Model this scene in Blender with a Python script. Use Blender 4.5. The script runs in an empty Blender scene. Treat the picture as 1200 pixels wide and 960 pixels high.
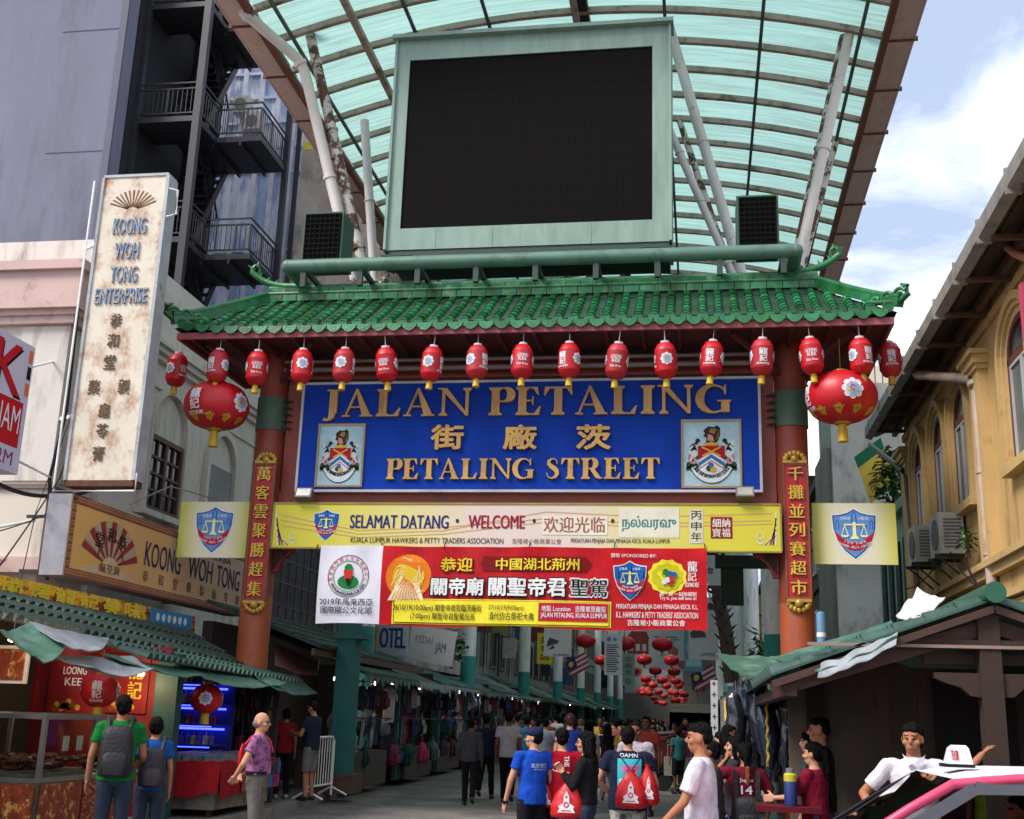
import bpy, math, random
from mathutils import Vector as V, Matrix, noise
from mathutils.bvhtree import BVHTree
R=math.radians; PI=math.pi; sin=math.sin; cos=math.cos
rnd=random.Random(7)
sc=bpy.context.scene; col=sc.collection
# ------------------------------------------------ camera
CAM=V((0,0,1.65)); YAW,PIT,ROL=R(9.468),R(14.825),R(1.833); FOC=1357.13/1200
cf=V((-sin(YAW)*cos(PIT),cos(YAW)*cos(PIT),sin(PIT))); r0=V((cos(YAW),sin(YAW),0)); u0=r0.cross(cf)
cr=r0*cos(ROL)+u0*sin(ROL); cu=u0*cos(ROL)-r0*sin(ROL)
cd=bpy.data.cameras.new('camera'); cam=bpy.data.objects.new('camera',cd); col.objects.link(cam)
mw=Matrix((cr,cu,-cf)).transposed().to_4x4(); mw.translation=CAM; cam.matrix_world=mw
cd.sensor_width=36; cd.lens=FOC*36; cd.clip_end=2000; sc.camera=cam
def at(px,py,X=None,Y=None,Z=None):
    """the point of the photograph's pixel that lies on the plane X=, Y= or Z="""
    d=cf*(FOC*1200)+cr*(px-600)+cu*(480-py)
    k=(X/d.x if X is not None else Y/d.y if Y is not None else (Z-CAM.z)/d.z)
    return CAM+d*k
# ------------------------------------------------ sky and sun
SUN=V((-.60,-.52,.86)).normalized(); EL=math.asin(SUN.z); AZ=math.atan2(SUN.x,SUN.y)
w=bpy.data.worlds.new('World'); sc.world=w; w.use_nodes=True
nt=w.node_tree; nt.nodes.clear(); N=nt.nodes.new; L=nt.links.new
out=N('ShaderNodeOutputWorld'); bg=N('ShaderNodeBackground'); sky=N('ShaderNodeTexSky'); sky.sky_type='NISHITA'; sky.sun_disc=False
sky.sun_elevation=EL; sky.sun_rotation=AZ; sky.air_density=1.0; sky.dust_density=1.5
tc=N('ShaderNodeTexCoord'); mp=N('ShaderNodeMapping'); mp.inputs['Scale'].default_value=(1.5,1.5,3.6); mp.inputs['Location'].default_value=(-.22,-.76,-2.17)
L(tc.outputs['Generated'],mp.inputs[0])
n1=N('ShaderNodeTexNoise'); n1.inputs['Scale'].default_value=2.1; n1.inputs['Detail'].default_value=9; n1.inputs['Roughness'].default_value=.56; n1.inputs['Distortion'].default_value=.35
L(mp.outputs[0],n1.inputs['Vector'])
cr1=N('ShaderNodeValToRGB'); cr1.color_ramp.elements[0].position=.41; cr1.color_ramp.elements[1].position=.66; L(n1.outputs['Fac'],cr1.inputs[0])
mx=N('ShaderNodeMixRGB'); L(cr1.outputs[0],mx.inputs[0])
mx.inputs[2].default_value=(8.2,8.3,8.6,1)
sk2=N('ShaderNodeMixRGB'); sk2.inputs[0].default_value=.85; sk2.inputs[2].default_value=(2.9,3.5,4.7,1); L(sky.outputs[0],sk2.inputs[1]); L(sk2.outputs[0],mx.inputs[1])
L(mx.outputs[0],bg.inputs[0]); bg.inputs[1].default_value=.15; L(bg.outputs[0],out.inputs[0])
sd=bpy.data.lights.new('sun','SUN'); sd.energy=3.0; sd.angle=R(22); sd.color=(1,.95,.88)
so=bpy.data.objects.new('sun',sd); col.objects.link(so); so.rotation_euler=(-SUN).to_track_quat('-Z','Y').to_euler(); so.location=(-10,-30,40)
vs=sc.view_settings; sc.display_settings.display_device='sRGB'; vs.view_transform='Standard'; vs.look='None'; vs.gamma=1; vs.use_curve_mapping=False; vs.exposure=0.5
sc.cycles.max_bounces=8; sc.cycles.transparent_max_bounces=12; sc.cycles.use_denoising=True
sc.cycles.sample_clamp_indirect=4
# ------------------------------------------------ materials
def lin(h):
    h=h.lstrip('#'); c=[int(h[i:i+2],16)/255 for i in (0,2,4)]
    return tuple((x/12.92 if x<=.04045 else ((x+.055)/1.055)**2.4) for x in c)
MC={}
def mat(name,c,rough=.6,var=.18,vs=1.5,metal=0,bump=0,bs=30,c2=None,lo=.5,hi=.7,s2=2.5,stretch=(1,1,1),spec=.5,emit=0,trans=0,isl=0):
    """principled surface; colour drifts by var, and a second colour c2 (rust, grime, patina, painted glints or reflections) comes through a noise mask"""
    if name in MC: return MC[name]
    m=bpy.data.materials.new(name); m.use_nodes=True; t=m.node_tree; n=t.nodes; l=t.links.new; p=n['Principled BSDF']
    c=lin(c) if isinstance(c,str) else c
    p.inputs['Roughness'].default_value=rough; p.inputs['Metallic'].default_value=metal; p.inputs['Specular IOR Level'].default_value=spec
    tcn=n.new('ShaderNodeTexCoord'); mp=n.new('ShaderNodeMapping'); mp.inputs['Scale'].default_value=stretch; l(tcn.outputs['Object'],mp.inputs[0])
    a=n.new('ShaderNodeTexNoise'); a.inputs['Scale'].default_value=vs; a.inputs['Detail'].default_value=7; a.inputs['Roughness'].default_value=.62; l(mp.outputs[0],a.inputs['Vector'])
    mxn=n.new('ShaderNodeMixRGB'); mxn.inputs[1].default_value=(*[x*(1-var*1.6) for x in c],1); mxn.inputs[2].default_value=(*[min(1,x*(1+var*1.2)) for x in c],1)
    rp=n.new('ShaderNodeValToRGB'); rp.color_ramp.elements[0].position=.28; rp.color_ramp.elements[1].position=.72; l(a.outputs['Fac'],rp.inputs[0]); l(rp.outputs[0],mxn.inputs[0])
    o=mxn.outputs[0]
    if c2:
        b=n.new('ShaderNodeTexNoise'); b.inputs['Scale'].default_value=s2; b.inputs['Detail'].default_value=10; b.inputs['Roughness'].default_value=.68; l(mp.outputs[0],b.inputs['Vector'])
        r2=n.new('ShaderNodeValToRGB'); r2.color_ramp.elements[0].position=lo; r2.color_ramp.elements[1].position=hi; l(b.outputs['Fac'],r2.inputs[0])
        m2=n.new('ShaderNodeMixRGB'); l(r2.outputs[0],m2.inputs[0]); l(o,m2.inputs[1]); m2.inputs[2].default_value=(*lin(c2),1); o=m2.outputs[0]
    if isl:     # each loose piece (tile, packet) a little lighter or darker than the next
        gn=n.new('ShaderNodeNewGeometry'); hv=n.new('ShaderNodeHueSaturation'); mr=n.new('ShaderNodeMapRange'); mr.inputs[3].default_value=1-isl; mr.inputs[4].default_value=1+isl; l(gn.outputs['Random Per Island'],mr.inputs[0]); l(mr.outputs[0],hv.inputs['Value'])
        mh=n.new('ShaderNodeMapRange'); mh.inputs[3].default_value=.5-isl*.06; mh.inputs[4].default_value=.5+isl*.06; l(gn.outputs['Random Per Island'],mh.inputs[0]); l(mh.outputs[0],hv.inputs['Hue']); l(o,hv.inputs['Color']); o=hv.outputs[0]
    l(o,p.inputs['Base Color'])
    rm=n.new('ShaderNodeMapRange'); rm.inputs[3].default_value=max(.03,rough-.12); rm.inputs[4].default_value=min(1,rough+.14); l(a.outputs['Fac'],rm.inputs[0]); l(rm.outputs[0],p.inputs['Roughness'])
    if bump:
        d=n.new('ShaderNodeTexNoise'); d.inputs['Scale'].default_value=bs; d.inputs['Detail'].default_value=5; l(mp.outputs[0],d.inputs['Vector'])
        bm=n.new('ShaderNodeBump'); bm.inputs['Strength'].default_value=bump; bm.inputs['Distance'].default_value=.02; l(d.outputs['Fac'],bm.inputs['Height']); l(bm.outputs[0],p.inputs['Normal'])
    if emit: p.inputs['Emission Color'].default_value=(*c,1); p.inputs['Emission Strength'].default_value=emit
    if trans: p.inputs['Transmission Weight'].default_value=trans
    MC[name]=m; return m
def ink(h,rough=.55):
    return mat('ink_'+h.strip('#'),h,rough,var=.08,vs=3,spec=.15)
def cloth(h,rough=.9):
    return mat('cloth_'+h.strip('#'),h,rough,var=.16,vs=9,bump=.5,bs=14,spec=.2)
# ------------------------------------------------ mesh builder
class B:
    def __init__(s): s.v=[]; s.f=[]; s.m=[]
    def add(s,vs,fs,mi=0):
        k=len(s.v); s.v+= [tuple(x) for x in vs]; s.f+=[tuple(i+k for i in f) for f in fs]; s.m+=[mi]*len(fs)
    def box(s,x0,x1,y0,y1,z0,z1,mi=0):
        s.hexa([(x0,y0,z0),(x1,y0,z0),(x1,y1,z0),(x0,y1,z0),(x0,y0,z1),(x1,y0,z1),(x1,y1,z1),(x0,y1,z1)],mi)
    def hexa(s,p,mi=0):
        s.add(p,[(0,3,2,1),(4,5,6,7),(0,1,5,4),(1,2,6,5),(2,3,7,6),(3,0,4,7)],mi)
    def obox(s,c,sz,ax=(1,0,0),up=(0,0,1),mi=0):
        a=V(ax).normalized(); u=V(up); b=u.cross(a).normalized(); u=a.cross(b); c=V(c)
        P=[c+a*(i*sz[0]/2)+b*(j*sz[1]/2)+u*(k*sz[2]/2) for k in (-1,1) for i,j in ((-1,-1),(1,-1),(1,1),(-1,1))]
        s.hexa(P,mi)
    def bar(s,p,q,w,h=None,mi=0,up=(0,0,1)):
        p=V(p);q=V(q);d=q-p
        if abs(d.normalized().dot(V(up)))>.98: up=(0,1,0)
        s.obox((p+q)/2,(d.length,w,h or w),d,up,mi)
    def ring(s,c,ax,r,n,ref=None,ry=None):
        ax=V(ax).normalized(); ref=V(ref) if ref is not None else (V((0,0,1)) if abs(ax.z)<.95 else V((0,1,0)))
        a=ref.cross(ax).normalized(); b=ax.cross(a); ry=r if ry is None else ry
        return [V(c)+a*(r*cos(2*PI*i/n))+b*(ry*sin(2*PI*i/n)) for i in range(n)]
    def loft(s,rings,mi=0,caps=True,closed=True):
        n=len(rings[0]); vs=[p for r in rings for p in r]; fs=[]
        for k in range(len(rings)-1):
            for i in range(n if closed else n-1):
                j=(i+1)%n; fs.append((k*n+i,k*n+j,(k+1)*n+j,(k+1)*n+i))
        if caps: fs.append(tuple(range(n))[::-1]); fs.append(tuple((len(rings)-1)*n+i for i in range(n)))
        s.add(vs,fs,mi)
    def cyl(s,p,q,r,r1=None,n=12,mi=0,caps=True):
        p=V(p);q=V(q); s.loft([s.ring(p,q-p,r,n),s.ring(q,q-p,r if r1 is None else r1,n)],mi,caps)
    def tube(s,pts,r,n=8,mi=0,caps=True):
        pts=[V(p) for p in pts]; rings=[]
        for i,p in enumerate(pts):
            d=(pts[min(i+1,len(pts)-1)]-pts[max(i-1,0)])
            rings.append(s.ring(p,d,r[i] if isinstance(r,(list,tuple)) else r,n))
        s.loft(rings,mi,caps)
    def lathe(s,c,prof,n=16,mi=0,sx=1,sy=1,f=None):
        c=V(c); s.loft([[c+V((r*cos(2*PI*i/n)*sx*(f(2*PI*i/n) if f else 1),r*sin(2*PI*i/n)*sy*(f(2*PI*i/n) if f else 1),z)) for i in range(n)] for r,z in prof],mi)
    def ball(s,c,rx,ry=None,rz=None,n=12,m=8,mi=0,rot=None):
        ry=ry or rx; rz=rz or rx; c=V(c); rings=[]
        for k in range(m+1):
            t=-PI/2+PI*k/m; q=max(.02,cos(t)); ring=[V((rx*q*cos(2*PI*i/n),ry*q*sin(2*PI*i/n),rz*sin(t))) for i in range(n)]
            rings.append([c+(rot@p if rot else p) for p in ring])
        s.loft(rings,mi)
    def prism(s,pts,fn,mi=0):
        """2-d outline, fn(u,v,side) gives its front (1) and back (0) points"""
        n=len(pts); s.add([fn(u,v,0) for u,v in pts]+[fn(u,v,1) for u,v in pts],[tuple(range(n))[::-1],tuple(range(n,2*n))]+[(i,(i+1)%n,n+(i+1)%n,n+i) for i in range(n)],mi)
    def quad(s,a,b,c,d,mi=0): s.add([a,b,c,d],[(0,1,2,3)],mi)
    def link(s,name,mats,parent=None,smooth=None):
        me=bpy.data.meshes.new(name); me.from_pydata(s.v,[],s.f); 
        mats=mats if isinstance(mats,(list,tuple)) else [mats]
        for m in mats: me.materials.append(m)
        if len(mats)>1: me.polygons.foreach_set('material_index',s.m)
        if smooth:
            me.polygons.foreach_set('use_smooth',[True]*len(me.polygons)); me.set_sharp_from_angle(angle=R(smooth if smooth>1 else 40))
        me.update()
        return obj(name,me,parent)
def obj(name,me,parent=None):
    o=bpy.data.objects.new(name,me); col.objects.link(o)
    if parent: par(o,parent)
    return o
def par(o,p):
    o.parent=p
    o.matrix_parent_inverse=wm(p).inverted()
def wm(p):
    m=p.matrix_basis.copy()
    if p.parent: m=wm(p.parent)@p.matrix_parent_inverse@m
    return m
def tag(o,label,cat,group=None,kind=None):
    if label: o['label']=label
    if cat: o['category']=cat
    if group: o['group']=group
    if kind: o['kind']=kind
    return o
def thing(name,label,cat,loc=(0,0,0),group=None):
    o=bpy.data.objects.new(name,None); col.objects.link(o); o.empty_display_size=.2; o.location=loc
    return tag(o,label,cat,group)
def struct(o): o['kind']='structure'; return o
KIDS={}
def copy_tree(o,parent=None):
    c=o.copy(); col.objects.link(c)
    if parent: c.parent=parent
    for ch in list(o.children): copy_tree(ch,c)
    return c
# ------------------------------------------------ lettering
TX={}
def txt(body,bold=0,ext=0):
    k=(body,bold,ext)
    if k not in TX:
        c=bpy.data.curves.new('t','FONT'); c.body=body; c.offset=bold; c.space_character=1+bold*3; c.resolution_u=3; c.extrude=ext
        o=bpy.data.objects.new('t',c); col.objects.link(o)
        me=bpy.data.meshes.new_from_object(o.evaluated_get(bpy.context.evaluated_depsgraph_get()))
        vs=[v.co.copy() for v in me.vertices]; fs=[tuple(p.vertices) for p in me.polygons]
        bpy.data.objects.remove(o); bpy.data.curves.remove(c); bpy.data.meshes.remove(me)
        if not vs: vs=[V((0,0,0))]
        x0=min(v.x for v in vs); y0=min(v.y for v in vs); W=max(v.x for v in vs)-x0 or 1; H=max(v.y for v in vs)-y0 or 1
        TX[k]=([((v.x-x0)/W,(v.y-y0)/H,v.z) for v in vs],fs,W/H)
    return TX[k]
class Pan:
    """a printed face: origin o (lower left corner), u to the right, v up, n towards the reader; layers lie 3 mm apart"""
    def __init__(s,b,o,u,v,lay=.003,warp=None):
        s.b=b; s.o=V(o); s.u=V(u).normalized(); s.v=V(v).normalized(); s.n=s.u.cross(s.v); s.l=lay; s.warp=warp
    def P(s,u,v,l):
        d=s.l*l+(s.warp(u,v) if s.warp else 0); return s.o+s.u*u+s.v*v+s.n*d
    def poly(s,pts,mi,l=1):
        s.b.add([s.P(u,v,l) for u,v in pts],[tuple(range(len(pts)))],mi)
    def rect(s,u0,v0,u1,v1,mi,l=1,seg=1):
        for k in range(seg):
            a=u0+(u1-u0)*k/seg; c=u0+(u1-u0)*(k+1)/seg; s.poly([(a,v0),(c,v0),(c,v1),(a,v1)],mi,l)
    def frame(s,u0,v0,u1,v1,t,mi,l=1):
        s.rect(u0,v0,u1,v0+t,mi,l); s.rect(u0,v1-t,u1,v1,mi,l); s.rect(u0,v0+t,u0+t,v1-t,mi,l); s.rect(u1-t,v0+t,u1,v1-t,mi,l)
    def disc(s,u,v,r,mi,l=1,ry=None,n=20): s.poly([(u+r*cos(2*PI*i/n),v+(ry or r)*sin(2*PI*i/n)) for i in range(n)],mi,l)
    def ring(s,u,v,r0,r1,mi,l=1,n=28,a0=0,a1=2*PI):
        for i in range(n):
            p=a0+(a1-a0)*i/n; q=a0+(a1-a0)*(i+1)/n
            s.poly([(u+r0*cos(p),v+r0*sin(p)),(u+r1*cos(p),v+r1*sin(p)),(u+r1*cos(q),v+r1*sin(q)),(u+r0*cos(q),v+r0*sin(q))],mi,l)
    def line(s,pts,w,mi,l=1):
        pts=[V((p[0],p[1])) for p in pts]
        for i in range(len(pts)-1):
            p,q=pts[i],pts[i+1]; d=(q-p).normalized(); m=V((-d.y,d.x))*w/2; s.poly([p+m,p-m,q-m,q+m] if False else [p-m,q-m,q+m,p+m],mi,l)
    def text(s,body,u,v,mi,w=None,h=None,l=1,bold=0,al='l',ext=0,skew=0):
        cj=any(ord(c)>0x2e00 for c in body); fb=bold if cj else 0
        vs,fs,asp=txt(body,0,ext)
        if h is None: h=w/asp
        if w is None: w=h*asp
        if al=='c': u-=w/2
        if al=='r': u-=w
        # dense characters are thickened by shifted strokes, each a fraction of a layer apart
        fb=bold if cj else bold*.7
        sh=[(0,0)] if fb<.004 else [(fb*cos(k),fb*sin(k)) for k in ((0,PI) if fb<.028 else [PI/4*j for j in range(8)])]
        for k,(dx,dy) in enumerate(sh):
            s.b.add([s.P(u+x*w+skew*y*h+dx*h,v+y*h+dy*h,l+.09*k)+s.n*(z) for x,y,z in vs],fs,mi)
    def arc(s,body,u,v,r,a0,a1,h,mi,l=1,out=True,bold=0):
        """letters along a circle, from angle a0 to a1"""
        n=len(body)
        for i,ch in enumerate(body):
            if ch==' ': continue
            a=a0+(a1-a0)*(i+.5)/n; vs,fs,asp=txt(ch,0); w=h*min(1.2,asp); t=V((sin(a),-cos(a))) if out else V((-sin(a),cos(a))); k=V((cos(a),sin(a))) if out else V((-cos(a),-sin(a))); c=V((u+r*cos(a),v+r*sin(a)))
            s.b.add([s.P(*(c+t*(x-.5)*w+k*(y-.5)*h),l) for x,y,z in vs],fs,mi)
def panX(b,x,y,z,**k): return Pan(b,(x,y,z),(0,1,0),(0,0,1),**k)     # faces +X, reads along +Y
def panY(b,x,y,z,**k): return Pan(b,(x,y,z),(1,0,0),(0,0,1),**k)     # faces the camera side (-Y)
def serif(ch):
    S,T,sf,ex=.225,.09,.055,.075; P=[]
    rc=lambda a,b,c,d:[(a,b),(c,b),(c,d),(a,d)]
    def stem(x,w=S,lo=1,hi=1):
        P.append(rc(x,sf if lo else 0,x+w,1-sf if hi else 1))
        for on,y0,y1,sg in ((lo,0,sf,1),(hi,1-sf,1,-1)):
            if on:
                P.append(rc(x-ex,y0,x+w+ex,y1)); yb=y1 if sg>0 else y0
                for a,b in ((x-ex,x),(x+w+ex,x+w)):
                    t=[(a,yb),(b,yb),(b,yb+sg*.07)]; P.append(t if (b>a)==(sg>0) else t[::-1])
    def stroke(pts,ws):
        pts=[V(p) for p in pts]; Lf=[];Rt=[]
        for i,p in enumerate(pts):
            d=(pts[min(i+1,len(pts)-1)]-pts[max(i-1,0)]).normalized(); m=V((-d.y,d.x))*ws[i]/2; Lf.append(p+m); Rt.append(p-m)
        for i in range(len(pts)-1): P.append([tuple(Rt[i]),tuple(Rt[i+1]),tuple(Lf[i+1]),tuple(Lf[i])])
    x=ex
    if ch=='I': stem(x); w=S+2*ex
    elif ch in 'LE':
        stem(x); e=.66
        P.append(rc(x+S+ex,0,e,sf)); P.append([(e-.14,sf),(e,sf),(e+.05,.30),(e+.01,.30)])
        if ch=='E':
            e2=.62; P.append(rc(x+S+ex,1-sf,e2,1)); P.append([(e2-.12,1-sf),(e2-.01,.72),(e2+.03,.72),(e2,1-sf)]); P.append(rc(x+S,.485,.46,.535)); P.append([(.46,.38),(.50,.36),(.50,.66),(.46,.64)])
        w=e+.05
    elif ch=='T':
        P.append(rc(0,1-sf,.76,1)); stem(.38-S/2,hi=0); P[1]=rc(.38-S/2,sf,.38+S/2,1-sf)
        P.append([(0,1-sf),(-.02,.70),(.02,.70),(.14,1-sf)]); P.append([(.62,1-sf),(.74,.70),(.78,.70),(.76,1-sf)]); w=.76
    elif ch=='N':
        stem(x+.03,T,1,0); stem(.78,T,0,1); P.append([(-.02,1),(-.02,.96),(.07,.96),(.80,0),(.85,0),(.85,.07),(.24,1)][::1]); w=.93
    elif ch=='A':
        P.append([(.075,sf),(.135,sf),(.395,.86),(.36,.97)]); P.append([(.36,1.02),(.36,.97),(.58,sf),(.83,sf),(.43,1.02)]); P.append(rc(.20,.32,.57,.37)); P.append(rc(0,0,.22,sf)); P.append(rc(.51,0,.89,sf)); w=.89
    elif ch in 'PR':
        stem(x); cx,cy=x+S+.13,.735; n=12; pts=[];ws=[]
        P.append(rc(x+S+ex,.955,cx,1)); P.append(rc(x+S,.475,cx,.52))
        for i in range(n+1):
            a=PI/2-PI*i/n; pts.append((cx+.20*cos(a),cy+.24*sin(a))); ws.append(.055+.18*cos(a))
        stroke(pts,ws); w=.66
        if ch=='R': P.append([(.36,.475),(.62,.06),(.74,0),(.92,0),(.92,.05),(.85,.06),(.56,.49)]); w=.90
    elif ch=='J':
        P.append(rc(.16,.14,.16+S,.95)); P.append(rc(.07,.95,.44,1)); stroke([(.255,.14),(.235,0),(.17,-.09),(.09,-.12),(.02,-.07)],[.19,.17,.10,.07,.12]); w=.46
    elif ch=='S':
        pts=[(.50,.72),(.47,.88),(.36,.97),(.25,.965),(.14,.88),(.13,.74),(.24,.61),(.38,.50),(.48,.38),(.50,.24),(.42,.09),(.28,.03),(.15,.06),(.07,.18),(.05,.30)]
        stroke(pts,[.03,.04,.05,.07,.13,.17,.20,.22,.20,.17,.12,.07,.05,.04,.03]); w=.60
    elif ch=='G':
        pts=[];ws=[]
        for i in range(19):
            a=R(42)+R(270)*i/18; pts.append((.47+.38*cos(a),.5+.475*sin(a))); ws.append(.06+.18*max(0,-cos(a))**1.2)
        stroke(pts,ws); P.append([(.745,.66),(.80,.66),(.80,1.0),(.765,1.0),(.72,.84)]); P.append(rc(.66,.03,.66+S,.40)); P.append(rc(.56,.40,.93,.45)); w=.93
    else: w=.35
    return P,w
def serif_line(b,text,x0,x1,z0,h,y,dep,mi=0,gap=.10,sp=.42):
    tot=0; gl=[]
    for ch in text:
        if ch==' ': tot+=sp; continue
        P,w=serif(ch); gl.append((tot,P)); tot+=w+gap
    k=(x1-x0)/(tot-gap); 
    for t,P in gl:
        for q,poly in enumerate(P):
            a=sum(poly[i][0]*poly[(i+1)%len(poly)][1]-poly[(i+1)%len(poly)][0]*poly[i][1] for i in range(len(poly)))
            if a<0: poly=poly[::-1]
            b.prism(poly,lambda u,v,sd,t=t,q=q:(x0+(t+u)*k,y-(dep+.0007*q if sd else 0),z0+v*h),mi)
# ================================================ GROUND
asph=mat('asphalt','#77726e',.85,.22,1.2,bump=.6,bs=60,c2='#5c5754',lo=.48,hi=.62,s2=.8)
pave=mat('paving_slab','#6a6662',.8,.2,2,bump=.4,bs=40,c2='#4a4643',lo=.5,hi=.7)
b=B(); b.quad((-300,-200,0),(300,-200,0),(300,400,0),(-300,400,0)); struct(b.link('road',asph))
def strip(name,pts_in,pts_out,z,m,zb=0):
    b=B(); n=len(pts_in)
    for i in range(n-1):
        a,c=pts_in[i],pts_in[i+1]; d,e=pts_out[i],pts_out[i+1]
        b.hexa([(*a,zb),(*d,zb),(*e,zb),(*c,zb),(*a,z),(*d,z),(*e,z),(*c,z)] if True else [],0)
    return struct(b.link(name,m))
kl=[(-6.6,9.0),(-6.55,16),(-6.62,18.6),(-7.3,25),(-7.9,34),(-7.9,130)]
strip('pavement',[(x-.18,y) for x,y in kl],[(-11 if y>17.9 else -14,y) for x,y in kl],.15,pave)
strip('kerb',kl,[(x-.179,y) for x,y in kl],.156,mat('kerb_stone','#7d7a75',.8,.2,3,bump=.3))
kr=[(1.9,10.6),(1.75,13),(1.75,130)]
strip('pavement',[(x+.18,y) for x,y in kr],[(9 if y<14.5 else 5,y) for x,y in kr],.15,pave)
strip('kerb',kr,[(x+.179,y) for x,y in kr],.156,MC['kerb_stone'])
# ================================================ STREET CANOPY
steel=mat('canopy_steel','#b09c90',.6,.15,2,c2='#5c4436',lo=.52,hi=.7,s2=3)
whitep=mat('white_painted_steel','#d8d2cd',.5,.08,2,c2='#7a4a30',lo=.63,hi=.7,s2=4)
rusty=mat('rusty_white_steel','#cfc6be',.6,.1,2,c2='#5a3424',lo=.47,hi=.53,s2=3.5,bump=.3)
def glaze():
    m=bpy.data.materials.new('polycarbonate'); m.use_nodes=True; t=m.node_tree; n=t.nodes; l=t.links.new; n.clear()
    o=n.new('ShaderNodeOutputMaterial'); tr=n.new('ShaderNodeBsdfTranslucent'); pr=n.new('ShaderNodeBsdfPrincipled'); mx=n.new('ShaderNodeMixShader'); mx.inputs[0].default_value=.12
    tc=n.new('ShaderNodeTexCoord'); mp=n.new('ShaderNodeMapping'); mp.inputs['Scale'].default_value=(.35,7,.35); l(tc.outputs['Object'],mp.inputs[0])
    a=n.new('ShaderNodeTexNoise'); a.inputs['Scale'].default_value=1.6; a.inputs['Detail'].default_value=8; a.inputs['Roughness'].default_value=.7; l(mp.outputs[0],a.inputs['Vector'])
    r=n.new('ShaderNodeValToRGB'); e=r.color_ramp.elements; e[0].position=.30; e[0].color=(*lin('#7f928b'),1); e[1].position=.52; e[1].color=(*lin('#8fb3aa'),1); x=e.new(.75); x.color=(*lin('#a2c2ba'),1)
    l(a.outputs['Fac'],r.inputs[0]); l(r.outputs[0],tr.inputs[0]); l(r.outputs[0],pr.inputs['Base Color']); pr.inputs['Roughness'].default_value=.35
    l(tr.outputs[0],mx.inputs[1]); l(pr.outputs[0],mx.inputs[2]); l(mx.outputs[0],o.inputs[0]); return m
CX,HW,EZ,RI=-2.55,6.4,15.5,1.05
def arch(t): return (CX+HW*t, EZ+RI*(1-t*t))
canopy=thing('street_canopy','long arched canopy of pale teal sheets and brown steel ribs roofing the market street','canopy',(CX,19,0))
Y0,Y1,ST=18.55,128,1.175
b=B(); NA=20
for k in range(NA):
    (x0,z0),(x1,z1)=arch(-1+2*k/NA),arch(-1+2*(k+1)/NA)
    y=Y0
    while y<Y1: b.quad((x0,y,z0+.09),(x1,y,z1+.09),(x1,min(y+8,Y1),z1+.09),(x0,min(y+8,Y1),z0+.09)); y+=8
b.link('roof_sheet',glaze(),canopy)
ribs=B(); y=Y0
while y<Y1:
    pts=[arch(-1+2*k/NA) for k in range(NA+1)]
    for (x0,z0),(x1,z1) in zip(pts,pts[1:]):
        ribs.hexa([(x0,y-.055,z0-.07),(x1,y-.055,z1-.07),(x1,y+.055,z1-.07),(x0,y+.055,z0-.07),(x0,y-.055,z0+.07),(x1,y-.055,z1+.07),(x1,y+.055,z1+.07),(x0,y+.055,z0+.07)])
    y+=ST
ribs.link('rib',steel,canopy)
pl=B()
for t in (-.93,-.55,-.3,.3,.62,.93):
    x,z=arch(t); pl.box(x-.035,x+.035,Y0,Y1,z-.12,z-.06)
pl.link('purlin_frame',mat('dark_purlin','#4f5a55',.6),canopy)
pl=B()
for t in (-.72,.0):
    x,z=arch(t); pl.box(x-.07,x+.07,Y0,Y1,z-.2,z-.08)
pl.link('purlin_frame',steel,canopy)
fasc=mat('gutter_sheet','#c4a69e',.6,.15,2,c2='#a07a6c',lo=.5,hi=.7,s2=2,stretch=(1,.4,1))
for sgn in (1,-1):
    g=B(); x=CX+sgn*HW; 
    yy=Y0-.3
    while yy<Y1:
        g.box(min(x,x+sgn*.62),max(x,x+sgn*.62),yy,yy+1.96,EZ-.02,EZ+.05,0); g.box(min(x+sgn*.62,x+sgn*.66),max(x+sgn*.62,x+sgn*.66),yy,yy+2,EZ-.03,EZ+.35,0)
        g.box(min(x+sgn*.02,x+sgn*.72),max(x+sgn*.02,x+sgn*.72),yy+1.96,yy+2.0,EZ-.06,EZ+.04,1); yy+=2
    g.box(min(x-sgn*.03,x+sgn*.1),max(x-sgn*.03,x+sgn*.1),Y0-.3,Y1,EZ-.16,EZ-.02,1)
    g.link('gutter',[fasc,mat('rust_edge','#6b4030',.8)],canopy)
# ridge monitor at the near end
g=B(); g.bar((CX+.1,Y0,EZ+RI+.02),(CX+.1,Y1,EZ+RI+.02),.34,.16); g.link('ridge_beam',mat('black_steel','#26282b',.6),canopy)
# support columns and their branches
teal=mat('teal_paint','#2f8f86',.55,.12,2,c2='#5b4a3c',lo=.62,hi=.72)
offw=mat('column_white','#f0eeea',.5,.1,1.5,c2='#8c8178',lo=.55,hi=.75,stretch=(2,2,.3))
COLY=[26.4,39,51.8,64.2,76.8,89.4,102,114.6]
for i,y in enumerate(COLY):
    for sgn,xc in ((-1,-7.72),(1,1.62)):
        rad=.26
        c=B(); c.cyl((xc,y,.15),(xc,y,3.55),rad,n=16,mi=1); c.cyl((xc,y,3.55),(xc,y,9.2),rad*.985,n=16,mi=0); c.cyl((xc,y,9.2),(xc,y,9.3),rad*1.25,n=16,mi=0)
        q=(-9.5,-5.2) if sgn<0 else (3.4,-.4)
        for xe in q:
            t=(xe-CX)/HW; c.cyl((xc,y,9.2),(xe,y+.3,arch(t)[1]-.1),.1,.08,n=8,mi=2)
        o=c.link('canopy_column',[offw,teal,rusty],None,35)
        nm=['nearest','second','third','fourth','fifth','sixth','seventh','farthest'][i]
        tag(o,f"{nm} white canopy column with teal foot on the {'hotel sign' if sgn<0 else 'wrapped bags'} side",'column','canopy columns')
b=B(); b.cyl((2.0,36.6,.15),(2.0,36.6,3.5),.17,n=14,mi=1); b.cyl((2.0,36.6,3.5),(2.0,36.6,9),.165,n=14)
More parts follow.
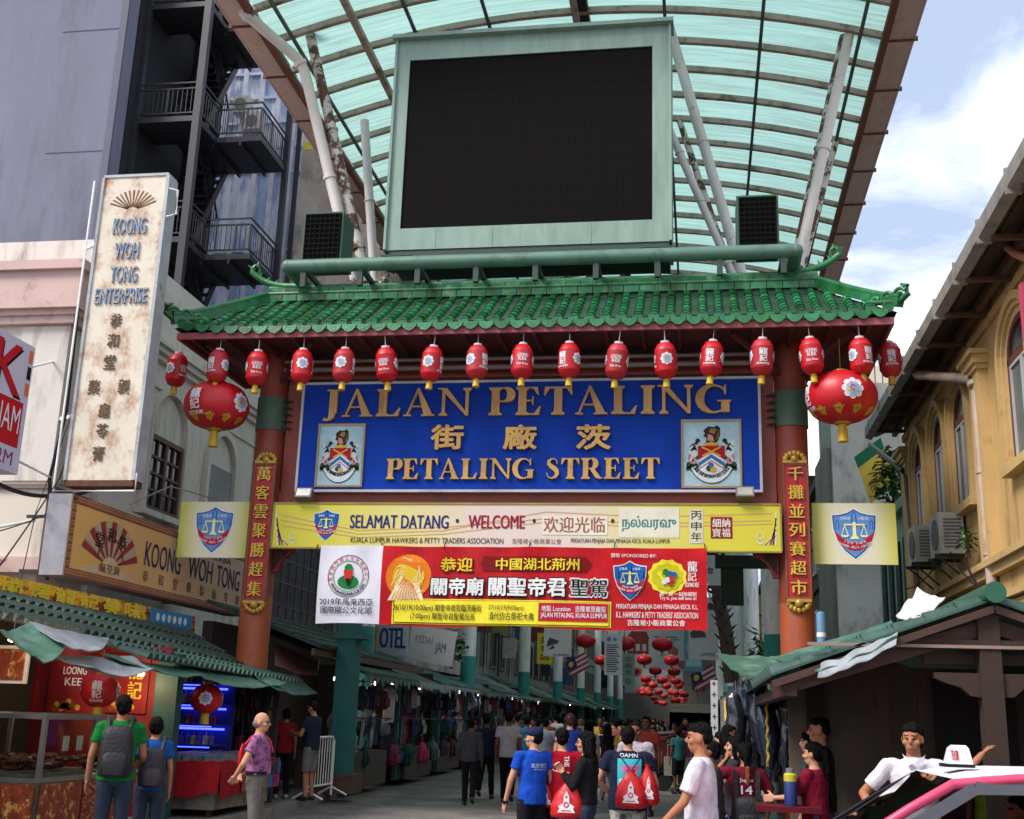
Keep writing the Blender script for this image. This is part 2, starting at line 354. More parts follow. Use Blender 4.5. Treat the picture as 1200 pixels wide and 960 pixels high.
tag(b.link('lamp_post',[offw,teal],None,35),'thin white post with teal foot close behind the red pillar with the long couplet','post')
# near slanting struts of the canopy, seen above the gate
def strut(p,q,r,m,name='canopy_strut',label=None):
    b=B(); b.cyl(p,q,r,n=12); b.cyl(V(p).lerp(V(q),.55),V(p).lerp(V(q),.555),r*1.25,n=12); b.cyl(V(p).lerp(V(q),.12),V(p).lerp(V(q),.125),r*1.25,n=12)
    return b.link(name,m,canopy,35)
A=lambda px,py,Y=22.5: at(px,py,Y=Y)
def upto(px,py,px2,py2,Y=22.5,ztop=None,zlow=9.0):
    p,q=A(px,py,Y),A(px2,py2,Y); d=(q-p)/(q.z-p.z)
    return p+d*(zlow-p.z), p+d*((ztop or EZ+.3)-p.z)
for (a,r,m,zt) in (((409,240,354,0),.11,rusty,16.3),((935,300,990,45),.12,rusty,15.8),((860,290,775,0),.11,whitep,16.3),((845,290,790,165),.085,whitep,15.9),((437,300,427,140),.10,whitep,14.4),((545,40,558,0),.13,rusty,16.4),((622,40,612,0),.12,steel,16.4),((655,60,645,0),.1,steel,16.4)):
    p,q=upto(*a,Y=21.2 if a[0]==409 else 22.5,ztop=zt,zlow=10.0); strut(p,q,r,m)
def pipe(name,pts,r,m,label,cat='drainpipe',clips=()):
    t=thing(name,label,cat,pts[-1]); b=B(); b.tube(pts,r,12); b.link('tube',m,t,40)
    for c in clips:
        k=B(); i=int(c); p=V(pts[i]).lerp(V(pts[i+1]),c-i); d=(V(pts[i+1])-V(pts[i])).normalized(); k.cyl(p-d*.04,p+d*.04,r*1.22,n=12); k.link('clip',m,t,40)
    return t
cream=mat('cream_pipe','#d9cfc8',.45,.06,2,c2='#a08a7c',lo=.6,hi=.75)
P=[A(x,y,22.2) for x,y in ((1048,-12),(1000,28),(995,42),(935,312))]
pipe('drainpipe',[P[0],P[1],P[2],P[3]],.105,cream,'white drainpipe slanting from the canopy gutter down behind the green roof beside the open sky','drainpipe',clips=(1.03,2.5))
P=[A(283,12,19.6),A(350,70,20.9),A(357,84,21.0),A(397,252,21.0)]
pipe('drainpipe',P,.115,cream,'cream drainpipe bending down from the canopy gutter beside the black fire escape','drainpipe',clips=(.1,1.3,2.75))
# ================================================ GATE
redp=mat('gate_red','#8c3a28',.5,.16,1.2,c2='#5d3226',lo=.5,hi=.75,s2=2.5,stretch=(1,1,.45))
orangep=mat('pillar_orange','#a8532f',.5,.14,1.5,c2='#82432c',lo=.5,hi=.7,s2=3,stretch=(1,1,.5))
darkr=mat('gate_dark_red','#5c2a28',.7,.15,2)
gtile=mat('glazed_green_tile','#226b3c',.3,.3,2.2,c2='#16301f',lo=.56,hi=.74,s2=6,bump=.25,bs=25,isl=.32)
gtile2=mat('glazed_green_pan','#1b4a2c',.4,.3,3,c2='#2c3a2c',lo=.5,hi=.7,s2=6,isl=.3)
ridgem=mat('ridge_tile','#2c6540',.3,.3,2.5,c2='#66855e',lo=.52,hi=.75,s2=5,isl=.35)
fascia=mat('fascia_pink','#9c5058',.6,.14,3,c2='#7a3a3a',lo=.55,hi=.7)
greenst=mat('green_steel','#56776a',.5,.12,2,c2='#3a5a4a',lo=.5,hi=.7)
gate=thing('archway','green tiled Chinese archway on two red pillars spanning the market street','archway',(-3.15,20,0))
PX=(-7.87,1.58)
for xp in PX:
    p=B(); p.cyl((xp,20,.0),(xp,20,3.6),.285,.28,n=24,mi=1); p.cyl((xp,20,3.6),(xp,20,8.2),.28,.27,n=24,mi=0)
    o=p.link('pillar',[redp,orangep],gate,50)
    c=B(); c.cyl((xp,20,6.62),(xp,20,7.25),.295,n=24); 
    sg_=1 if xp<-3 else -1
    for k in range(5): c.cyl((xp+sg_*.3,19.92,6.66+k*.13),(xp+sg_*.3,19.92,6.70+k*.13),.13,.05,n=10)
    c.link('collar',mat('collar_green','#4a6352',.6,.15,3),o,40)
g=B()
g.box(-7.6,1.3,19.9,20.2,5.22,5.48,0)                     # tie beam below the board
g.box(-7.6,1.3,19.92,20.2,7.62,7.95,0)
g.link('beam',redp,gate)
for xa,xb in ((-7.56,-7.24),(1.03,1.30)):
    q=B(); q.box(xa,xb,19.93,20.15,5.48,7.62); q.link('side_board',redp,gate)
g=B(); g.cyl((-7.6,19.72,7.74),(1.3,19.72,7.74),.045,n=10); g.cyl((-7.6,19.72,7.9),(1.3,19.72,7.9),.035,n=10); g.link('conduit',mat('grey_conduit','#8a7f7c',.5),gate,40)
for xp,sg in ((-7.6,1),(1.3,-1)):
    q=B(); pr=[(0,0),(.09,0),(.12,.12),(.2,.26),(.33,.36),(.42,.38),(.42,.52),(.3,.5),(.26,.56),(.16,.5),(.1,.57),(0,.5)]
    q.prism([(u,v) for u,v in (pr if sg>0 else pr[::-1])],lambda u,v,s:(xp+sg*u,20.03-.12*s,4.02+v*.95))
    q.prism([(sg*u+0,v) for u,v in ([(.03,.06),(.12,.2),(.26,.36),(.14,.42),(.03,.4)][::sg])],lambda u,v,s:(xp+u,20.0-.11-.02*s,4.02+v*.95),1)
    q.link('carved_bracket',[mat('carved_red','#8a1f26',.5),mat('carved_dark','#3a1a1c',.7)],gate)
# roof
EX0,EX1,EY,EZ0=-9.32,3.22,18.6,8.22; RX0,RX1,RY,RZ=-8.15,2.05,20.25,9.30
def roof_side(sg):
    b=B(); p=B(); ey=EY if sg>0 else 2*RY-EY; n=46; r=.082
    for i in range(n):
        t=(i+.5)/n; x=EX0+(EX1-EX0)*t; f=1.0
        if x<RX0: f=(x-EX0)/(RX0-EX0)
        if x>RX1: f=(EX1-x)/(EX1-RX1)
        lift=.10*max(0,1-min(x-EX0,EX1-x)/1.5)**2
        ns=max(1,round(8*f)); 
        for k in range(ns):
            a,c=k/8,min(f,(k+1)/8+.012)
            def pt(u,rr,th):
                return (x+rr*cos(th), ey+(RY-ey)*u-sg*rr*.5*sin(th)*.6, EZ0+lift*(1-u)+(RZ-EZ0)*(u*.86+.14*u*u)+rr*sin(th)*.9)
            b.loft([[pt(a,r*1.08,PI*j/6) for j in range(7)],[pt(c,r*.9,PI*j/6) for j in range(7)]],0,False,False)
        # round end cap and hanging scallop
        cc=V((x,ey-sg*.012,EZ0+lift+.01))
        cap=[cc+V((r*1.12*cos(2*PI*j/12),0,r*1.12*sin(2*PI*j/12))) for j in range(12)]; b.loft([cap,[q+V((0,sg*.05,0)) for q in cap]],0)
        x2=x+(EX1-EX0)/n/2; sc_=[(x2-.135,ey-sg*.03,EZ0+lift-.0),(x2-.12,ey-sg*.045,EZ0+lift-.07),(x2-.06,ey-sg*.05,EZ0+lift-.13),(x2,ey-sg*.05,EZ0+lift-.15),(x2+.06,ey-sg*.05,EZ0+lift-.13),(x2+.12,ey-sg*.045,EZ0+lift-.07),(x2+.135,ey-sg*.03,EZ0+lift)]
        if i<n-1: b.loft([[V(q) for q in sc_],[V(q)+V((0,sg*.035,.01)) for q in sc_]],0)
    st=15
    for k in range(st):
        u0,u1=k/st,(k+1)/st
        xl=lambda u:EX0+(RX0-EX0)*u; xr=lambda u:EX1+(RX1-EX1)*u
        z=lambda u:EZ0+(RZ-EZ0)*(u*.86+.14*u*u)
        yy=lambda u:ey+(RY-ey)*u
        p.quad((xl(u0),yy(u0),z(u0)+.025),(xr(u0),yy(u0),z(u0)+.025),(xr(u1),yy(u1),z(u1)),(xl(u1),yy(u1),z(u1)))
        p.quad((xl(u1),yy(u1),z(u1)),(xr(u1),yy(u1),z(u1)),(xr(u1),yy(u1),z(u1)+.025),(xl(u1),yy(u1),z(u1)+.025))
    b.link('roof_tile',gtile,gate,50); p.link('pan_tile',gtile2,gate)
roof_side(1); roof_side(-1)
for xe,xr_ in ((EX0,RX0),(EX1,RX1)):   # hipped ends
    p=B(); p.quad((xe,EY,EZ0),(xe,2*RY-EY,EZ0),(xr_,RY,RZ),(xr_,RY,RZ)); p.v[-1]=(xr_,RY+.01,RZ); p.link('pan_tile',gtile2,gate)
rg=B(); rx0,rx1=RX0-.05,RX1+.05; n=36
for k in range(n):
    a=rx0+(rx1-rx0)*k/n; c=rx0+(rx1-rx0)*(k+1)/n-.012
    rg.box(a,c,RY-.16,RY+.16,9.26,9.41); rg.box(a+.06,c+.06,RY-.13,RY+.13,9.422,9.53)
rg.cyl((rx0-.05,RY,9.57),(rx1+.05,RY,9.57),.06,n=12); rg.cyl((rx0,RY-.15,9.416),(rx1,RY-.15,9.416),.028,n=8)
rg.link('ridge',ridgem,gate,30)
def scroll(b,o,u,v,R0,turns,r,th=None):
    pts=[];rs=[]
    for i in range(int(14*turns)+1):
        a=2*PI*i/14; rr=R0*(1-i/(14*turns)*.85); pts.append(V(o)+V(u)*(rr*cos(a))+V(v)*(rr*sin(a))); rs.append(r*(1-.5*i/(14*turns)))
    b.tube(pts,rs,8)
for xr_,sg in ((rx0,-1),(rx1,1)):      # dragon tail at the ridge end
    d=B(); pts=[];rs=[]
    for k in range(13):
        t=k/12; pts.append((xr_-sg*.55+sg*1.0*t, RY, 9.6+.04*t+.30*t**3.2)); rs.append(.085-.03*t)
    for k in range(1,9): a=PI*1.15*k/8; pts.append((xr_+sg*.45-sg*.09*(1-cos(a))*.9,RY,9.94+.13*sin(a))); rs.append(.055-.004*k)
    d.tube(pts,rs,8)
    for t in (.5,.68,.85): d.cyl((xr_-sg*.55+sg*t,RY,9.63+.30*t**3.2),(xr_-sg*.62+sg*t,RY,9.75+.30*t**3.2),.04,.004,n=6)
    d.cyl((xr_+sg*.42,RY,10.0),(xr_+sg*.55,RY,10.09),.03,.005,n=6); d.cyl((xr_+sg*.34,RY,10.06),(xr_+sg*.34,RY,10.15),.03,.005,n=6)
    d.link('ridge_finial',gtile,gate,50)
for xe,xr_,sg in ((EX0,RX0,-1),(EX1,RX1,1)):     # diagonal hip ridges with carved scrolls
    for ey in (EY,2*RY-EY):
        h=B(); pts=[];
        for k in range(11):
            t=k/10; pts.append((xr_+(xe+sg*.06-xr_)*t, RY+(ey-RY)*t, 9.40-1.12*t+.10*t**4)); 
        for a,c in zip(pts,pts[1:]): h.bar(a,c,.15,.14)
        h.tube([(p[0],p[1],p[2]+.1) for p in pts],.06,8)
        e=V(pts[-1]); dx=V((sg*.55,(ey-RY)/abs(ey-RY)*.5,0)).normalized(); z=V((0,0,1))
        for (oo,R0) in ((-.02,.13),(-.26,.12),(-.48,.09)): scroll(h,e+dx*oo+z*(.10+R0*.3),dx,z,R0,1.6,.036)
        h.tube([e-dx*.62+z*.16,e-dx*.3+z*.08,e+z*.03,e+dx*.15+z*.12,e+dx*.14+z*.26,e+dx*.02+z*.32],[.05,.05,.055,.05,.04,.02],8)
        h.link('hip_ridge',gtile,gate,50)
s=B(); s.box(EX0+.05,EX1-.05,EY+.02,EY+.07,8.02,8.14,0); s.box(EX0+.05,EX1-.05,2*RY-EY-.07,2*RY-EY-.02,8.02,8.14,0)
s.box(EX0+.05,EX0+.1,EY+.07,2*RY-EY-.07,8.02,8.14,0); s.box(EX1-.1,EX1-.05,EY+.07,2*RY-EY-.07,8.02,8.14,0); s.link('fascia',fascia,gate)
s=B(); s.box(EX0+.12,EX1-.12,EY+.08,2*RY-EY-.08,8.10,8.14,0)
x=EX0+.3
while x<EX1-.2: s.box(x,x+.06,EY+.08,20.2,8.0,8.10,0); x+=.62
for xp in PX:
    for sg in (-1,1): s.bar((xp,20,7.45),(xp+sg*1.0,19.0,8.05),.07,.09); s.bar((xp,20,7.7),(xp+sg*1.3,20,8.06),.07,.09)
s.link('soffit_frame',darkr,gate)
# platform of green pipes that carries the screen
f=thing('screen_platform','green pipe railing platform on top of the tiled archway','platform',(-3,20,9.6))
g=B()
for z,yy in ((9.72,19.5),(9.72,21.2)): g.cyl((-7.62,yy,z),(1.72,yy,z),.13,n=18)
for xx in (-7.62,1.72): g.cyl((xx,19.5,9.72),(xx,21.2,9.72),.13,n=18); g.ball((xx,19.5,9.72),.135,n=14,m=8)
g.link('pipe_rail',greenst,f,40)
g=B()
for k in range(9):
    x=-7.3+k*1.1; g.box(x-.05,x+.05,19.45,19.55,9.3,9.6); g.box(x-.04,x+.04,19.6,21.1,9.62,9.7)
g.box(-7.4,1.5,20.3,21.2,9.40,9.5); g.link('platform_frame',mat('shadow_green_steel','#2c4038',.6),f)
# ================================================ DISPLAY SCREEN
scr=thing('display_screen','big blank black video screen in a pale green metal frame above the archway','screen',(-3.2,20,10.1))
SX0,SX1,SZ0,SZ1=-5.93,-.45,10.2,14.72
fr=mat('pale_green_cladding','#829a8d',.45,.12,1.2,c2='#6d8679',lo=.5,hi=.75,s2=2,stretch=(3,3,.5))
b=B(); b.box(SX0,SX1,20.06,21.2,SZ0,SZ1); b.link('casing',greenst,scr)
b=B(); b.box(SX0,SX1,20.0,20.06,SZ0,SZ0+.44); b.box(SX0,SX1,20.0,20.06,SZ1-.44,SZ1)
b.box(SX0,SX0+.3,20.0,20.06,SZ0+.44,SZ1-.44); b.box(SX1-.36,SX1,20.0,20.06,SZ0+.44,SZ1-.44)
for x in (SX0+1.0,SX0+2.1,SX1-1.5): b.box(x,x+.012,19.993,19.999,SZ0+.02,SZ0+.42)
b.box(SX0,SX0+.05,19.94,20.0,SZ0,SZ1); b.box(SX1-.05,SX1,19.94,20.0,SZ0,SZ1); b.box(SX0-.05,SX1+.05,19.85,20.4,SZ1,SZ1+.08); b.link('frame',fr,scr)
def ledmat():
    m=bpy.data.materials.new('unlit_led_panel'); m.use_nodes=True; t=m.node_tree; n=t.nodes; l=t.links.new; p=n['Principled BSDF']
    tc=n.new('ShaderNodeTexCoord'); mp=n.new('ShaderNodeMapping'); mp.inputs['Rotation'].default_value=(R(90),0,0); mp.inputs['Location'].default_value=(.02,.015,0); l(tc.outputs['Object'],mp.inputs[0])
    k=n.new('ShaderNodeTexBrick'); k.offset=0; k.inputs['Scale'].default_value=1; k.inputs['Brick Width'].default_value=.062; k.inputs['Row Height'].default_value=.32; k.inputs['Mortar Size'].default_value=.008
    k.inputs['Color1'].default_value=(.0032,.0029,.0030,1); k.inputs['Color2'].default_value=(.0042,.0034,.0036,1); k.inputs['Mortar'].default_value=(.008,.0055,.005,1)
    l(mp.outputs[0],k.inputs['Vector']); l(k.outputs[0],p.inputs['Base Color']); p.inputs['Roughness'].default_value=.85; p.inputs['Specular IOR Level'].default_value=.1; return m
b=B(); b.box(SX0+.3,SX1-.36,20.03,20.058,SZ0+.44,SZ1-.44); b.link('led_panel',ledmat(),scr)
b=B(); b.box(SX0+.1,SX1-.05,20.02,21.1,SZ0-.2,SZ0-.01); 
for x in (SX0+.1,SX1-.5): b.box(x,x+.4,19.9,20.3,SZ0-.35,SZ0-.2); b.box(x-.1,x+.5,19.8,20.4,SZ0-.2,SZ0-.17)
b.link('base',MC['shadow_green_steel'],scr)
# black grille boxes
mesh_bk=mat('black_grille','#070707',.9,spec=.1)
for (x0,x1,z0,z1,lab) in ((-7.52,-6.72,9.94,10.98,'black wire mesh box with green sides beside the screen on the fire escape side'),(.72,1.47,9.95,10.98,'black wire mesh box beside the screen close to the slanting white drainpipe')):
    t=thing('speaker_box',lab,'grille box',(x0,20,z0)); q=B(); q.box(x0,x1,19.85,20.55,z0,z1); q.link('cabinet',[mat('dark_green_paint','#2f5140',.6,.15,3)],t)
    q=B(); q.box(x0+.04,x1-.04,19.83,19.849,z0+.04,z1-.04,0)
    for k in range(8): xx=x0+.06+(x1-x0-.12)*k/7; q.box(xx-.006,xx+.006,19.812,19.83,z0+.05,z1-.05,1)
    for k in range(10): zz=z0+.06+(z1-z0-.12)*k/9; q.box(x0+.05,x1-.05,19.80,19.812,zz-.006,zz+.006,1)
    q.frame=None; q.link('grille',[mesh_bk,mat('grille_wire','#151515',.7,spec=.1)],t)
# ================================================ NAME BOARD
BX0,BX1,BZ0,BZ1=-7.2,1.02,5.5,7.47
nb=thing('name_board','blue board reading Jalan Petaling and Petaling Street in raised gold letters','sign',(-3.1,19.8,5.5))
blue=mat('board_blue','#0c3fac',.6,.10,.8,c2='#0c3494',lo=.45,hi=.7,s2=1.2,stretch=(1,1,.4),spec=.15)
b=B(); b.box(BX0,BX1,19.8,19.92,BZ0,BZ1); b.link('board',blue,nb)
b=B(); t=.045
for q in ((BX0-t,BX1+t,BZ0-t,BZ0),(BX0-t,BX1+t,BZ1,BZ1+t),(BX0-t,BX0,BZ0,BZ1),(BX1,BX1+t,BZ0,BZ1)): b.box(q[0],q[1],19.77,19.93,q[2],q[3])
b.link('frame',mat('white_trim','#c9c6cc',.4),nb)
gold=mat('gold_leaf','#cfa05a',.38,.22,2.5,c2='#9c6c34',lo=.52,hi=.72,s2=4,stretch=(1,1,.4),metal=.1)
YB=19.8
def bz(px,py): return at(px,py,Y=YB)
p,q=bz(380,489),bz(857,486); b=B(); serif_line(b,'JALAN PETALING',p.x,q.x,(bz(610,487.5).z),bz(610,455).z-bz(610,487.5).z,YB,.07); b.link('lettering',gold,nb)
gold2=mat('gold_bright','#d8a757',.34,.16,2.5,c2='#b07c38',lo=.5,hi=.72,s2=4,metal=.25)
p,q=bz(453,562),bz(773,562); b=B(); serif_line(b,'PETALING STREET',p.x,q.x,bz(610,562).z,bz(610,538).z-bz(610,562).z,YB,.06); b.link('lettering',gold2,nb)
b=B(); pn=panY(b,0,YB-.04,0)
for ch,px in (('街',525),('廠',610),('茨',696)):
    c=bz(px,513.5); pn.text(ch,c.x-.29,c.z-.21,0,w=.58,h=.43,bold=.034,ext=.03)
b.link('lettering',gold2,nb)
W_,K_=ink('#e6e4e0'),ink('#1c1c20')
def crest(px0,px1,py0,py1):
    a=bz(px0,py1); c=bz(px1,py0); w=c.x-a.x; h=c.z-a.z
    f=B(); e=.035
    f.box(a.x-e,c.x+e,19.765,19.8,a.z-e,a.z); f.box(a.x-e,c.x+e,19.765,19.8,c.z,c.z+e); f.box(a.x-e,a.x,19.765,19.8,a.z,c.z); f.box(c.x,c.x+e,19.765,19.8,a.z,c.z)
    root=f.link('crest_frame',mat('crest_gilt','#a8885a',.4,metal=.3),nb)
    b=B(); p=panY(b,a.x,19.782,a.z); U=lambda u:u*w; Vv=lambda v:v*h
    M=[mat('crest_sky','#a9cbd6',.5,.15,5),ink('#b01828'),ink('#dfe6ea'),ink('#3f6ea6'),ink('#d8a93a'),ink('#3a2a1c'),ink('#35523a'),ink('#c98a84'),ink('#9c7a4c'),ink('#d9d6cf')]
    S=lambda pts,mi,l:p.poly([(U(x),Vv(y)) for x,y in pts],mi,l)
    p.rect(0,0,w,h,0,0)
    for sg in (-1,1):    # supporters: curling stems, leaves, flowers
        fx=lambda x:.5+sg*x
        o=1 if sg>0 else -1
        for (x,y,r,mi) in ((.33,.60,.055,6),(.38,.66,.035,9),(.30,.50,.05,9),(.36,.44,.06,7),(.31,.36,.05,7),(.40,.32,.05,6),(.34,.28,.055,6),(.27,.30,.045,6),(.42,.27,.035,6),(.24,.70,.045,5),(.27,.66,.03,5),(.29,.56,.035,6),(.26,.44,.03,6)):
            p.disc(U(fx(x)),Vv(y),w*r,mi,1 if mi!=9 else 2,ry=h*r*(1.15 if mi!=5 else .8),n=9)
        p.line([(U(fx(.33)),Vv(.62)),(U(fx(.40)),Vv(.55)),(U(fx(.33)),Vv(.46)),(U(fx(.38)),Vv(.38))],w*.03,2,3)
    S([(.26,.62),(.30,.24),(.5,.14),(.70,.24),(.74,.62)][::1],2,2); S([(.26,.62),(.265,.40),(.5,.52),(.735,.40),(.74,.62)],1,3)
    S([(.275,.30),(.5,.43),(.5,.49),(.272,.36)],3,3); S([(.5,.43),(.725,.30),(.728,.36),(.5,.49)],3,3)
    S([(.29,.262),(.5,.38),(.5,.395),(.285,.275)],1,3); S([(.5,.38),(.71,.262),(.715,.275),(.5,.395)],1,3)
    p.line([(U(.33),Vv(.60)),(U(.66),Vv(.46))],w*.03,4,4); p.line([(U(.67),Vv(.60)),(U(.34),Vv(.46))],w*.03,4,5)
    p.disc(U(.46),Vv(.27),w*.06,6,4,n=10); p.disc(U(.53),Vv(.25),w*.055,4,5,n=10); p.disc(U(.49),Vv(.32),w*.05,3,5,n=10)
    S([(.36,.66),(.40,.62),(.60,.62),(.64,.66),(.56,.66),(.5,.69),(.44,.66)],4,4)      # wreath
    S([(.40,.67),(.60,.67),(.66,.78),(.66,.90),(.60,.94),(.56,.91),(.46,.92),(.40,.89),(.36,.85),(.39,.81),(.36,.77),(.42,.74)],5,3)   # beast head in profile
    S([(.43,.70),(.56,.69),(.52,.78),(.44,.80)],7,4); S([(.46,.83),(.56,.80),(.60,.88),(.50,.89)],8,4)
    for k in range(4): p.line([(U(.58+.015*k),Vv(.72+.04*k)),(U(.645),Vv(.76+.035*k))],w*.014,8,5)
    # ribbon with the motto
    for k in range(12):
        a0=-PI*.86+PI*.72*k/12; a1=-PI*.86+PI*.72*(k+1)/12; f2=lambda a,r:(U(.5+r*cos(a)),Vv(.44+r*.98*sin(a)))
        p.poly([f2(a0,.40),f2(a1,.40),f2(a1,.31),f2(a0,.31)][::1],2,5); p.poly([f2(a0,.412),f2(a1,.412),f2(a1,.40),f2(a0,.40)],5,5)
    p.arc('Dewan Bandaraya Kuala Lumpur',U(.5),Vv(.44),w*.35,-PI*.83,-PI*.17,h*.055,5,6,out=False)
    b.link('crest',M,root)
crest(370.5,428,571,499) if False else crest(371,427,499,569)
crest(801,866,494,570)
# ================================================ EMBLEM (used on several panels)
def emblem(p,cx,z0,h,ms,l=1,pale=False):
    w=h*.86; o=lambda x,y:(cx+x*w,z0+y*h)
    out=[(0,0),(.22,.16),(.38,.36),(.47,.6),(.49,.87),(.33,.88),(.15,.92),(0,1),(-.15,.92),(-.33,.88),(-.49,.87),(-.47,.6),(-.38,.36),(-.22,.16)]
    g=lambda k,dy=0:[o(x*k,(y-.5)*k+.5+dy) for x,y in out]
    p.poly(g(1.09),ms['w'],l); p.poly(g(1.02),ms['o'],l+1); p.poly(g(.96),ms['b'],l+2)
    arc=[(-.455,.56),(-.30,.42),(-.12,.34),(0,.325),(.12,.34),(.30,.42),(.455,.56)]; lo=[(.40,.40),(.28,.25),(.13,.17),(0,.15),(-.13,.17),(-.28,.25),(-.40,.40)]
    for i in range(6): p.poly([o(*arc[i]),o(*lo[6-i]),o(*lo[5-i]),o(*arc[i+1])][::1],ms['r'],l+3)
    for x in (-.39,.39): p.poly([o(x-.04,.60),o(x+.04,.60),o(x+.04,.74),o(x,.78),o(x-.04,.74)],ms['d'],l+3); p.poly([o(x-.025,.60),o(x+.025,.60),o(x+.025,.73),o(x,.76),o(x-.025,.73)],ms['b'],l+4)
    for s_ in (-1,1): p.line([o(s_*.30,.66),o(s_*.12,.60)],h*.012,ms['d'],l+3)
    p.poly([o(-.055,.70),o(.055,.70),o(.055,.90),o(0,.97),o(-.055,.90)],ms['d'],l+3); p.poly([o(-.035,.70),o(.035,.70),o(.035,.90),o(0,.94),o(-.035,.90)],ms['b'],l+4)
    p.poly([o(-.11,.39),o(.11,.39),o(.04,.47),o(.035,.74),o(-.035,.74),o(-.04,.47)],ms['y'],l+5)
    p.poly([o(-.24,.67),o(.24,.67),o(.24,.70),o(-.24,.70)],ms['y'],l+6)
    for s_ in (-1,1):
        for q in (-.075,.075): p.line([o(s_*.22,.68),o(s_*.22+q,.46)],h*.016,ms['y'],l+5)
        p.poly([o(s_*.22-.095,.47),o(s_*.22-.06,.43),o(s_*.22+.06,.43),o(s_*.22+.095,.47)],ms['y'],l+6)
    p.arc('吉隆坡',cx,z0+h*.44,h*.36,R(143),R(103),h*.085,ms['w'],l+5,out=False,bold=.01) if False else p.text('吉隆坡',cx-w*.33,z0+h*.775,ms['w'],w=w*.25,h=h*.075,l=l+5,bold=.01)
    p.text('小販商',cx+w*.08,z0+h*.775,ms['w'],w=w*.25,h=h*.075,l=l+5,bold=.01)
    p.arc('KUALA LUMPUR',cx,z0+h*.72,h*.47,R(-122),R(-58),h*.05,ms['w'],l+5,out=False,bold=.01) if False else p.arc('KUALA LUMPUR',cx,z0+h*.78,h*.475,R(-116),R(-64),h*.052,ms['w'],l+5,out=True)
    p.arc('HAWKERS PETTY TRADERS',cx,z0+h*.78,h*.555,R(-126),R(-54),h*.05,ms['w'],l+5,out=True)
def emb_mats(pale):
    return [ink('#dfe0e0'),ink('#2c4a8c'),ink('#5f90d0' if pale else '#1f62b0'),ink('#b51f38'),ink('#eeeea8' if pale else '#e0d880')]
EK=lambda k:dict(w=k,o=k+1,b=k+2,r=k+3,y=k+4,d=k+1)
def gradmat(name,stops,axis='X',x0=0,x1=1,rough=.45):
    m=bpy.data.materials.new(name); m.use_nodes=True; t=m.node_tree; n=t.nodes; l=t.links.new; p=n['Principled BSDF']; p.inputs['Roughness'].default_value=rough
    tc=n.new('ShaderNodeTexCoord'); sp=n.new('ShaderNodeSeparateXYZ'); l(tc.outputs['Object'],sp.inputs[0]); mr=n.new('ShaderNodeMapRange'); mr.inputs[1].default_value=x0; mr.inputs[2].default_value=x1; l(sp.outputs[axis],mr.inputs[0])
    r=n.new('ShaderNodeValToRGB'); e=r.color_ramp.elements
    while len(e)<len(stops): e.new(.5)
    for k,(q,c) in enumerate(stops): e[k].position=q; e[k].color=(*lin(c),1)
    l(mr.outputs[0],r.inputs[0]); l(r.outputs[0],p.inputs['Base Color']); return m
for (x0,x1,lab) in ((-9.44,-8.09,'square yellow sign with a blue shield of scales in front of the orange shop sign'),(1.87,3.23,'square yellow sign with a blue shield of scales between pillar and yellow shophouse')):
    t=thing('emblem_sign',lab,'sign',((x0+x1)/2,19.9,4.25),'emblem signs beside the pillars')
    b=B(); b.box(x0,x1,19.88,19.94,4.26,5.29)
    b.link('panel',gradmat('emblem_yellow',[(0,'#c8c64a'),(.3,'#dcd9c0'),(.7,'#dcd9c0'),(1,'#c8c64a')],'X',x0,x1),t)
    b=B(); emblem(panY(b,0,19.88,0),(x0+x1)/2,4.36,.82,EK(0),1,True); b.link('shield_emblem',emb_mats(True),t)
    b=B(); xa=x1 if x0<-5 else x0; xb=-8.12 if x0<-5 else 1.84
    b.bar((min(x0,xb)+.0,19.97,4.5),(max(x1,xb),19.97,4.5),.04); b.bar((min(x0,xb),19.97,5.1),(max(x1,xb),19.97,5.1),.04); b.link('rail',MC['black_steel'],t)
# ================================================ WELCOME BANNER (rigid yellow panel)
wb=thing('welcome_banner','long yellow welcome panel in four languages under the blue name board','banner',(-3.1,19.6,4.42))
X0,X1,Z0,Z1=-7.52,1.32,4.43,5.2
b=B(); b.box(X0,X1,19.6,19.68,Z0,Z1); b.link('panel',gradmat('welcome_yellow',[(0,'#d2c832'),(.12,'#d4ca40'),(.3,'#dacb8c'),(.42,'#d9c6bc'),(.62,'#d9c9bd'),(.74,'#d6cc7c'),(.86,'#d0c638'),(1,'#ccc22c')],'X',X0,X1),wb)
b=B(); b.frame=None
for q in ((X0-.02,X1+.02,Z0-.03,Z0),(X0-.02,X1+.02,Z1,Z1+.03),(X0-.03,X0,Z0,Z1),(X1,X1+.03,Z0,Z1)): b.box(q[0],q[1],19.585,19.69,q[2],q[3])
b.link('frame',mat('dull_brass','#9c8a3a',.5),wb)
b=B(); Q=panY(b,0,19.6,0); qz=lambda px,py:at(px,py,Y=19.6)
M=emb_mats(False)+[ink('#2a2a6e'),ink('#96203a'),ink('#9c5a52'),ink('#3f7f86'),ink('#3a3426'),ink('#ddd9c4'),ink('#7a5058'),ink('#8c2038'),ink('#c9a070'),ink('#cfc9b4')]
def T(body,px0,px1,pt,pb,mi,bold=0,l=3,cj=False):
    a=qz(px0,pb); c=qz(px1,pt); Q.text(body,a.x,a.z,mi,w=c.x-a.x,h=c.z-a.z,l=l,bold=bold)
a=qz(381,633); emblem(Q,a.x,a.z,qz(381,598).z-a.z,EK(0),1)
for k,(ya,yb,yc) in enumerate(((600,622,608),(606,626,600),(612,630,612))):
    pts=[qz(330,ya+4),qz(420,yb),qz(520,yb-4),qz(640,yc),qz(760,yc+6),qz(905,yc+2)]; Q.line([(p.x,p.z) for p in pts],.018,13,1)
